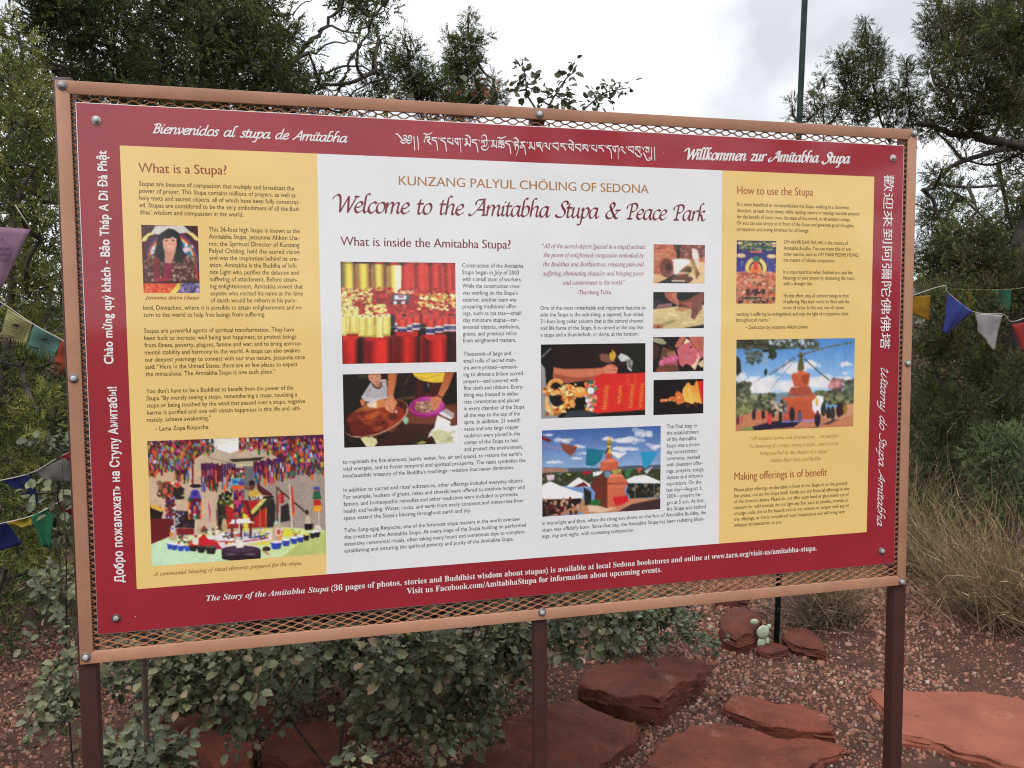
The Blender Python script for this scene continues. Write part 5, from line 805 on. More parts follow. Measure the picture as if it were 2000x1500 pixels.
# ------------------------------------------------------------------ printed photographs on the panel
class Pic:
    def __init__(s,key,quad,px,bg,seed=0):
        l_,t_,r_,b_=[a/1000 for a in PHR[key]]; s.rect=(l_,t_,r_,b_); s.key=key
        s.w=int(px*2); s.h=int(px*2*(t_-b_)/(r_-l_)); s.img=np.empty((s.h,s.w,3)); s.img[:]=bg; s.r=np.random.default_rng(seed)
        A=[];Bv=[]
        for (x,y),(u,v) in zip(quad,((0,0),(s.w,0),(s.w,s.h),(0,s.h))):
            A+=[[x,y,1,0,0,0,-u*x,-u*y],[0,0,0,x,y,1,-v*x,-v*y]]; Bv+=[u,v]
        s.H=np.append(np.linalg.solve(np.array(A,float),np.array(Bv,float)),1).reshape(3,3)
        s.quad=quad
    def tx(s,P):
        P=np.asarray(P,float).reshape(-1,2); q=np.c_[P,np.ones(len(P))]@s.H.T; return q[:,:2]/q[:,2:]
    def _fill(s,Q,c,a,c2=None,gd=None):
        x0,y0=np.floor(Q.min(0)).astype(int); x1,y1=np.ceil(Q.max(0)).astype(int)+1; x0=max(x0,0);y0=max(y0,0);x1=min(x1,s.w);y1=min(y1,s.h)
        if x1<=x0 or y1<=y0: return
        X,Y=np.meshgrid(np.arange(x0,x1)+.5,np.arange(y0,y1)+.5); m=np.zeros(X.shape,bool)
        for (ax,ay),(bx,by) in zip(Q,np.roll(Q,-1,0)):
            if ay==by: continue
            cnd=((ay>Y)!=(by>Y))&(X<(bx-ax)*(Y-ay)/(by-ay)+ax); m^=cnd
        I=s.img[y0:y1,x0:x1]
        c=np.array(c,float)
        if c2 is not None:
            g0,g1=s.tx([gd[0],gd[1]]); d=g1-g0; t=np.clip(((X-g0[0])*d[0]+(Y-g0[1])*d[1])/(d@d),0,1)[...,None]; c=c*(1-t)+np.array(c2,float)*t; I[m]=I[m]*(1-a)+c[m]*a
        else: I[m]=I[m]*(1-a)+c*a
    def poly(s,P,c,a=1.): s._fill(s.tx(P),c,a)
    def p(s,st,c,a=1.): s.poly([tuple(map(float,q.split(','))) for q in st.split()],c,a)
    def grad(s,P,c,c2,g0,g1,a=1.): s._fill(s.tx(P),c,a,c2,(g0,g1))
    def ell(s,x,y,rx,ry,c,rot=0,a=1.):
        t=np.arange(20)/20*6.2832; e=np.stack([x+rx*np.cos(t)*math.cos(rot)-ry*np.sin(t)*math.sin(rot),y+rx*np.cos(t)*math.sin(rot)+ry*np.sin(t)*math.cos(rot)],-1); s.poly(e,c,a)
    def line(s,P,w,c,a=1.):
        P=np.asarray(P,float)
        for A,B_ in zip(P[:-1],P[1:]):
            d=B_-A; n_=np.array([-d[1],d[0]])/(np.linalg.norm(d)+1e-9)*w/2; s.poly([A+n_,B_+n_,B_-n_,A-n_],c,a)
    def ln(s,st,w,c,a=1.): s.line([tuple(map(float,q.split(','))) for q in st.split()],w,c,a)
    def specks(s,n_,box,sz,cols,a=1.,asp=1.):
        x0,y0,x1,y1=box; cols=np.array(cols,float)
        for k in range(n_):
            c=cols[s.r.integers(len(cols))]*s.r.uniform(.8,1.15); z=sz*s.r.uniform(.5,1.3); s.ell(s.r.uniform(x0,x1),s.r.uniform(y0,y1),z,z*asp,np.minimum(c,255),s.r.uniform(-.5,.5),a)
    def cyl(s,x0,x1,y0,y1,cols):
        n_=len(cols)-1
        for i in range(n_):
            a=x0+(x1-x0)*i/n_; b=x0+(x1-x0)*(i+1)/n_; s.grad([(a,y0),(b+1,y0),(b+1,y1),(a,y1)],cols[i],cols[i+1],(a,y0),(b,y0))
    def blur(s,k):
        for _ in range(k):
            I=np.pad(s.img,((1,1),(1,1),(0,0)),'edge'); s.img=(I[1:-1,1:-1]*2+I[:-2,1:-1]+I[2:,1:-1]+I[1:-1,:-2]+I[1:-1,2:])/6
    def done(s,label,noise=6,y=-.00012):
        s.img+=s.r.normal(0,noise,s.img.shape[:2])[...,None]
        h,w=s.h//2*2,s.w//2*2; I=s.img[:h,:w].reshape(h//2,2,w//2,2,3).mean((1,3)); H_,W_=I.shape[:2]
        g_=I.mean(-1,keepdims=True); I=I*.95+g_*.05; I=124+(I-128)*1.08; k_=s.r.random((H_//6+2,W_//6+2)); k_=np.kron(k_,np.ones((6,6)))[:H_,:W_]
        for _ in range(3): k_=(np.roll(k_,2,0)+np.roll(k_,-2,0)+np.roll(k_,2,1)+np.roll(k_,-2,1)+k_)/5
        I=I*(1+.08*(k_-.5))[...,None]; k2=np.kron(s.r.random((H_//2+2,W_//2+2)),np.ones((2,2)))[:H_,:W_]; k2=(k2+np.roll(k2,1,0)+np.roll(k2,1,1))/3; I=I*(1+.05*(k2-.5))[...,None]; I=np.minimum(lin(np.clip(I,0,255))*1.05,.86); l_,t_,r_,b_=s.rect
        X,Z=np.meshgrid(np.linspace(l_,r_,W_),np.linspace(t_,b_,H_)+ZT); i=(np.arange(H_-1)[:,None]*W_+np.arange(W_-1)[None]).ravel()
        o=mesh('photograph',np.stack([X,np.full(X.shape,y),Z],-1).reshape(-1,3),np.stack([i,i+W_,i+W_+1,i+1],-1),PHM,panel,I.reshape(-1,3)); tag(o,label)
PHM=mat('printed_photo',(.5,.5,.5),.45,attr=True,coat=1.0,spec=.4)
# -- rolls of paper
s=Pic('rolls',[(97,70),(1628,95),(1650,1412),(130,1438)],135,(150,35,30),1)
s.p("90,60 1640,60 1640,150 90,150",(60,20,15))
for x,c in ((100,(150,120,30)),(530,(190,40,35)),(740,(200,60,45)),(940,(215,60,50)),(1110,(215,60,48)),(1300,(210,55,45)),(1470,(200,50,40))): s.cyl(x,x+165,60,135,[(c[0]*.5,c[1]*.4,c[2]*.4),c,c,(c[0]*.5,c[1]*.4,c[2]*.4)])
Yc=[(110,88,40),(165,135,70),(225,205,80),(240,222,95),(235,215,80),(120,85,25)]
s.cyl(95,285,85,440,[(96,80,55),(140,120,60),(232,215,80),(235,218,85),(120,90,30)]); s.cyl(300,500,105,450,[(150,115,60),(165,125,70),(230,205,80),(242,225,95),(190,150,60),(90,50,20)]); s.cyl(510,710,115,460,[(165,125,60),(150,115,65),(235,215,95),(235,215,85),(160,110,50),(90,50,20)]); s.cyl(715,912,130,500,[(180,145,70),(165,125,70),(235,215,80),(245,238,190),(250,246,220),(235,225,160)])
for x0_,x1_ in ((915,1100),(1110,1290),(1300,1495),(1500,1640)): s.cyl(x0_,x1_,135,500,[(150,25,20),(215,55,42),(225,65,48),(150,25,30) if x0_>1200 else (210,55,42),(215,62,46),(120,20,18)])
s.ln("95,98 1640,98",4,(60,15,10)); s.specks(420,(100,430,1640,780),26,[(190,45,38),(215,60,48),(160,30,28),(225,75,60)],1,.6)
s.specks(170,(100,425,520,640),20,[(225,215,120),(240,232,160),(190,170,70)],1,.6); s.specks(120,(1140,510,1640,720),24,[(235,225,140),(245,238,180),(215,190,80),(220,130,60)],1,.6)
s.specks(60,(110,560,260,800),24,[(235,230,150),(210,195,100)],1,.6); s.specks(70,(900,460,1080,520),14,[(225,120,80),(240,225,180)],1,.5); s.specks(60,(280,570,700,740),20,[(140,25,25),(175,35,32)],1,.7)
s.p("740,505 1070,515 1085,640 715,640",(170,35,32)); s.p("805,512 1030,520 1015,592 780,588",(70,90,110)); s.p("830,525 985,528 975,580 815,578",(225,225,232)); s.p("875,540 945,540 940,558 870,558",(150,40,60)); s.p("775,600 1020,605 1000,645 770,640",(50,55,70)); s.p("808,603 860,603 852,640 812,640",(225,215,215)); s.p("915,603 970,603 960,642 912,640",(225,215,215))
s.specks(40,(440,650,720,760),26,[(240,235,150),(215,200,110)],1,.6)
s.p("770,780 1640,780 1640,1060 770,1060",(28,22,24))
def roll(x,y0_,y1_,r_,top,body,foot=None):
    s.cyl(x-r_,x+r_,y0_,y1_,body); s.ell(x,y1_,r_,r_*.3,body[-1]); s.ell(x,y0_,r_,r_*.42,top); s.ell(x,y0_,r_*.35,r_*.14,(110,80,70))
    if foot:
        s.cyl(x-r_,x+r_,y1_-(y1_-y0_)*.46,y1_,[(200,190,190),(228,215,215),(170,160,165)]); s.cyl(x-r_,x+r_,y1_-(y1_-y0_)*.34,y1_-(y1_-y0_)*.1,[(50,60,105),(70,75,135),(40,50,80)])
Yb=[(175,155,70),(225,212,120),(236,226,140),(200,180,90)]; Rb=[(150,28,25),(222,62,50),(228,70,55),(150,28,25)]
for x,y0_,y1_ in ((300,690,1020),(200,700,1020),(140,790,1050),(270,780,1020)): roll(x,y0_,y1_,50,(240,236,165),Yb)
for x,y0_,y1_,f in ((880,760,1000,1),(1020,800,1010,1),(1110,790,980,1),(1230,760,900,0),(1370,730,880,0),(1490,800,1000,1),(1600,810,1000,1),(1300,800,900,0)): roll(x,y0_,y1_,55,(205,60,50),Rb,f)
for x in (400,505,625,715): roll(x,800 if x<700 else 790,1070 if x<600 else 1095 if x<700 else 1050,58,(244,240,175),[(200,182,90),(232,222,130),(246,242,180) if x==625 else (225,210,110),(185,165,75)])
roll(925,830,1040,62,(212,62,52),Rb,1); roll(1295,830,1045,60,(212,62,52),Rb,1); roll(1415,820,1020,56,(205,58,48),Rb,1)
s.ln("100,905 760,925",3,(220,190,110),.6); s.ln("760,940 1640,960",4,(225,225,190))
s.cyl(125,340,1060,1450,[(150,25,25),(190,38,35),(225,52,42),(90,20,20)]); s.cyl(340,415,1075,1450,[(30,12,12),(45,20,20),(60,18,18)]); s.cyl(410,790,1080,1450,[(120,22,24),(130,24,26),(225,50,40),(230,55,44),(60,14,14)]); s.cyl(800,1160,1040,1450,[(120,20,24),(105,18,24),(215,44,36),(170,30,28),(40,12,12)]); s.cyl(1170,1520,1050,1450,[(140,25,28),(90,18,24),(200,40,36),(222,52,42),(120,20,20)]); s.cyl(1520,1660,1050,1450,[(40,16,18),(70,18,22),(60,14,18)])
s.p("150,1060 330,1055 360,1075 320,1110 200,1130 140,1140",(205,48,42)); s.p("430,1090 720,1085 770,1100 640,1125 480,1130",(190,40,36)); s.p("820,1010 1130,1000 1140,1060 1000,1085 850,1060",(190,40,36)); s.p("1200,1050 1500,1040 1510,1100 1350,1130 1250,1110",(200,46,40))
s.ln("480,200 700,205 1640,262",2.5,(230,150,120),.7); s.blur(2); s.done('photo of upright yellow and red paper rolls')
# -- copper pan
s=Pic('pot',[(80,90),(1935,52),(1950,1208),(105,1292)],130,(22,20,16),2)
s.p("330,90 480,85 480,140 400,170 340,160",(60,58,28)); s.p("960,80 1250,75 1300,500 1000,520",(32,26,18)); s.ln("1180,110 1080,280",16,(95,75,55)); s.ln("1060,330 1100,470",14,(60,45,30)); s.p("1010,470 1260,440 1260,490 1020,500",(90,65,35))
s.p("1270,190 1680,220 1700,480 1260,470",(72,18,18)); s.p("1390,230 1500,240 1490,380 1400,370",(22,20,22)); s.ln("1465,240 1478,270 1462,300",10,(210,210,215))
s.grad([(1140,640),(1950,560),(1960,1220),(1100,1260),(640,1260)],(88,45,30),(50,28,20),(1300,700),(1200,1200)); s.grad([(1140,640),(1950,600),(1950,900),(1150,880)],(110,58,38),(120,66,46),(1300,640),(1300,880))
s.p("1215,75 1745,62 1735,130 1690,225 1560,232 1400,205 1320,180 1250,130",(232,198,60)); s.ln("1300,150 1450,165 1600,110 1700,95",10,(190,150,40)); s.ln("1260,120 1400,190 1600,215",8,(200,165,45))
s.p("385,470 460,350 540,235 720,180 800,180 810,480 700,540 540,545 450,530",(196,190,190))
for k in range(11): s.line([(430+k*14,430-k*18),(600+k*8,470-k*26),(800,430-k*22)],6,(95,95,115),.85)
s.ell(650,270,80,60,(170,120,95)); s.line([(560,240),(600,300),(670,330),(715,280),(715,220)],16,(45,35,35))
s.p("470,80 700,78 712,150 690,225 640,272 590,258 520,190 490,130",(205,145,112)); s.p("455,80 520,80 500,130 520,200 480,150",(60,35,25)); s.ell(600,75,110,22,(70,42,30)); s.ln("535,168 575,158",7,(70,35,28)); s.ln("630,135 662,124",7,(70,35,28)); s.ell(645,225,24,10,(170,80,75),-.4); s.ell(625,195,12,16,(190,125,95))
s.p("375,490 440,510 460,570 440,610 390,600 370,540",(196,120,78))
s.grad([(815,80),(970,76),(940,280),(910,420),(930,540),(945,620),(900,720),(780,660),(760,590),(820,440)],(190,105,60),(205,130,90),(880,80),(850,700))
# pan
t_=np.linspace(0,2*np.pi,40); pe=lambda cx,cy,rx,ry,rot:np.stack([cx+rx*np.cos(t_)*math.cos(rot)-ry*np.sin(t_)*math.sin(rot),cy+rx*np.cos(t_)*math.sin(rot)+ry*np.sin(t_)*math.cos(rot)],-1)
s.poly(pe(625,800,560,265,-.36),(176,112,84)); s.poly(pe(618,795,545,250,-.36),(78,28,18)); s.grad(pe(560,690,440,120,-.36),(200,130,80),(120,45,25),(620,600),(600,760)); s.grad(pe(640,840,470,190,-.33),(150,55,30),(105,30,20),(700,700),(500,1000))
s.p("470,560 640,510 640,640 500,620",(240,225,200),.8); s.p("640,520 780,480 770,620 640,650",(205,130,75),.8); s.specks(60,(350,720,900,980),60,[(165,65,35),(120,35,20),(190,95,50),(100,28,18)],.35,.6); s.p("440,760 640,680 720,700 600,800 470,830",(205,110,60),.6); s.ell(740,865,50,20,(70,20,15)); s.ell(900,780,80,60,(85,35,25),0,.7); s.ell(1040,765,30,30,(165,35,30)); s.p("560,950 760,920 700,1000 600,1010",(180,85,45),.6)
s.line([(250,1095),(420,1105),(640,1060),(850,970),(1020,850),(1110,740),(1130,640)],18,(200,150,130)); s.p("100,780 200,700 150,850 250,1080 110,1020",(40,18,12),.8)
s.p("820,440 905,430 925,520 945,610 900,720 850,710 780,650 760,590",(212,140,102)); s.ln("790,600 820,680",10,(235,190,150)); s.ln("840,600 870,700",8,(160,85,60)); s.ell(950,695,20,30,(205,175,165))
s.p("370,1120 560,1100 640,1140 650,1200 590,1270 470,1265",(216,212,160)); s.ell(1110,835,42,62,(150,190,160)); s.p("380,1110 640,1080 660,1140 560,1100",(80,40,25)); s.ln("205,1135 260,1190",5,(180,170,150)); s.ln("220,1100 260,1140",4,(180,170,150))
s.poly(pe(1450,620,290,175,-.06),(150,30,110)); s.poly(pe(1450,605,285,150,-.06),(185,60,150)); s.grad(pe(1450,600,265,138,-.06),(150,30,110),(190,70,160),(1200,600),(1450,480)); s.poly(pe(1420,620,170,95,-.05),(150,115,85)); s.specks(150,(1290,540,1560,700),22,[(170,140,110),(215,190,170),(110,75,60),(190,120,110)],1,.5)
s.grad([(1740,60),(1890,56),(1800,300),(1700,470),(1640,640),(1560,680),(1520,640),(1500,470),(1620,440),(1690,240)],(170,90,50),(215,140,100),(1800,60),(1560,640)); s.ln("1630,440 1700,470",20,(60,45,35)); s.ln("1540,640 1590,560",10,(160,90,65))
s.p("1640,720 1760,640 1890,720 1880,790 1840,820 1700,770",(175,165,165)); s.p("1640,720 1700,690 1860,800 1830,815",(225,220,225)); s.p("1590,860 1620,750 1830,850 1820,920 1945,910 1950,1208 1600,1215 1560,1120 1520,1075 1460,1120 1500,1020 1570,950",(238,238,238)); s.p("1500,1020 1640,980 1820,1020 1880,1180 1620,1205 1560,1110",(205,205,155)); s.specks(14,(1640,1000,1860,1180),60,[(180,180,130),(235,235,215)],.4,.4); s.p("1250,1090 1340,1030 1460,1120 1380,1210 1260,1200",(50,42,20)); s.specks(12,(1300,1180,1420,1215),14,[(190,180,90)],1)
s.p("660,1130 900,1060 1100,1000 1090,1240 640,1260",(62,30,20),.8); s.blur(2); s.done('photo of a child and grown hands at a copper pan')
# -- small photos
s=Pic('log',[(97,105),(908,105),(905,720),(97,720)],68,(196,112,84),3)
s.specks(120,(100,110,450,520),50,[(205,120,88),(180,95,70),(222,145,110)],.6,.35); s.p("400,105 908,105 908,300 540,300 420,200",(120,62,55)); s.specks(60,(520,120,900,320),34,[(140,75,65),(95,45,45),(190,130,115)],.7,.5); s.p("620,360 908,380 908,720 650,720",(222,190,140)); s.p("100,560 310,600 300,640 110,720 97,720",(215,175,125)); s.ln("110,160 180,185 240,180 330,220",7,(110,55,45)); s.ln("110,540 200,550",8,(120,65,50))
s.p("130,720 300,640 420,560 640,690 640,720",(40,28,26)); s.poly(np.stack([300+100*np.cos(t_),470+145*np.sin(t_)],-1),(120,68,52)); s.poly(np.stack([335+52*np.cos(t_),460+62*np.sin(t_)],-1),(75,35,38)); s.p("380,345 470,330 660,335 660,390 560,470 480,560 420,575 405,370",(225,228,222)); s.p("500,520 640,440 700,450 700,530 620,560",(125,90,50)); s.ell(640,500,55,35,(80,50,35)); s.p("660,340 720,350 770,420 780,640 740,560 700,430",(175,135,90)); s.p("770,460 830,560 760,650",(130,95,60)); s.p("400,600 640,560 730,640 660,700 400,660",(105,62,45)); s.ln("480,545 640,545",22,(222,205,180)); s.ln("380,670 590,668",20,(232,218,195)); s.ln("640,590 710,590 735,660",20,(225,205,175))
s.p("685,180 730,160 770,185 805,260 805,440 770,450 750,370 700,290 700,200",(222,212,205)); s.p("455,200 490,175 515,205 510,320 465,330",(25,32,32)); s.p("400,105 545,110 530,150 470,165",(60,62,48)); s.ell(487,170,20,22,(20,20,20)); s.blur(2); s.done('photo of a person beside a large cut log')
s=Pic('plank',[(90,858),(893,858),(888,1422),(88,1440)],68,(28,28,30),4)
s.grad([(85,1135),(470,1085),(700,1120),(900,1050),(900,1390),(560,1440),(85,1440)],(222,196,140),(205,185,135),(300,1100),(300,1400)); s.specks(40,(120,1140,860,1380),80,[(230,210,160),(190,165,115)],.4,.2); s.p("130,1120 160,1060 390,1035 390,1085",(150,105,110)); s.p("85,1370 240,1360 260,1400 230,1440 85,1440",(180,110,85)); s.ell(180,1410,24,18,(110,50,40)); s.p("240,1350 420,1290 430,1330 260,1365",(160,145,100)); s.p("560,1420 890,1360 890,1425",(35,32,35))
s.p("85,1060 140,990 230,965 200,1040 140,1110 85,1130",(45,50,55)); s.p("265,865 380,862 440,960 510,1050 500,1110 440,1050 360,1010 290,950",(176,100,80)); s.p("380,865 470,865 470,960 520,1020 480,1060 400,950",(195,120,98)); s.p("480,1000 620,990 720,930 830,870 893,862 890,990 850,1040 860,1120 800,1180 740,1290 680,1260 700,1150 640,1070 540,1080",(130,75,62)); s.p("540,1030 690,1020 720,1110 620,1080",(165,95,75)); s.ln("760,1080 770,1200",10,(70,38,32)); s.ln("700,1060 730,1190",9,(80,42,36)); s.ln("490,1060 520,1120",8,(60,50,50)); s.p("420,1130 600,1080 700,1110 560,1170",(180,115,75),.7); s.blur(2); s.done('photo of hands carving a pale wooden plank')
s=Pic('star',[(93,78),(965,65),(958,655),(92,675)],68,(30,24,24),5)
s.p("92,90 260,110 325,170 310,205 240,205 92,160",(165,160,135)); s.p("260,240 420,300 520,480 540,640 140,672 190,560",(110,70,55)); s.p("92,180 210,240 180,430 92,470",(70,45,40)); s.ln("320,180 520,370",24,(60,55,50)); s.p("340,330 470,310 490,370 400,420 330,390",(155,110,80)); s.p("195,490 300,440 470,360 540,420 500,490 380,510 260,560 200,550",(205,100,135)); s.specks(20,(210,420,500,540),26,[(220,120,160),(190,85,120)],.8,.6)
s.p("500,290 600,200 700,160 960,200 960,400 900,440 850,520 800,630 740,560 660,520 600,580 540,520 530,400",(205,105,115)); s.p("660,95 740,160 610,200",(232,215,170)); s.p("860,340 890,420 810,630 740,560 820,500",(232,205,180)); s.p("850,520 950,450 960,560 920,590",(215,190,150)); s.p("560,70 660,68 600,180 500,260 460,240",(195,110,85)); s.p("690,68 960,66 960,300 900,330 840,300 760,200",(190,108,88)); s.ln("740,160 850,310",7,(110,50,45)); s.ln("860,120 930,290",8,(130,65,55)); s.specks(14,(560,220,840,480),50,[(220,130,140),(190,85,100)],.5,.6); s.ell(740,250,22,18,(100,45,55)); s.p("160,600 260,620 360,640 340,672 140,672",(175,85,60),.6); s.blur(2); s.done('photo of hands colouring a pink star shaped carving')
s=Pic('spire',[(98,808),(958,790),(955,1390),(98,1418)],68,(16,17,17),6)
s.p("840,835 960,825 960,1220 900,1220",(214,40,40)); s.grad([(600,970),(680,855),(715,860),(740,910),(800,900),(820,835),(850,835),(925,1215),(800,1190),(770,1225),(640,1180),(590,1050)],(236,150,60),(245,190,90),(850,900),(700,1150)); s.p("470,1050 500,1000 560,1020 600,1060 640,1190 520,1235 480,1190",(215,120,55)); s.p("205,1160 240,1130 330,1130 430,1085 480,1100 490,1150 380,1165 230,1190",(225,125,65)); s.specks(16,(220,1130,480,1170),14,[(245,180,110),(190,80,50)],1); s.ell(530,1110,34,26,(240,150,80)); s.p("620,1190 740,1240 690,1310",(90,30,25)); s.p("780,1200 880,1220 820,1310",(85,30,25)); s.p("690,930 720,920 770,1150 740,1180",(250,205,110),.7); s.blur(2); s.done('photo of an orange carved spire on black')
# -- dorje (crop of 4x, origin 1000,480)
s=Pic('dorje',[(223,772),(1043,760),(1040,1322),(230,1350)],122,(20,24,22),7)
s.p("215,900 260,960 270,1080 300,1200 370,1340 230,1350",(150,148,150)); s.ln("225,880 305,805",7,(170,175,180)); s.p("320,790 840,780 880,920 820,990 700,960 420,965 320,950",(42,20,22)); s.p("850,780 1043,765 1043,980 930,990",(28,34,26))
s.p("325,950 420,965 700,955 760,925 815,940 822,990 740,1040 600,1050 420,1072 350,1070 322,1030",(205,120,90)); s.p("330,1000 500,1030 700,1010 600,1050 400,1070 330,1050",(160,80,60),.8); s.ell(770,965,55,38,(212,130,100)); s.ln("770,940 812,950",6,(150,75,60)); s.ln("768,965 820,975",5,(150,75,60))
s.p("680,850 730,845 790,870 800,910 740,915 690,900",(130,85,70)); s.p("760,840 800,825 812,860 790,905 762,890",(214,178,50)); s.ln("780,810 790,880",10,(225,140,60)); s.p("825,870 850,840 905,865 940,905 930,985 900,960 890,900 850,910",(205,208,205)); s.p("890,890 930,890 935,975 905,950",(120,120,115))
s.grad([(630,1040),(700,1000),(1043,990),(1043,1275),(640,1305),(590,1270),(600,1100)],(212,44,42),(225,52,44),(700,1000),(800,1280))
for x_,n_,x2 in ((740,9,20),(850,7,14),(940,9,16),(1015,9,16)):
    for k in range(n_): 
        yy=1095+k*21-(x_-740)*.06 if x_!=850 else 1100+k*20; xx=x_-k*2.2+s.r.normal(0,3); s.line([(xx-x2,yy+s.r.normal(0,3)),(xx,yy+8),(xx+x2,yy-3)],6,(226,165,60)); s.line([(xx,yy-8),(xx-4,yy+10)],5,(214,150,55))
for x_ in (900,960):
    for k in range(5): s.line([(x_-12,1010+k*18),(x_+14,1016+k*18)],5,(220,150,60),.8)
s.p("570,1120 600,1060 650,1050 655,1180 640,1290 600,1270 575,1210",(222,130,90)); s.specks(60,(570,1060,655,1280),15,[(240,220,225),(235,150,80),(170,80,160),(90,130,90),(230,90,70)],1); s.ell(615,1130,26,26,(250,245,235)); s.p("590,1055 640,1045 635,1075 585,1085",(70,110,85))
g0=(232,150,70); g1=(245,190,115); g2=(190,95,35)
s.ell(525,1140,60,42,g0); s.ell(525,1125,42,20,g1); s.ell(445,1140,58,62,g0); s.specks(50,(395,1080,500,1200),13,[g1,g2,(252,215,150)],1); s.p("400,1160 480,1180 500,1240 440,1270 410,1230",g0); s.specks(24,(405,1170,490,1260),11,[g1,g2],1)
s.p("245,1120 320,1120 400,1120 400,1160 320,1165 245,1150",g1); s.specks(30,(250,1110,400,1165),12,[g0,g2,(252,220,160)],1,.7)
a_=np.linspace(3.3,5.6,12); s.line(np.stack([345+62*np.cos(a_),1130+80*np.sin(a_)],-1),30,g0); s.line(np.stack([345+66*np.cos(a_),1124+84*np.sin(a_)],-1),9,g1)
a_=np.linspace(.2,3.0,14); s.line(np.stack([345+72*np.cos(a_),1215+85*np.sin(a_)],-1),34,g0); s.specks(40,(270,1240,420,1310),13,[g1,g2,(250,210,150)],1); s.ell(352,1228,34,22,(22,22,20)); s.line([(275,1170),(275,1230),(310,1290)],22,g1); s.p("440,1290 560,1275 700,1310 560,1330 400,1340",(60,66,72)); s.blur(2); s.done('photo of an arm above a gilded thunderbolt and red scroll')
# -- stupa A (4x crop, origin 1000,800)
def sky_(s,box,c0,c1): x0_,y0_,x1_,y1_=box; s.grad([(x0_,y0_),(x1_,y0_),(x1_,y1_),(x0_,y1_)],c0,c1,(x0_,y0_),(x0_,y1_))
s=Pic('stupaA',[(232,162),(1160,128),(1160,780),(238,835)],145,(110,150,200),8)
sky_(s,(225,120,1170,500),(58,92,160),(150,180,215))
def cloud(x,y,rx,ry,n_=16,a=.5):
    for k in range(n_): s.ell(x+s.r.normal(0,rx*.42),y+s.r.normal(0,ry*.3),rx*s.r.uniform(.2,.45),ry*s.r.uniform(.3,.6),(222,222,230),0,a)
for a_ in ((410,240,70,22),(500,290,60,18),(900,240,110,35),(1030,190,70,35),(870,310,120,25),(500,380,45,14),(1120,290,60,30),(280,200,40,12),(740,230,60,20),(330,410,60,16),(600,340,80,12)): cloud(*a_)
s.p("230,450 330,448 440,455 540,452 700,455 900,440 1160,430 1160,480 230,500",(80,92,110)); s.p("230,452 330,450 440,462 440,490 230,500",(165,125,110)); s.p("230,490 1160,465 1160,560 230,600",(60,70,45)); s.specks(60,(240,500,1150,570),16,[(80,90,55),(45,52,36),(110,105,80)],.8,.6)
s.p("230,590 300,555 400,600 555,650 550,690 240,700",(246,246,246)); s.p("425,595 520,525 610,580 610,600 560,600 440,600",(235,235,238)); s.p("480,600 560,560 600,595",(120,40,40)); s.p("880,550 960,515 1040,510 1160,560 1150,575 890,570",(238,238,240)); s.p("1000,660 1160,595 1160,680 1050,680",(240,236,232)); s.p("240,690 555,690 590,745 600,790 240,832",(180,130,95)); s.p("240,700 540,685 540,720 400,790 240,832",(34,30,30)); s.specks(60,(240,690,520,800),12,[(120,30,30),(40,36,36),(190,150,120),(80,60,50)],1,1.6)
s.p("560,600 620,640 620,740 570,740",(40,44,34)); s.p("900,575 1160,575 1150,680 920,690",(38,42,34)); s.specks(30,(900,580,1150,680),14,[(60,64,50),(28,30,26),(120,110,95)],1); s.ln("960,575 960,690",4,(200,200,200)); s.ln("1110,575 1110,640",4,(200,200,200)); s.ln("555,690 555,780",4,(190,190,190))
s.p("560,745 900,690 1160,690 1160,780 560,812",(196,138,104)); s.p("590,740 740,750 820,760 700,800 600,790",(220,190,160)); s.p("830,790 930,735 1160,690 1160,778",(66,48,52))
s.p("745,500 850,500 910,570 885,605 880,640 895,680 870,745 745,765 720,600",(205,108,78)); s.p("745,500 850,500 870,520 745,530",(225,130,98)); s.p("615,590 640,540 700,505 745,500 745,765 640,735 650,640 615,605",(110,52,42)); s.ln("745,575 905,572",8,(150,70,55)); s.ln("745,600 890,598",6,(225,130,98)); s.ln("640,545 745,540",5,(80,38,32)); s.ln("625,575 745,570",5,(80,38,32))
s.p("690,410 825,400 830,430 815,475 690,475",(200,100,72)); s.p("690,410 740,385 800,385 828,405 760,412",(222,125,92)); s.p("725,385 745,330 770,330 785,385",(185,90,65)); s.p("735,340 745,280 765,280 775,345",(225,180,80)); s.p("738,260 752,215 762,215 778,262 770,280 742,280",(175,140,60)); s.ell(757,232,9,12,(232,200,110)); s.ln("735,272 780,272",6,(80,60,40)); s.ln("725,345 755,300",12,(50,40,34))
s.p("380,262 512,290 498,320 462,362 400,320",(140,75,60)); s.p("582,302 720,318 690,400 640,440 575,435",(22,120,140)); s.p("1000,332 1135,330 1090,410 1040,465 1020,440",(40,150,195)); s.p("230,205 315,240 290,255 232,232",(130,25,40)); s.ln("250,270 330,300 400,305",5,(210,120,140)); s.p("770,325 860,340 900,335 830,385 785,355",(232,228,228)); s.p("720,480 775,480 755,535 725,525",(110,140,165)); s.p("775,475 855,460 850,490 790,505",(170,160,85)); s.p("885,470 945,455 900,540 880,500",(60,120,75)); s.p("970,455 1015,455 990,500",(205,85,60)); s.p("1030,480 1100,440 1050,505",(190,190,190)); s.p("545,478 630,475 610,500 560,505",(170,30,45)); s.p("270,505 335,505 330,545 280,550",(215,190,200)); s.p("630,485 715,478 680,510 630,520",(225,225,225)); s.p("345,492 400,492 375,510",(100,120,140)); s.p("420,495 465,498 450,515",(190,190,90)); s.p("610,705 690,695 690,745 615,740",(40,110,60)); s.p("785,680 900,670 910,715 810,750",(205,35,50)); s.ln("785,682 835,675 870,660",6,(220,60,70)); s.blur(2); s.done('photo of the stupa between white tents and flags')
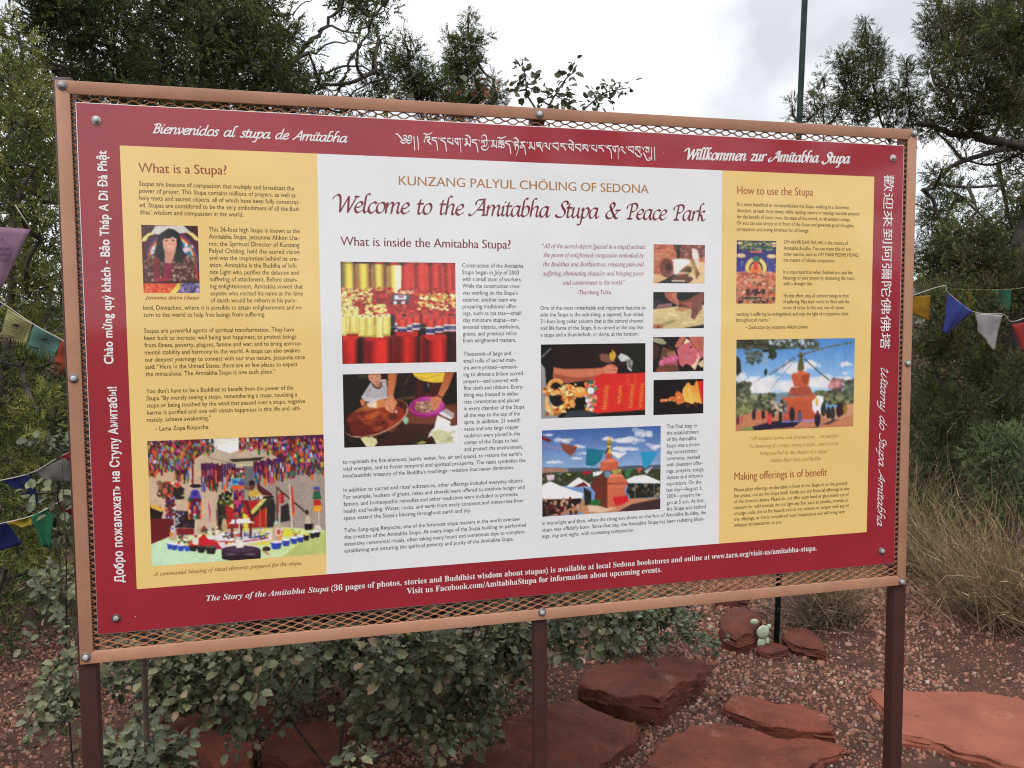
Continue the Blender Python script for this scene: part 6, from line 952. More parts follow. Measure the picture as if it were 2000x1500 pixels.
# -- stupa B
s=Pic('stupaB',[(62,98),(1797,72),(1775,1380),(52,1438)],130,(120,170,220),9)
sky_(s,(50,60,1810,900),(70,130,200),(170,205,235))
for a_ in ((400,760,260,110,40,.6),(900,520,200,110,30,.6),(700,780,300,90,40,.7),(1350,720,330,90,40,.7),(1640,460,90,45,20,.8),(1640,590,60,20,10,.8),(130,660,90,80,20,.7),(1150,460,100,70,20,.6),(1700,700,120,70,20,.6),(250,820,200,80,30,.7)): cloud(*a_)
s.specks(60,(60,640,700,880),70,[(225,228,240),(240,240,245)],.35,.5); s.p("50,880 1800,860 1800,1000 50,1000",(120,150,165)); s.p("1200,870 1500,830 1560,880 1200,920",(95,125,165))
s.specks(150,(60,720,250,1000),40,[(80,86,66),(110,112,88),(60,66,52)],.9,.8); s.specks(200,(60,900,600,1150),44,[(92,98,72),(120,124,96),(62,68,50),(150,150,120)],.9,.7); s.specks(120,(60,1040,260,1200),44,[(110,118,72),(140,144,96)],.9,.7); s.specks(200,(1240,860,1790,1040),42,[(96,104,74),(130,134,98),(66,72,54)],.9,.7); s.specks(60,(1640,690,1780,900),36,[(84,92,80),(110,118,100)],.9,.9); s.specks(50,(1470,680,1600,860),34,[(96,86,80),(150,110,105)],.8,.9); s.specks(20,(1400,700,1600,800),30,[(220,150,150)],.6)
s.specks(50,(580,1000,800,1180),36,[(190,170,150),(120,105,95),(70,60,55)],.9)
s.p("50,1230 300,1150 700,1180 1300,1140 1800,1020 1800,1400 50,1440",(196,130,96)); s.p("300,1150 520,1120 540,1240 300,1260",(205,110,85)); s.p("1300,1230 1790,1020 1800,1180 1500,1290",(205,150,120)); s.p("140,1440 330,1350 560,1290 900,1250 1000,1290 900,1370 500,1400 260,1440",(44,40,60)); s.p("1300,1340 1480,1270 1560,1260 1420,1330",(60,50,64)); s.p("1100,1400 1240,1370 1260,1390 1120,1405",(60,50,64))
s.p("1170,960 1250,910 1330,930 1330,1030 1290,1180 1170,1190",(238,232,232)); s.ell(1235,1010,20,60,(214,170,80))
s.p("1170,985 1165,1110 1210,1180 1215,1260 735,1270 740,1190 800,1160 800,1000",(192,92,62)); s.p("725,890 760,940 1190,915 1230,880 1215,960 1170,990 800,1005 740,970",(205,98,62)); s.p("860,795 1120,775 1190,915 800,925",(180,90,68)); 
for k in range(5): s.ln(f"{850-k*12},{810+k*26} {1130+k*12},{795+k*26}",6,(150,68,50))
s.p("865,605 1138,595 1110,770 1060,780 905,785 862,640",(198,98,66)); s.p("1010,600 1138,595 1110,700 1060,770 1020,700",(170,78,54)); s.p("862,605 960,570 1045,565 1138,598 1000,612",(212,110,74)); s.p("955,545 1040,545 1050,580 960,585",(205,98,60)); s.p("985,340 1020,340 1050,530 1000,555 945,535",(96,96,56)); s.p("975,290 1020,285 1030,340 965,345",(110,100,56)); s.ln("945,345 1045,340",12,(50,48,36)); s.ln("988,230 990,290",5,(100,90,70)); s.ln("1035,560 1045,600",8,(240,160,120))
s.ln("725,1290 1220,1275",18,(150,140,215)); s.ln("740,1200 1215,1190",6,(225,120,90))
for a_,b_ in (("1060,390 1430,700",14),("550,605 930,350",12)): 
    (xa_,ya_),(xb2,yb2)=[tuple(map(float,q.split(','))) for q in a_.split()]
    for k in range(b_): t=k/b_; s.ell(xa_+(xb2-xa_)*t,ya_+(yb2-ya_)*t+8*math.sin(t*3),16,11,[(60,70,60),(90,90,50),(70,60,70)][k%3],.6)
for k in range(14): t=k/14; s.ell(540+400*t,870-500*t**.9,8,12,(110,120,120)); s.ell(130+380*t,830-220*t,9,10,(110,120,130))
for k in range(18): t=k/18; s.ell(1060+730*t,305-160*t-20*math.sin(t*3),22,10,[(80,90,70),(150,90,80),(100,110,60)][k%3],-.25)
s.p("60,95 240,100 330,160 230,240 280,310 400,300 440,320 320,330 230,260 190,190 60,200",(52,46,38)); s.specks(420,(70,95,640,220),34,[(66,70,50),(90,92,70),(48,50,38)],.9,.6); s.specks(160,(640,95,1230,230),32,[(72,78,58),(96,100,78)],.85,.6); s.specks(70,(200,200,420,460),28,[(76,84,60),(100,110,96)],.8,.6); s.specks(40,(540,200,640,370),22,[(60,66,50)],.9); s.p("60,330 120,380 140,560 70,640",(56,48,42)); s.specks(26,(480,100,1200,200),24,[(190,210,230)],.7)
s.ell(492,265,52,22,(40,30,28)); 
for x_ in (462,480,500,520): s.ln(f"{x_},280 {x_-2},480",7,(170,165,165))
s.ell(490,575,22,48,(36,44,34))
for x_,y_,h_,c in ((320,1190,140,(48,44,44)),(455,1190,130,(40,38,44)),(550,1250,170,(212,70,74)),(600,1180,110,(50,60,50)),(705,1220,130,(40,40,48)),(875,1190,200,(46,44,52)),(985,1220,170,(90,90,120)),(1245,1260,220,(40,42,60)),(1240,1170,70,(150,50,50)),(1330,1120,190,(52,54,50)),(1405,1170,170,(44,42,44)),(1465,1180,190,(58,60,52)),(1560,1130,210,(46,40,50)),(1600,1120,180,(70,30,44)),(1650,1110,150,(150,120,50)),(90,1270,130,(110,50,60)),(150,1250,80,(210,90,80))): s.ell(x_,y_,h_*.2,h_*.5,c); s.ell(x_,y_-h_*.48,h_*.09,h_*.09,(60,44,40))
s.ell(235,1410,90,50,(140,150,90)); s.blur(2); s.done('photo of the orange stupa with prayer flags and visitors')
# -- painted deity: a plain seated figure
s=Pic('deity',[(95,105),(888,105),(875,1382),(82,1382)],56,(44,40,100),10)
s.grad([(90,100),(890,100),(885,740),(85,740)],(38,34,92),(72,70,150),(400,100),(400,740)); s.specks(40,(100,480,880,720),14,[(150,170,200),(110,120,180)],.8); s.specks(130,(170,120,790,300),34,[(84,108,74),(120,136,96),(60,80,56),(200,170,120)],1,.5)
for x_,y_,rx,ry in ((160,165,60,25),(840,165,60,25),(185,415,95,45),(790,420,100,45),(840,215,50,20)): s.ell(x_,y_,rx,ry,(222,180,140)); s.ell(x_-10,y_-10,rx*.6,ry*.5,(236,205,165))
s.p("360,310 600,310 590,350 370,350",(214,110,80)); s.ell(480,660,215,220,(232,190,110)); s.ell(490,660,190,195,(226,212,130),0,.7); s.ell(480,670,135,155,(50,52,46)); s.ell(480,690,115,140,(214,190,140)); s.ell(485,475,75,55,(60,120,100)); s.p("440,530 520,520 525,600 590,640 610,790 500,860 400,850 350,790 370,640 440,600",(236,140,80)); s.p("435,520 520,520 515,700 430,700",(214,82,66)); s.ell(480,830,150,45,(222,100,80))
s.p("85,740 300,720 400,860 600,860 700,720 880,740 880,1382 85,1382",(206,130,100)); s.specks(260,(90,750,880,1240),34,[(222,140,110),(190,100,80),(235,180,150),(150,90,80),(120,110,90),(210,90,70)],.8,.6); s.specks(40,(270,1080,690,1200),30,[(50,44,50),(110,70,70)],.9,.7); s.specks(110,(90,1240,880,1382),32,[(60,72,56),(90,100,76),(40,50,44),(206,90,70),(170,150,120)],.9,.6); s.p("330,870 640,870 600,930 360,930",(220,160,120),.8); s.blur(2); s.done('small painting of a seated orange figure under a tree')
# -- portrait
s=Pic('portrait',[(58,88),(1090,105),(1120,1330),(95,1330)],72,(92,40,40),11)
s.specks(60,(60,95,300,330),36,[(80,46,40),(60,34,32),(105,60,50)],.8,.7); s.specks(40,(860,110,1100,300),36,[(80,46,40),(60,34,32)],.8,.7); s.p("230,250 330,110 820,100 960,230 840,240 700,260 380,270",(206,200,190)); s.p("65,400 100,320 200,240 330,255 200,300 145,400",(226,210,130)); s.p("880,230 990,235 1095,330 1095,385 1040,380 960,290",(226,210,130)); s.p("90,410 380,270 820,250 1100,400 1115,1110 95,1110",(86,28,44))
for k,(c,rr) in enumerate((((70,70,130),480),((170,60,60),455),((214,90,50),435),((222,200,110),415),((130,190,180),398),((40,110,160),380))): s.poly(np.stack([610+rr*np.cos(t_),800+rr*1.22*np.sin(t_)],-1),c)
s.specks(20,(840,450,1000,740),30,[(80,140,120),(222,200,215)],.8); s.specks(8,(230,500,340,620),26,[(222,210,225)],1); s.ell(870,545,60,44,(226,190,205))
s.p("95,1110 110,980 240,640 420,560 760,560 900,640 1000,760 1080,1000 1090,1120",(84,48,44)); s.specks(260,(110,660,1060,1110),22,[(150,112,100),(60,34,34),(180,150,138),(110,60,52),(130,90,60)],.8,1.3); s.p("300,660 370,700 400,1100 300,1080 270,900",(130,34,42)); s.p("480,775 620,775 590,1110 440,1110",(140,32,66)); s.p("290,1050 600,1060 580,1120 300,1120",(176,50,56),.7); s.p("1000,800 1080,960 1080,1110 1050,1100 1050,950",(196,36,52))
s.p("485,540 690,540 640,700 600,790 490,780",(206,144,118)); s.p("410,250 560,155 660,180 740,240 790,380 810,560 860,640 800,760 700,790 660,680 690,560 690,400 640,300 560,350 450,350 450,520 490,640 470,780 400,720 300,600 330,480 360,330",(26,24,28)); s.p("450,345 700,330 705,470 660,570 580,600 500,570 455,480",(222,160,134)); s.p("440,240 700,230 705,300 660,330 625,262 596,250 570,330 545,280 520,340 492,300 470,350 440,390",(24,22,26)); s.p("450,470 500,560 560,600 620,590 670,520 660,570 600,625 540,620 480,570",(190,124,100),.7); s.ln("430,260 390,420 380,560",14,(56,52,58),.6); s.ln("740,330 770,500 760,640",14,(56,52,58),.6); s.ell(515,378,30,9,(70,44,40)); s.ell(635,374,30,9,(70,44,40)); s.ell(580,488,46,14,(236,220,210),-.05); s.ln("530,478 580,500 628,474",7,(180,84,74)); s.ell(578,435,20,14,(206,138,112)); s.ell(500,460,26,22,(228,150,130),0,.6); s.ell(660,455,24,22,(228,150,130),0,.6)
s.p("95,1120 1120,1110 1120,1150 95,1150",(60,34,38)); s.p("95,1150 720,1150 560,1330 95,1330",(214,74,44)); s.specks(50,(110,1170,620,1320),30,[(226,110,56),(200,50,40),(230,140,80)],.6); s.p("720,1150 820,1150 690,1330 560,1330",(232,206,90)); s.p("820,1150 1120,1150 1120,1330 690,1330",(110,96,150)); s.specks(70,(760,1160,1110,1320),24,[(80,76,140),(170,150,190),(130,120,140),(70,60,110)],.8); s.blur(2); s.done('portrait of a smiling woman with long black hair')
# -- ceremony
s=Pic('ceremony',[(45,120),(1955,48),(1982,1340),(92,1480)],205,(196,170,138),12)
s.grad([(45,100),(1100,60),(1100,420),(60,600)],(206,176,140),(190,172,150),(100,500),(1000,200)); s.p("700,100 1300,80 1250,300 1080,390 700,300",(190,172,150)); s.p("1080,390 1960,280 1985,1150 1100,1050",(165,150,138))
for k in range(16): s.ln(f"1200,{620+k*28} 1975,{560+k*36}",3,(140,126,116),.7)
s.p("1085,395 1200,395 1200,640 1085,640",(110,108,112)); s.p("60,560 700,560 800,700 800,1050 80,1080",(206,178,150)); 
for k in range(14): s.ln(f"{360+k*34},{620} {364+k*34},{1000}",8,(176,160,150),.7)
s.p("840,115 1060,85 1040,220 940,255 800,205",(248,250,246)); s.p("745,105 1030,88 1020,115 770,190 745,180",(226,222,210)); s.ln("700,300 990,370",5,(120,90,60)); s.p("930,320 1330,295 1230,345 1200,375 1010,375",(54,50,40)); s.p("960,350 1250,335 1200,390 1010,390",(214,206,160),.8)
PALC=[(100,20,45),(60,40,110),(210,86,44),(190,60,110),(120,30,50),(214,110,60),(80,30,80),(170,40,56),(90,28,40),(220,214,224),(40,92,64),(120,140,190),(110,40,40)]
def tassel(x,y,L,w=15):
    m=4
    for i in range(m):
        c=np.array(([(66,30,90),(80,36,110),(110,24,50)][s.r.integers(3)] if i==0 else PALC[s.r.integers(len(PALC))]) if i<m-1 else [(216,92,44),(110,150,200),(170,190,70),(50,100,70),(190,76,140),(214,100,50),(110,30,50)][s.r.integers(7)],float)*s.r.uniform(.7,1.1); y0_=y+L*i/m; y1_=y+L*(i+1.25)/m; s.poly([(x-w*.5,y0_),(x,y0_-w*.5),(x+w*.5,y0_),(x+w*.6,y1_-w*.7),(x,y1_),(x-w*.5,y1_-w*.7)],np.minimum(c,255))
s.p('50,125 560,105 700,110 735,200 560,320 350,400 120,480 60,520',(84,30,50)); s.p('1230,90 1955,52 1962,420 1700,430 1500,330 1300,200',(84,30,50)); s.p('640,380 860,385 860,560 640,570',(90,34,60)); s.p('1205,360 1640,330 1640,520 1205,530',(90,34,54))
for k in range(20): tassel(640+k*13 if k<14 else 860+(k-14)*26,370+s.r.normal(0,8),s.r.uniform(230,290),20)
for k in range(34): tassel(1205+k*13,350+s.r.normal(0,10)-k*2,s.r.uniform(200,260),17)
for k in range(14): tassel(350+k*11,320,s.r.uniform(200,260),16)
for row,(y_,L) in enumerate(((330,170),(250,170),(180,170),(110,160))):
    for k in range(52): 
        x_=55+k*9.5+s.r.normal(0,4); 
        if x_<560 or row>1: tassel(x_+(row>1)*(k*4.3),y_-k*1.2+s.r.normal(0,16),L*s.r.uniform(.7,1.15)*(1-.25*(k/52)),24)
for row,(y_,L) in enumerate(((300,210),(200,190),(120,170),(60,150))):
    for k in range(46): 
        x_=1950-k*12+s.r.normal(0,5)
        if row>1 or k<34: tassel(x_-(row>1)*k*8,y_+s.r.normal(0,16),L*s.r.uniform(.7,1.15)*(1-.35*(k/46)),24)
s.ln("540,380 540,600",18,(120,24,50)); s.ell(572,608,62,22,(30,26,30))
for k in range(6): tassel(975+k*22,420,100,22)
s.p("955,530 1085,525 1085,600 960,605",(60,140,190)); s.specks(14,(965,535,1080,595),16,[(40,80,180),(120,190,190),(90,60,140)],1); s.p("960,605 1080,600 1080,640 965,650",(226,96,40))
for r_ in range(6):
    for k in range(5): s.poly(np.array([(980+k*24,660+r_*48),(992+k*24,640+r_*48),(1004+k*24,660+r_*48),(992+k*24,720+r_*48)])+[0,0],PALC[s.r.integers(len(PALC))])
# monk and throne
s.p("1130,740 1160,650 1230,640 1300,730",(206,170,70)); s.p("1080,590 1150,630 1200,620 1180,660 1110,650",(130,80,60)); s.p("1230,570 1290,620 1390,690 1400,720 1290,700 1240,650",(90,26,40)); s.ell(1180,600,34,46,(96,62,48)); s.ell(1178,572,34,26,(34,26,24)); s.p("1140,730 1420,715 1400,745 1150,755",(30,26,24)); s.specks(16,(1140,720,1290,745),12,[(230,225,215),(40,34,30)],1)
s.p("800,780 1420,750 1420,1050 810,1070",(46,44,38)); s.p("890,800 1340,750 1340,1050 900,1060",(176,40,36)); s.p("890,770 950,775 1160,960 1150,1000 940,830",(196,196,110)); s.p("1330,740 1290,750 1150,890 1160,930 1340,790",(206,200,110)); s.p("1370,745 1330,760 1160,950 1180,960 1370,800",(44,52,36)); s.ln("1265,850 1265,1040",10,(214,130,50)); s.ln("1330,840 1330,1050",10,(214,130,50)); s.ln("1110,760 1190,990",26,(90,24,34)); s.specks(24,(830,860,900,1040),14,[(80,84,60),(30,30,26)],.8); s.p("1350,800 1430,800 1430,1040 1350,1050",(40,42,38)); s.specks(30,(830,680,960,800),20,[(30,32,28),(70,84,50),(150,150,60)],1); s.p("1490,830 1570,790 1590,980 1490,1000",(38,40,42)); s.p("1450,720 1490,670 1525,700 1525,790 1460,800",(176,36,40)); s.ln("1440,620 1770,900",16,(70,44,36)); s.ln("1445,620 1450,1000",12,(70,44,36)); s.ell(1772,890,18,26,(64,40,34))
# left flowers and banners
s.specks(90,(170,580,400,720),26,[(196,50,50),(120,90,60),(60,56,46),(222,180,140),(206,110,80)],.9); s.specks(40,(340,620,440,740),16,[(44,40,36)],1); s.p("70,820 190,830 220,890 200,960 80,1000",(36,26,24)); s.p("80,810 160,820 220,860 200,890 80,840",(226,180,70)); s.p("78,960 330,960 340,1130 90,1240",(110,26,34)); s.p("350,880 560,880 560,1060 350,1060",(40,34,40)); s.specks(40,(350,880,560,1040),18,[(60,50,90),(30,28,30),(110,70,60),(190,190,200)],.8); s.p("360,1070 550,1060 550,1140 370,1140",(130,30,40)); s.p("245,715 350,715 330,900 310,970 265,950",(90,50,90)); s.specks(50,(250,720,345,960),16,PALC,1)
def banner(x,y,w,h,rows,cols):
    for r_ in range(rows):
        for k in range(cols): 
            cx=x-w/2+(k+.5)*w/cols; cy=y+r_*h/rows; s.poly([(cx-w/cols*.5,cy),(cx,cy-12),(cx+w/cols*.5,cy),(cx+w/cols*.5,cy+h/rows),(cx,cy+h/rows+14),(cx-w/cols*.5,cy+h/rows)],PALC[s.r.integers(len(PALC))])
banner(560,740,140,220,5,5); s.ell(565,690,50,44,(80,70,180)); s.ell(530,725,24,24,(80,70,180)); s.ell(604,720,24,24,(80,70,180)); s.ell(565,690,26,30,(60,44,140)); s.ln("490,780 500,970",14,(236,140,50)); s.ln("632,780 628,960",14,(236,140,50)); s.p("545,930 580,930 565,975",(30,130,80)); s.ln("574,960 574,1190",9,(226,214,190)); banner(1035,680,110,260,6,4); s.p("1000,920 1040,930 1020,960",(40,140,90)); s.ln("1040,950 1040,1200",10,(228,216,196))
s.ln("705,740 712,1090",9,(206,180,170)); s.p("705,740 735,900 720,1000",(190,60,110)); s.ln("795,860 798,1070",7,(130,60,60)); s.ln("1480,680 1470,1060",8,(214,180,170)); s.p("1480,680 1465,700 1455,900 1470,900",(196,70,60)); s.ln("1585,590 1612,1080",11,(228,214,196)); s.p("1592,590 1615,620 1640,880 1615,900",(206,56,44)); s.p("1600,880 1645,900 1630,960 1605,910",(226,110,50)); s.ln("1895,870 1905,1050",8,(222,210,190)); s.p("1840,620 1910,615 1908,660 1845,665",(60,80,170)); s.p("1845,665 1908,660 1930,745 1830,750",(36,100,70)); s.p("1845,755 1915,755 1925,815 1840,820",(190,40,40)); s.p("1845,820 1925,815 1928,880 1840,885",(236,160,40)); s.ln("1845,655 1905,652",10,(214,80,60))
# table
s.grad([(80,1240),(300,1150),(900,1110),(1500,1050),(1960,1080),(1985,1345),(90,1485)],(206,222,150),(196,228,190),(1000,1100),(900,1440)); s.p("1740,1180 1975,1095 1985,1340 1500,1375",(180,190,110),.8)
s.p("620,1200 760,1130 1000,1100 1380,1090 1480,1160 1300,1240 1060,1300 800,1300",(222,214,220)); s.p("600,1170 780,1190 860,1290 620,1300",(176,50,80)); s.specks(90,(820,1110,1390,1180),18,[(70,80,120),(236,236,242),(120,130,150)],1,.6); s.ln("770,1200 1000,1215 1300,1180 1480,1130",12,(176,40,60)); s.p("1080,1240 1380,1190 1500,1210 1300,1250",(214,204,90)); s.specks(70,(360,1130,1050,1240),20,[(206,60,60),(236,230,210),(60,70,50),(190,140,110),(226,200,90),(60,110,70)],1,.6); s.specks(50,(1250,1060,1700,1160),20,[(236,230,215),(206,190,160),(214,206,80),(160,90,80)],1,.6); s.specks(30,(640,1060,900,1130),18,[(214,206,180),(70,80,60),(150,60,60)],1)
s.p("600,1180 660,1120 700,1180 820,1230 780,1260 600,1260",(206,34,44)); s.ell(880,1040,32,60,(190,160,120)); s.ell(880,985,22,26,(196,168,130)); s.ln("930,1010 1200,1000",18,(226,196,190)); s.ln("965,1020 960,1170",28,(110,44,44)); s.ln("1065,1010 1060,1160",22,(90,34,40)); s.ln("1165,1010 1165,1150",26,(110,44,44)); s.p("1080,900 1130,920 1140,1080 1090,1100",(222,210,60)); s.ln("1080,960 1075,1040",14,(110,180,200)); s.p("960,970 1140,960 1180,1000 950,1010",(236,232,228)); s.ln("1000,960 1000,1030",14,(90,40,130))
s.p("1390,1195 1400,1080 1420,1000 1480,1010 1500,1080 1490,1200",(196,170,140)); s.ell(1440,1010,26,32,(140,170,140)); s.ell(1465,1105,36,46,(232,200,190)); s.ell(1466,1105,20,28,(206,60,60)); s.ell(1440,1008,10,12,(236,236,236)); s.p("1465,1150 1500,1130 1495,1190 1470,1185",(236,140,60)); s.p("1500,1140 1530,1060 1590,1080 1620,1130 1560,1150",(222,214,60)); s.p("280,1190 300,1080 330,1040 355,1090 365,1200",(196,170,140)); s.ell(322,1070,20,34,(226,232,240)); s.ell(322,1070,10,18,(70,90,160)); s.p("285,1110 325,1110 320,1150 290,1155",(226,130,60)); s.p("1745,1010 1760,930 1800,930 1810,1010",(200,186,160)); s.p("1742,1020 1838,1015 1830,1080 1750,1085",(26,24,24)); s.specks(12,(1860,1040,1920,1090),18,[(222,214,200)],1)
def bowl(x,y,w,h,c,f=None): s.poly([(x-w/2,y),(x+w/2,y),(x+w*.36,y+h),(x-w*.36,y+h)],c); s.ell(x,y+h,w*.36,h*.12,c); s.ell(x,y,w/2,h*.2,f or (226,228,236)); s.poly([(x-w/2,y+h*.1),(x-w*.3,y+h*.2),(x-w*.25,y+h*.9),(x-w*.36,y+h)],tuple(min(255,q*1.35) for q in c),.6)
for x_,y_,w,c,f in ((290,1225,62,(50,80,170),None),(340,1235,76,(50,80,170),None),(410,1245,80,(50,82,175),None),(480,1245,76,(52,84,180),(210,190,120)),(545,1245,90,(34,36,36),(206,40,40)),(630,1262,96,(34,36,34),(70,60,60)),(735,1262,124,(40,42,38),(110,90,80)),(1880,1095,70,(30,34,34),None),(1830,1105,60,(30,34,34),None),(1765,1130,70,(30,34,34),(214,206,90)),(1700,1150,76,(48,66,150),None),(1630,1165,84,(48,70,165),None),(1545,1190,92,(48,70,165),None),(1440,1210,128,(46,72,175),(232,222,220))): bowl(x_,y_,w,60 if w<100 else 72,c,f)
s.cyl(850,1270,1300,1385,[(40,26,40),(110,90,110),(50,34,52),(120,100,120),(30,18,32)]); s.ell(1060,1385,208,32,(40,26,38)); s.ell(1060,1295,210,44,(62,44,60)); s.ell(1050,1290,160,28,(80,60,78)); s.p("1000,1190 1080,1185 1085,1270 1005,1275",(228,222,212)); s.p("1270,1300 1300,1290 1385,1350 1370,1368",(190,150,110)); s.ell(1372,1358,18,16,(216,206,180)); s.ell(1335,1285,44,26,(50,40,44)); s.p("535,1180 600,1180 600,1240 540,1240",(222,218,206)); s.p("690,1090 745,1085 745,1125 700,1130",(214,208,190)); s.blur(2); s.done('photo of a ceremony table with bowls and hanging tassels',noise=8)
# ------------------------------------------------------------------ prayer flags
def cloth(c,d=.75): return mat('flag_cloth',c,.85,transl=.25,spec=.1,noise=(30,tuple(x*d for x in c),.35,.75))
def flag(key,m,root,name='flag',label=None,seed=0,amp=.006,fringe=False):
    Y,P=FL[key]; P=np.array(P); r=np.random.default_rng(seed)
    n_=12
    if len(P)==3: P=np.vstack([P,P[2]]) ; P[2]=P[2]+(P[1]-P[2])*.02
    u,v=np.meshgrid(np.linspace(0,1,n_),np.linspace(0,1,n_))
    if len(P)==5: 
        P4=np.array([P[0],P[1],P[2],P[4]]); 
    else: P4=P[:4]
    Q=(P4[0]*(1-u)[...,None]*(1-v)[...,None]+P4[1]*u[...,None]*(1-v)[...,None]+P4[2]*u[...,None]*v[...,None]+P4[3]*(1-u)[...,None]*v[...,None])
    yy=Y+amp*np.sin(u*7+seed)*(.3+v)+amp*.6*np.sin(v*5+u*3+seed)
    V_=np.stack([Q[...,0],yy,Q[...,1]],-1).reshape(-1,3); i=(np.arange(n_-1)[:,None]*n_+np.arange(n_-1)[None]).ravel()
    o=mesh(name,V_,np.stack([i,i+n_,i+n_+1,i+1],-1),m,root,smooth=True); place(o,root); mod=o.modifiers.new('t','SOLIDIFY'); mod.thickness=.0006
    if label: o['label']=label
    def at(a,b): return P4[0]*(1-a)*(1-b)+P4[1]*a*(1-b)+P4[2]*a*b+P4[3]*(1-a)*b
    if fringe:
        mb=MB()
        for k in range(26):
            a=(k+.5)/26; p=at(a,1.0); q=p+np.array([r.normal(0,.003),-r.uniform(.006,.02)*(1 if fringe==1 else 2)]); mb.tube([(p[0],Y,p[1]+.002),((p[0]+q[0])/2+r.normal(0,.001),Y-.002,(p[1]+q[1])/2),(q[0],Y-.002,q[1])],[.0009,.0007,.0004],4)
        f=mb.build('fringe',m,o)
    return o,at,Y
def block_print(o,at,Y,m,seed):
    """printed lines of script round a small horse"""
    r=np.random.default_rng(seed); mb=MB()
    def dash(a0,b0,a1,b1,w):
        p,q=at(a0,b0),at(a1,b1); d=q-p; n2=np.array([-d[1],d[0]])/(np.linalg.norm(d)+1e-9)*w; V_=[p+n2,p-n2,q-n2,q+n2]; mb.add([(x_[0],Y-.0135,x_[1]) for x_ in V_],[(0,1,2,3)])
    for row in range(8):
        b=.10+row*.105; a=.12
        while a<.9:
            L=r.uniform(.02,.06)
            if not(.38<a<.66 and 2<=row<=5): dash(a,b+r.normal(0,.006),a+L,b+r.normal(0,.006),.0009); dash(a+L*.5,b-.01,a+L*.5,b+.03,.0005)
            a+=L+.02
    for a0,b0,a1,b1,w in ((.42,.42,.58,.45,.0035),(.56,.43,.62,.33,.002),(.60,.33,.65,.36,.0016),(.43,.44,.40,.58,.001),(.47,.45,.49,.58,.001),(.54,.46,.56,.58,.001),(.58,.46,.62,.56,.001),(.42,.42,.37,.50,.0012),(.5,.36,.54,.42,.003)): dash(a0,b0,a1,b1,w)
    for a0,b0,a1,b1 in ((.07,.05,.93,.05),(.07,.93,.93,.93),(.07,.05,.07,.93),(.93,.05,.93,.93)): dash(a0,b0,a1,b1,.0006)
    mb.build('block_print',m,o)
inkf=mat('flag_ink',(.035,.04,.035),.8)
def cord(key,root,c=(.45,.42,.36),w=.0016,dy=0):
    Y,P=FL[key]; s_=spline([(x,Y+dy,z) for x,z in P],5); mb=MB(); mb.tube(s_,w,5); place(mb.build('cord',mat('cord',c,.8),root),root)
def string(key,label,loc): return thing('prayer_flag_string',label,'flags',loc,None)
t=thing('pennant','plain mauve pennant with handwriting, topmost at the left edge','flag',(-.55,.55,1.7))
o,at,Y=flag('purple',cloth((.30,.175,.26)),t,'cloth',seed=1,amp=.003); cord('cordP',t,(.35,.33,.22),.0013)
# handwriting, partly cut by the edge of the picture
mb=MB(); inkp=mat('pen_ink',(.05,.02,.05),.8)
PW=[('n',0.0,1.640),('prudent',-.047,1.618),('creating',-.051,1.601),('itself,',-.040,1.584)]
def hand(s_,x1,z,k):
    st=[];pen=0
    for ch in s_:
        if ch==',': st.append(np.array([(pen+.6,1.),(pen,-2.)])); pen+=2.5; continue
        if ch=='g': q=[(5.8,9),(3,10),(.6,6),(1.4,.8),(4,1),(6,9)],[(6,9.6),(6,0),(5,-5),(2,-6),(0,-4)]; a=8
        elif ch=='f': q=[(5.6,16),(3.4,17),(2.2,14),(1.8,0),(1,-5)],[(0,9),(5,9.5)]; a=5.2
        else: a,ss=PEN[ch]; q=[[tuple(map(float,w_.split(','))) for w_ in s2.split()] for s2 in ss.split(';')]
        for P in q: st.append(spline(np.array(P,float),5)+np.array([pen,0]))
        pen+=a+1.2
    for i,P in enumerate(st): nib_strip(mb,(P-np.array([pen,0]))*k*.92+np.array([x1,z]),.0011,.0009,0,.5,-i%3*.0001,lambda v,y:np.stack([v[:,0],np.full(len(v),Y-.0085+y),v[:,1]],-1))
ZW=FL['purple'][1][1][1]; XW=FL['purple'][1][1][0]
for s_,dx,dz in (('n',-.058,-.030),('prudent',-.043,-.052),('creating',-.043,-.066),('itself,',-.045,-.079)): hand(s_,XW+dx,ZW+dz,.00062)
mb.build('handwriting',inkp,o)
t=thing('prayer_flag_string','string of square printed flags crossing behind the left frame edge','prayer flags',(-.3,1.0,1.5)); cord('cordL',t)
o,at,Y=flag('yellow',cloth((.40,.38,.16)),t,'flag','pale yellow printed flag',2,fringe=1); block_print(o,at,Y,inkf,1)
o,at,Y=flag('teal',cloth((.13,.26,.21)),t,'flag','sea green printed flag',3,fringe=2); block_print(o,at,Y,inkf,2)
flag('red',cloth((.36,.07,.045)),t,'flag','ragged orange red flag',4,fringe=2); flag('blue0',cloth((.04,.06,.25)),t,'flag','blue flag corner',5)
t=thing('prayer_flag_string','upper string of pennants low at left with a navy and a grey white one','prayer flags',(-.3,1.1,1.1)); cord('cordA',t)
flag('blueA',cloth((.018,.026,.10)),t,'flag','navy pennant',6); flag('whiteA',cloth((.20,.19,.18)),t,'flag','greyish white pennant',7); flag('redA',cloth((.30,.02,.03)),t,'flag','red pennant tip',8)
t=thing('prayer_flag_string','lowest string of pennants at left: navy, yellow, green and red','prayer flags',(-.3,.95,1.0)); cord('cordB',t)
flag('navyB',cloth((.018,.024,.10)),t,'flag','dark blue pennant',9); flag('yellowB',cloth((.32,.24,.03)),t,'flag','folded yellow pennant',10); flag('greenB',cloth((.03,.16,.085)),t,'flag','green pennant',11); flag('redB',cloth((.28,.02,.03)),t,'flag','red pennant',12)
t=thing('prayer_flag_string','string with blue and white pennants hanging right of the sign','prayer flags',(3.6,2.4,1.5)); cord('cordR1',t,w=.002)
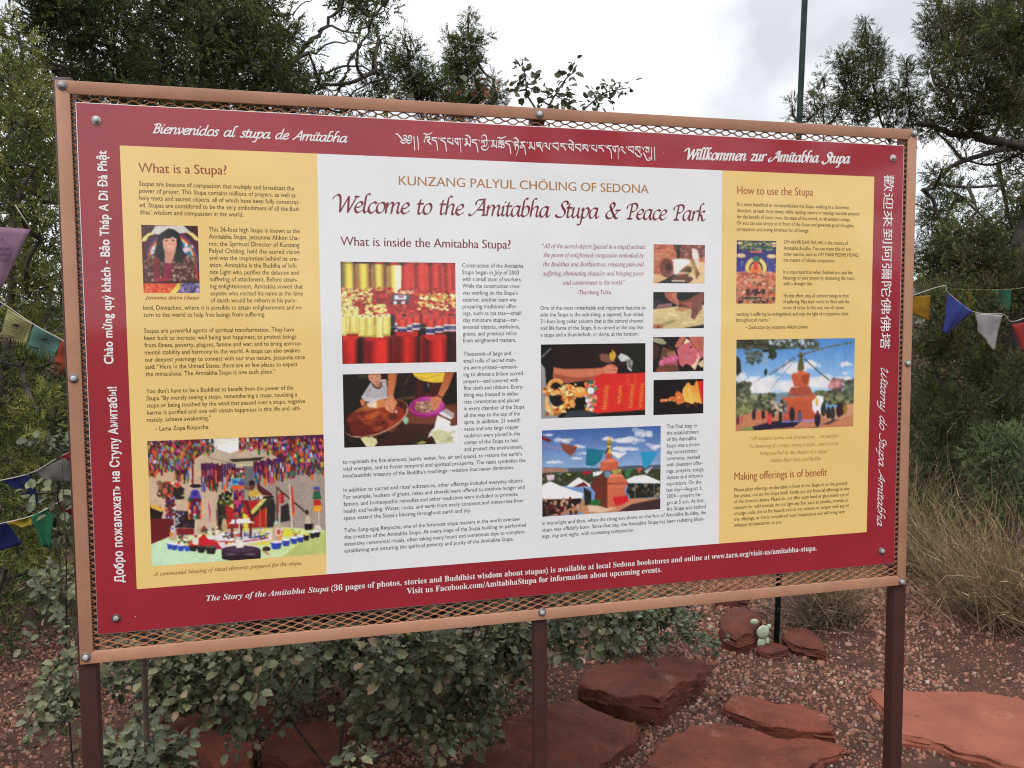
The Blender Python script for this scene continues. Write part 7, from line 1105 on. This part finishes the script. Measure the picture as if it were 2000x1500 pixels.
flag('yellowR',cloth((.28,.15,.02)),t,'flag','mustard yellow flag',13); flag('blueR',cloth((.045,.06,.24)),t,'flag','blue pennant',14); o,at,Y=flag('whiteR',cloth((.36,.35,.35),.6),t,'flag','white pennant',15); flag('redR',cloth((.32,.04,.04)),t,'flag','red flag at the right edge',16)
t=thing('prayer_flag_string','farther string of small faded flags above the white pennant','prayer flags',(4.2,2.9,1.6)); cord('cordR2',t,(.25,.26,.12),w=.002)
flag('greenR',cloth((.03,.13,.08)),t,'flag','dull green flag',17); flag('yelR',cloth((.30,.24,.05)),t,'flag','small yellow flag',18)
# ------------------------------------------------------------------ junipers behind the camera, seen only as the sheen on the sign's glossy print
src_=[o for o in bpy.data.objects if o.get('label','').startswith('tall spreading juniper')][0]
for k,(x,y,s_,rz) in enumerate(((-3.2,-9.5,.78,1.0),(-.6,-10.5,.80,2.2),(4.6,-10,1.15,.4),(7.4,-9.2,1.3,2.9),(10.5,-8.5,1.3,4.4))):
    r_=src_.copy(); COL.objects.link(r_); r_.location=(x,y,-.05); r_.scale=(s_*1.15,s_*1.15,s_); r_.rotation_euler=(0,0,rz)
    r_['label']=['low juniper reflected at the left in the sign print','low round juniper reflected left of middle in the sign print','juniper reflected right of middle in the sign print','tall juniper reflected at the right in the sign print','tall juniper reflected at the far right of the sign print'][k]
    for ch in src_.children:
        c_=ch.copy(); COL.objects.link(c_); c_.parent=r_

src_=[o for o in bpy.data.objects if o.get('label','').startswith('dark juniper thicket farthest back at right')][0]  # unseen junipers added around the camera to cut low sky light
crown_=[c for c in src_.children if c.name.startswith('crown')][0]; cx_=sum((Vector(b) for b in crown_.bound_box),Vector())/8
for k,(x,y,s_,rz) in enumerate(((-5,-4.2,1.0,0),(-6,.4,1.1,2.0),(9.5,-3.5,1.1,1.2),(-4.2,-8.5,.8,3.3))):
    r_=src_.copy(); COL.objects.link(r_); r_.scale=(s_,s_,s_); r_.rotation_euler=(0,0,rz); r_.location=(x,y,-.05); q=r_.rotation_euler.to_matrix()@Vector((cx_[0]-src_.location[0],cx_[1]-src_.location[1],0))*s_; r_.location=(x-q.x,y-q.y,-.05)
    r_['label']=['unseen dense juniper added left of the viewer to cut sky light','unseen dense juniper added beyond the left edge to cut sky light','unseen dense juniper added beyond the right edge to cut sky light','unseen dense juniper added behind the viewer to cut sky light'][k]
    for ch in src_.children:
        c_=ch.copy(); COL.objects.link(c_); c_.parent=r_
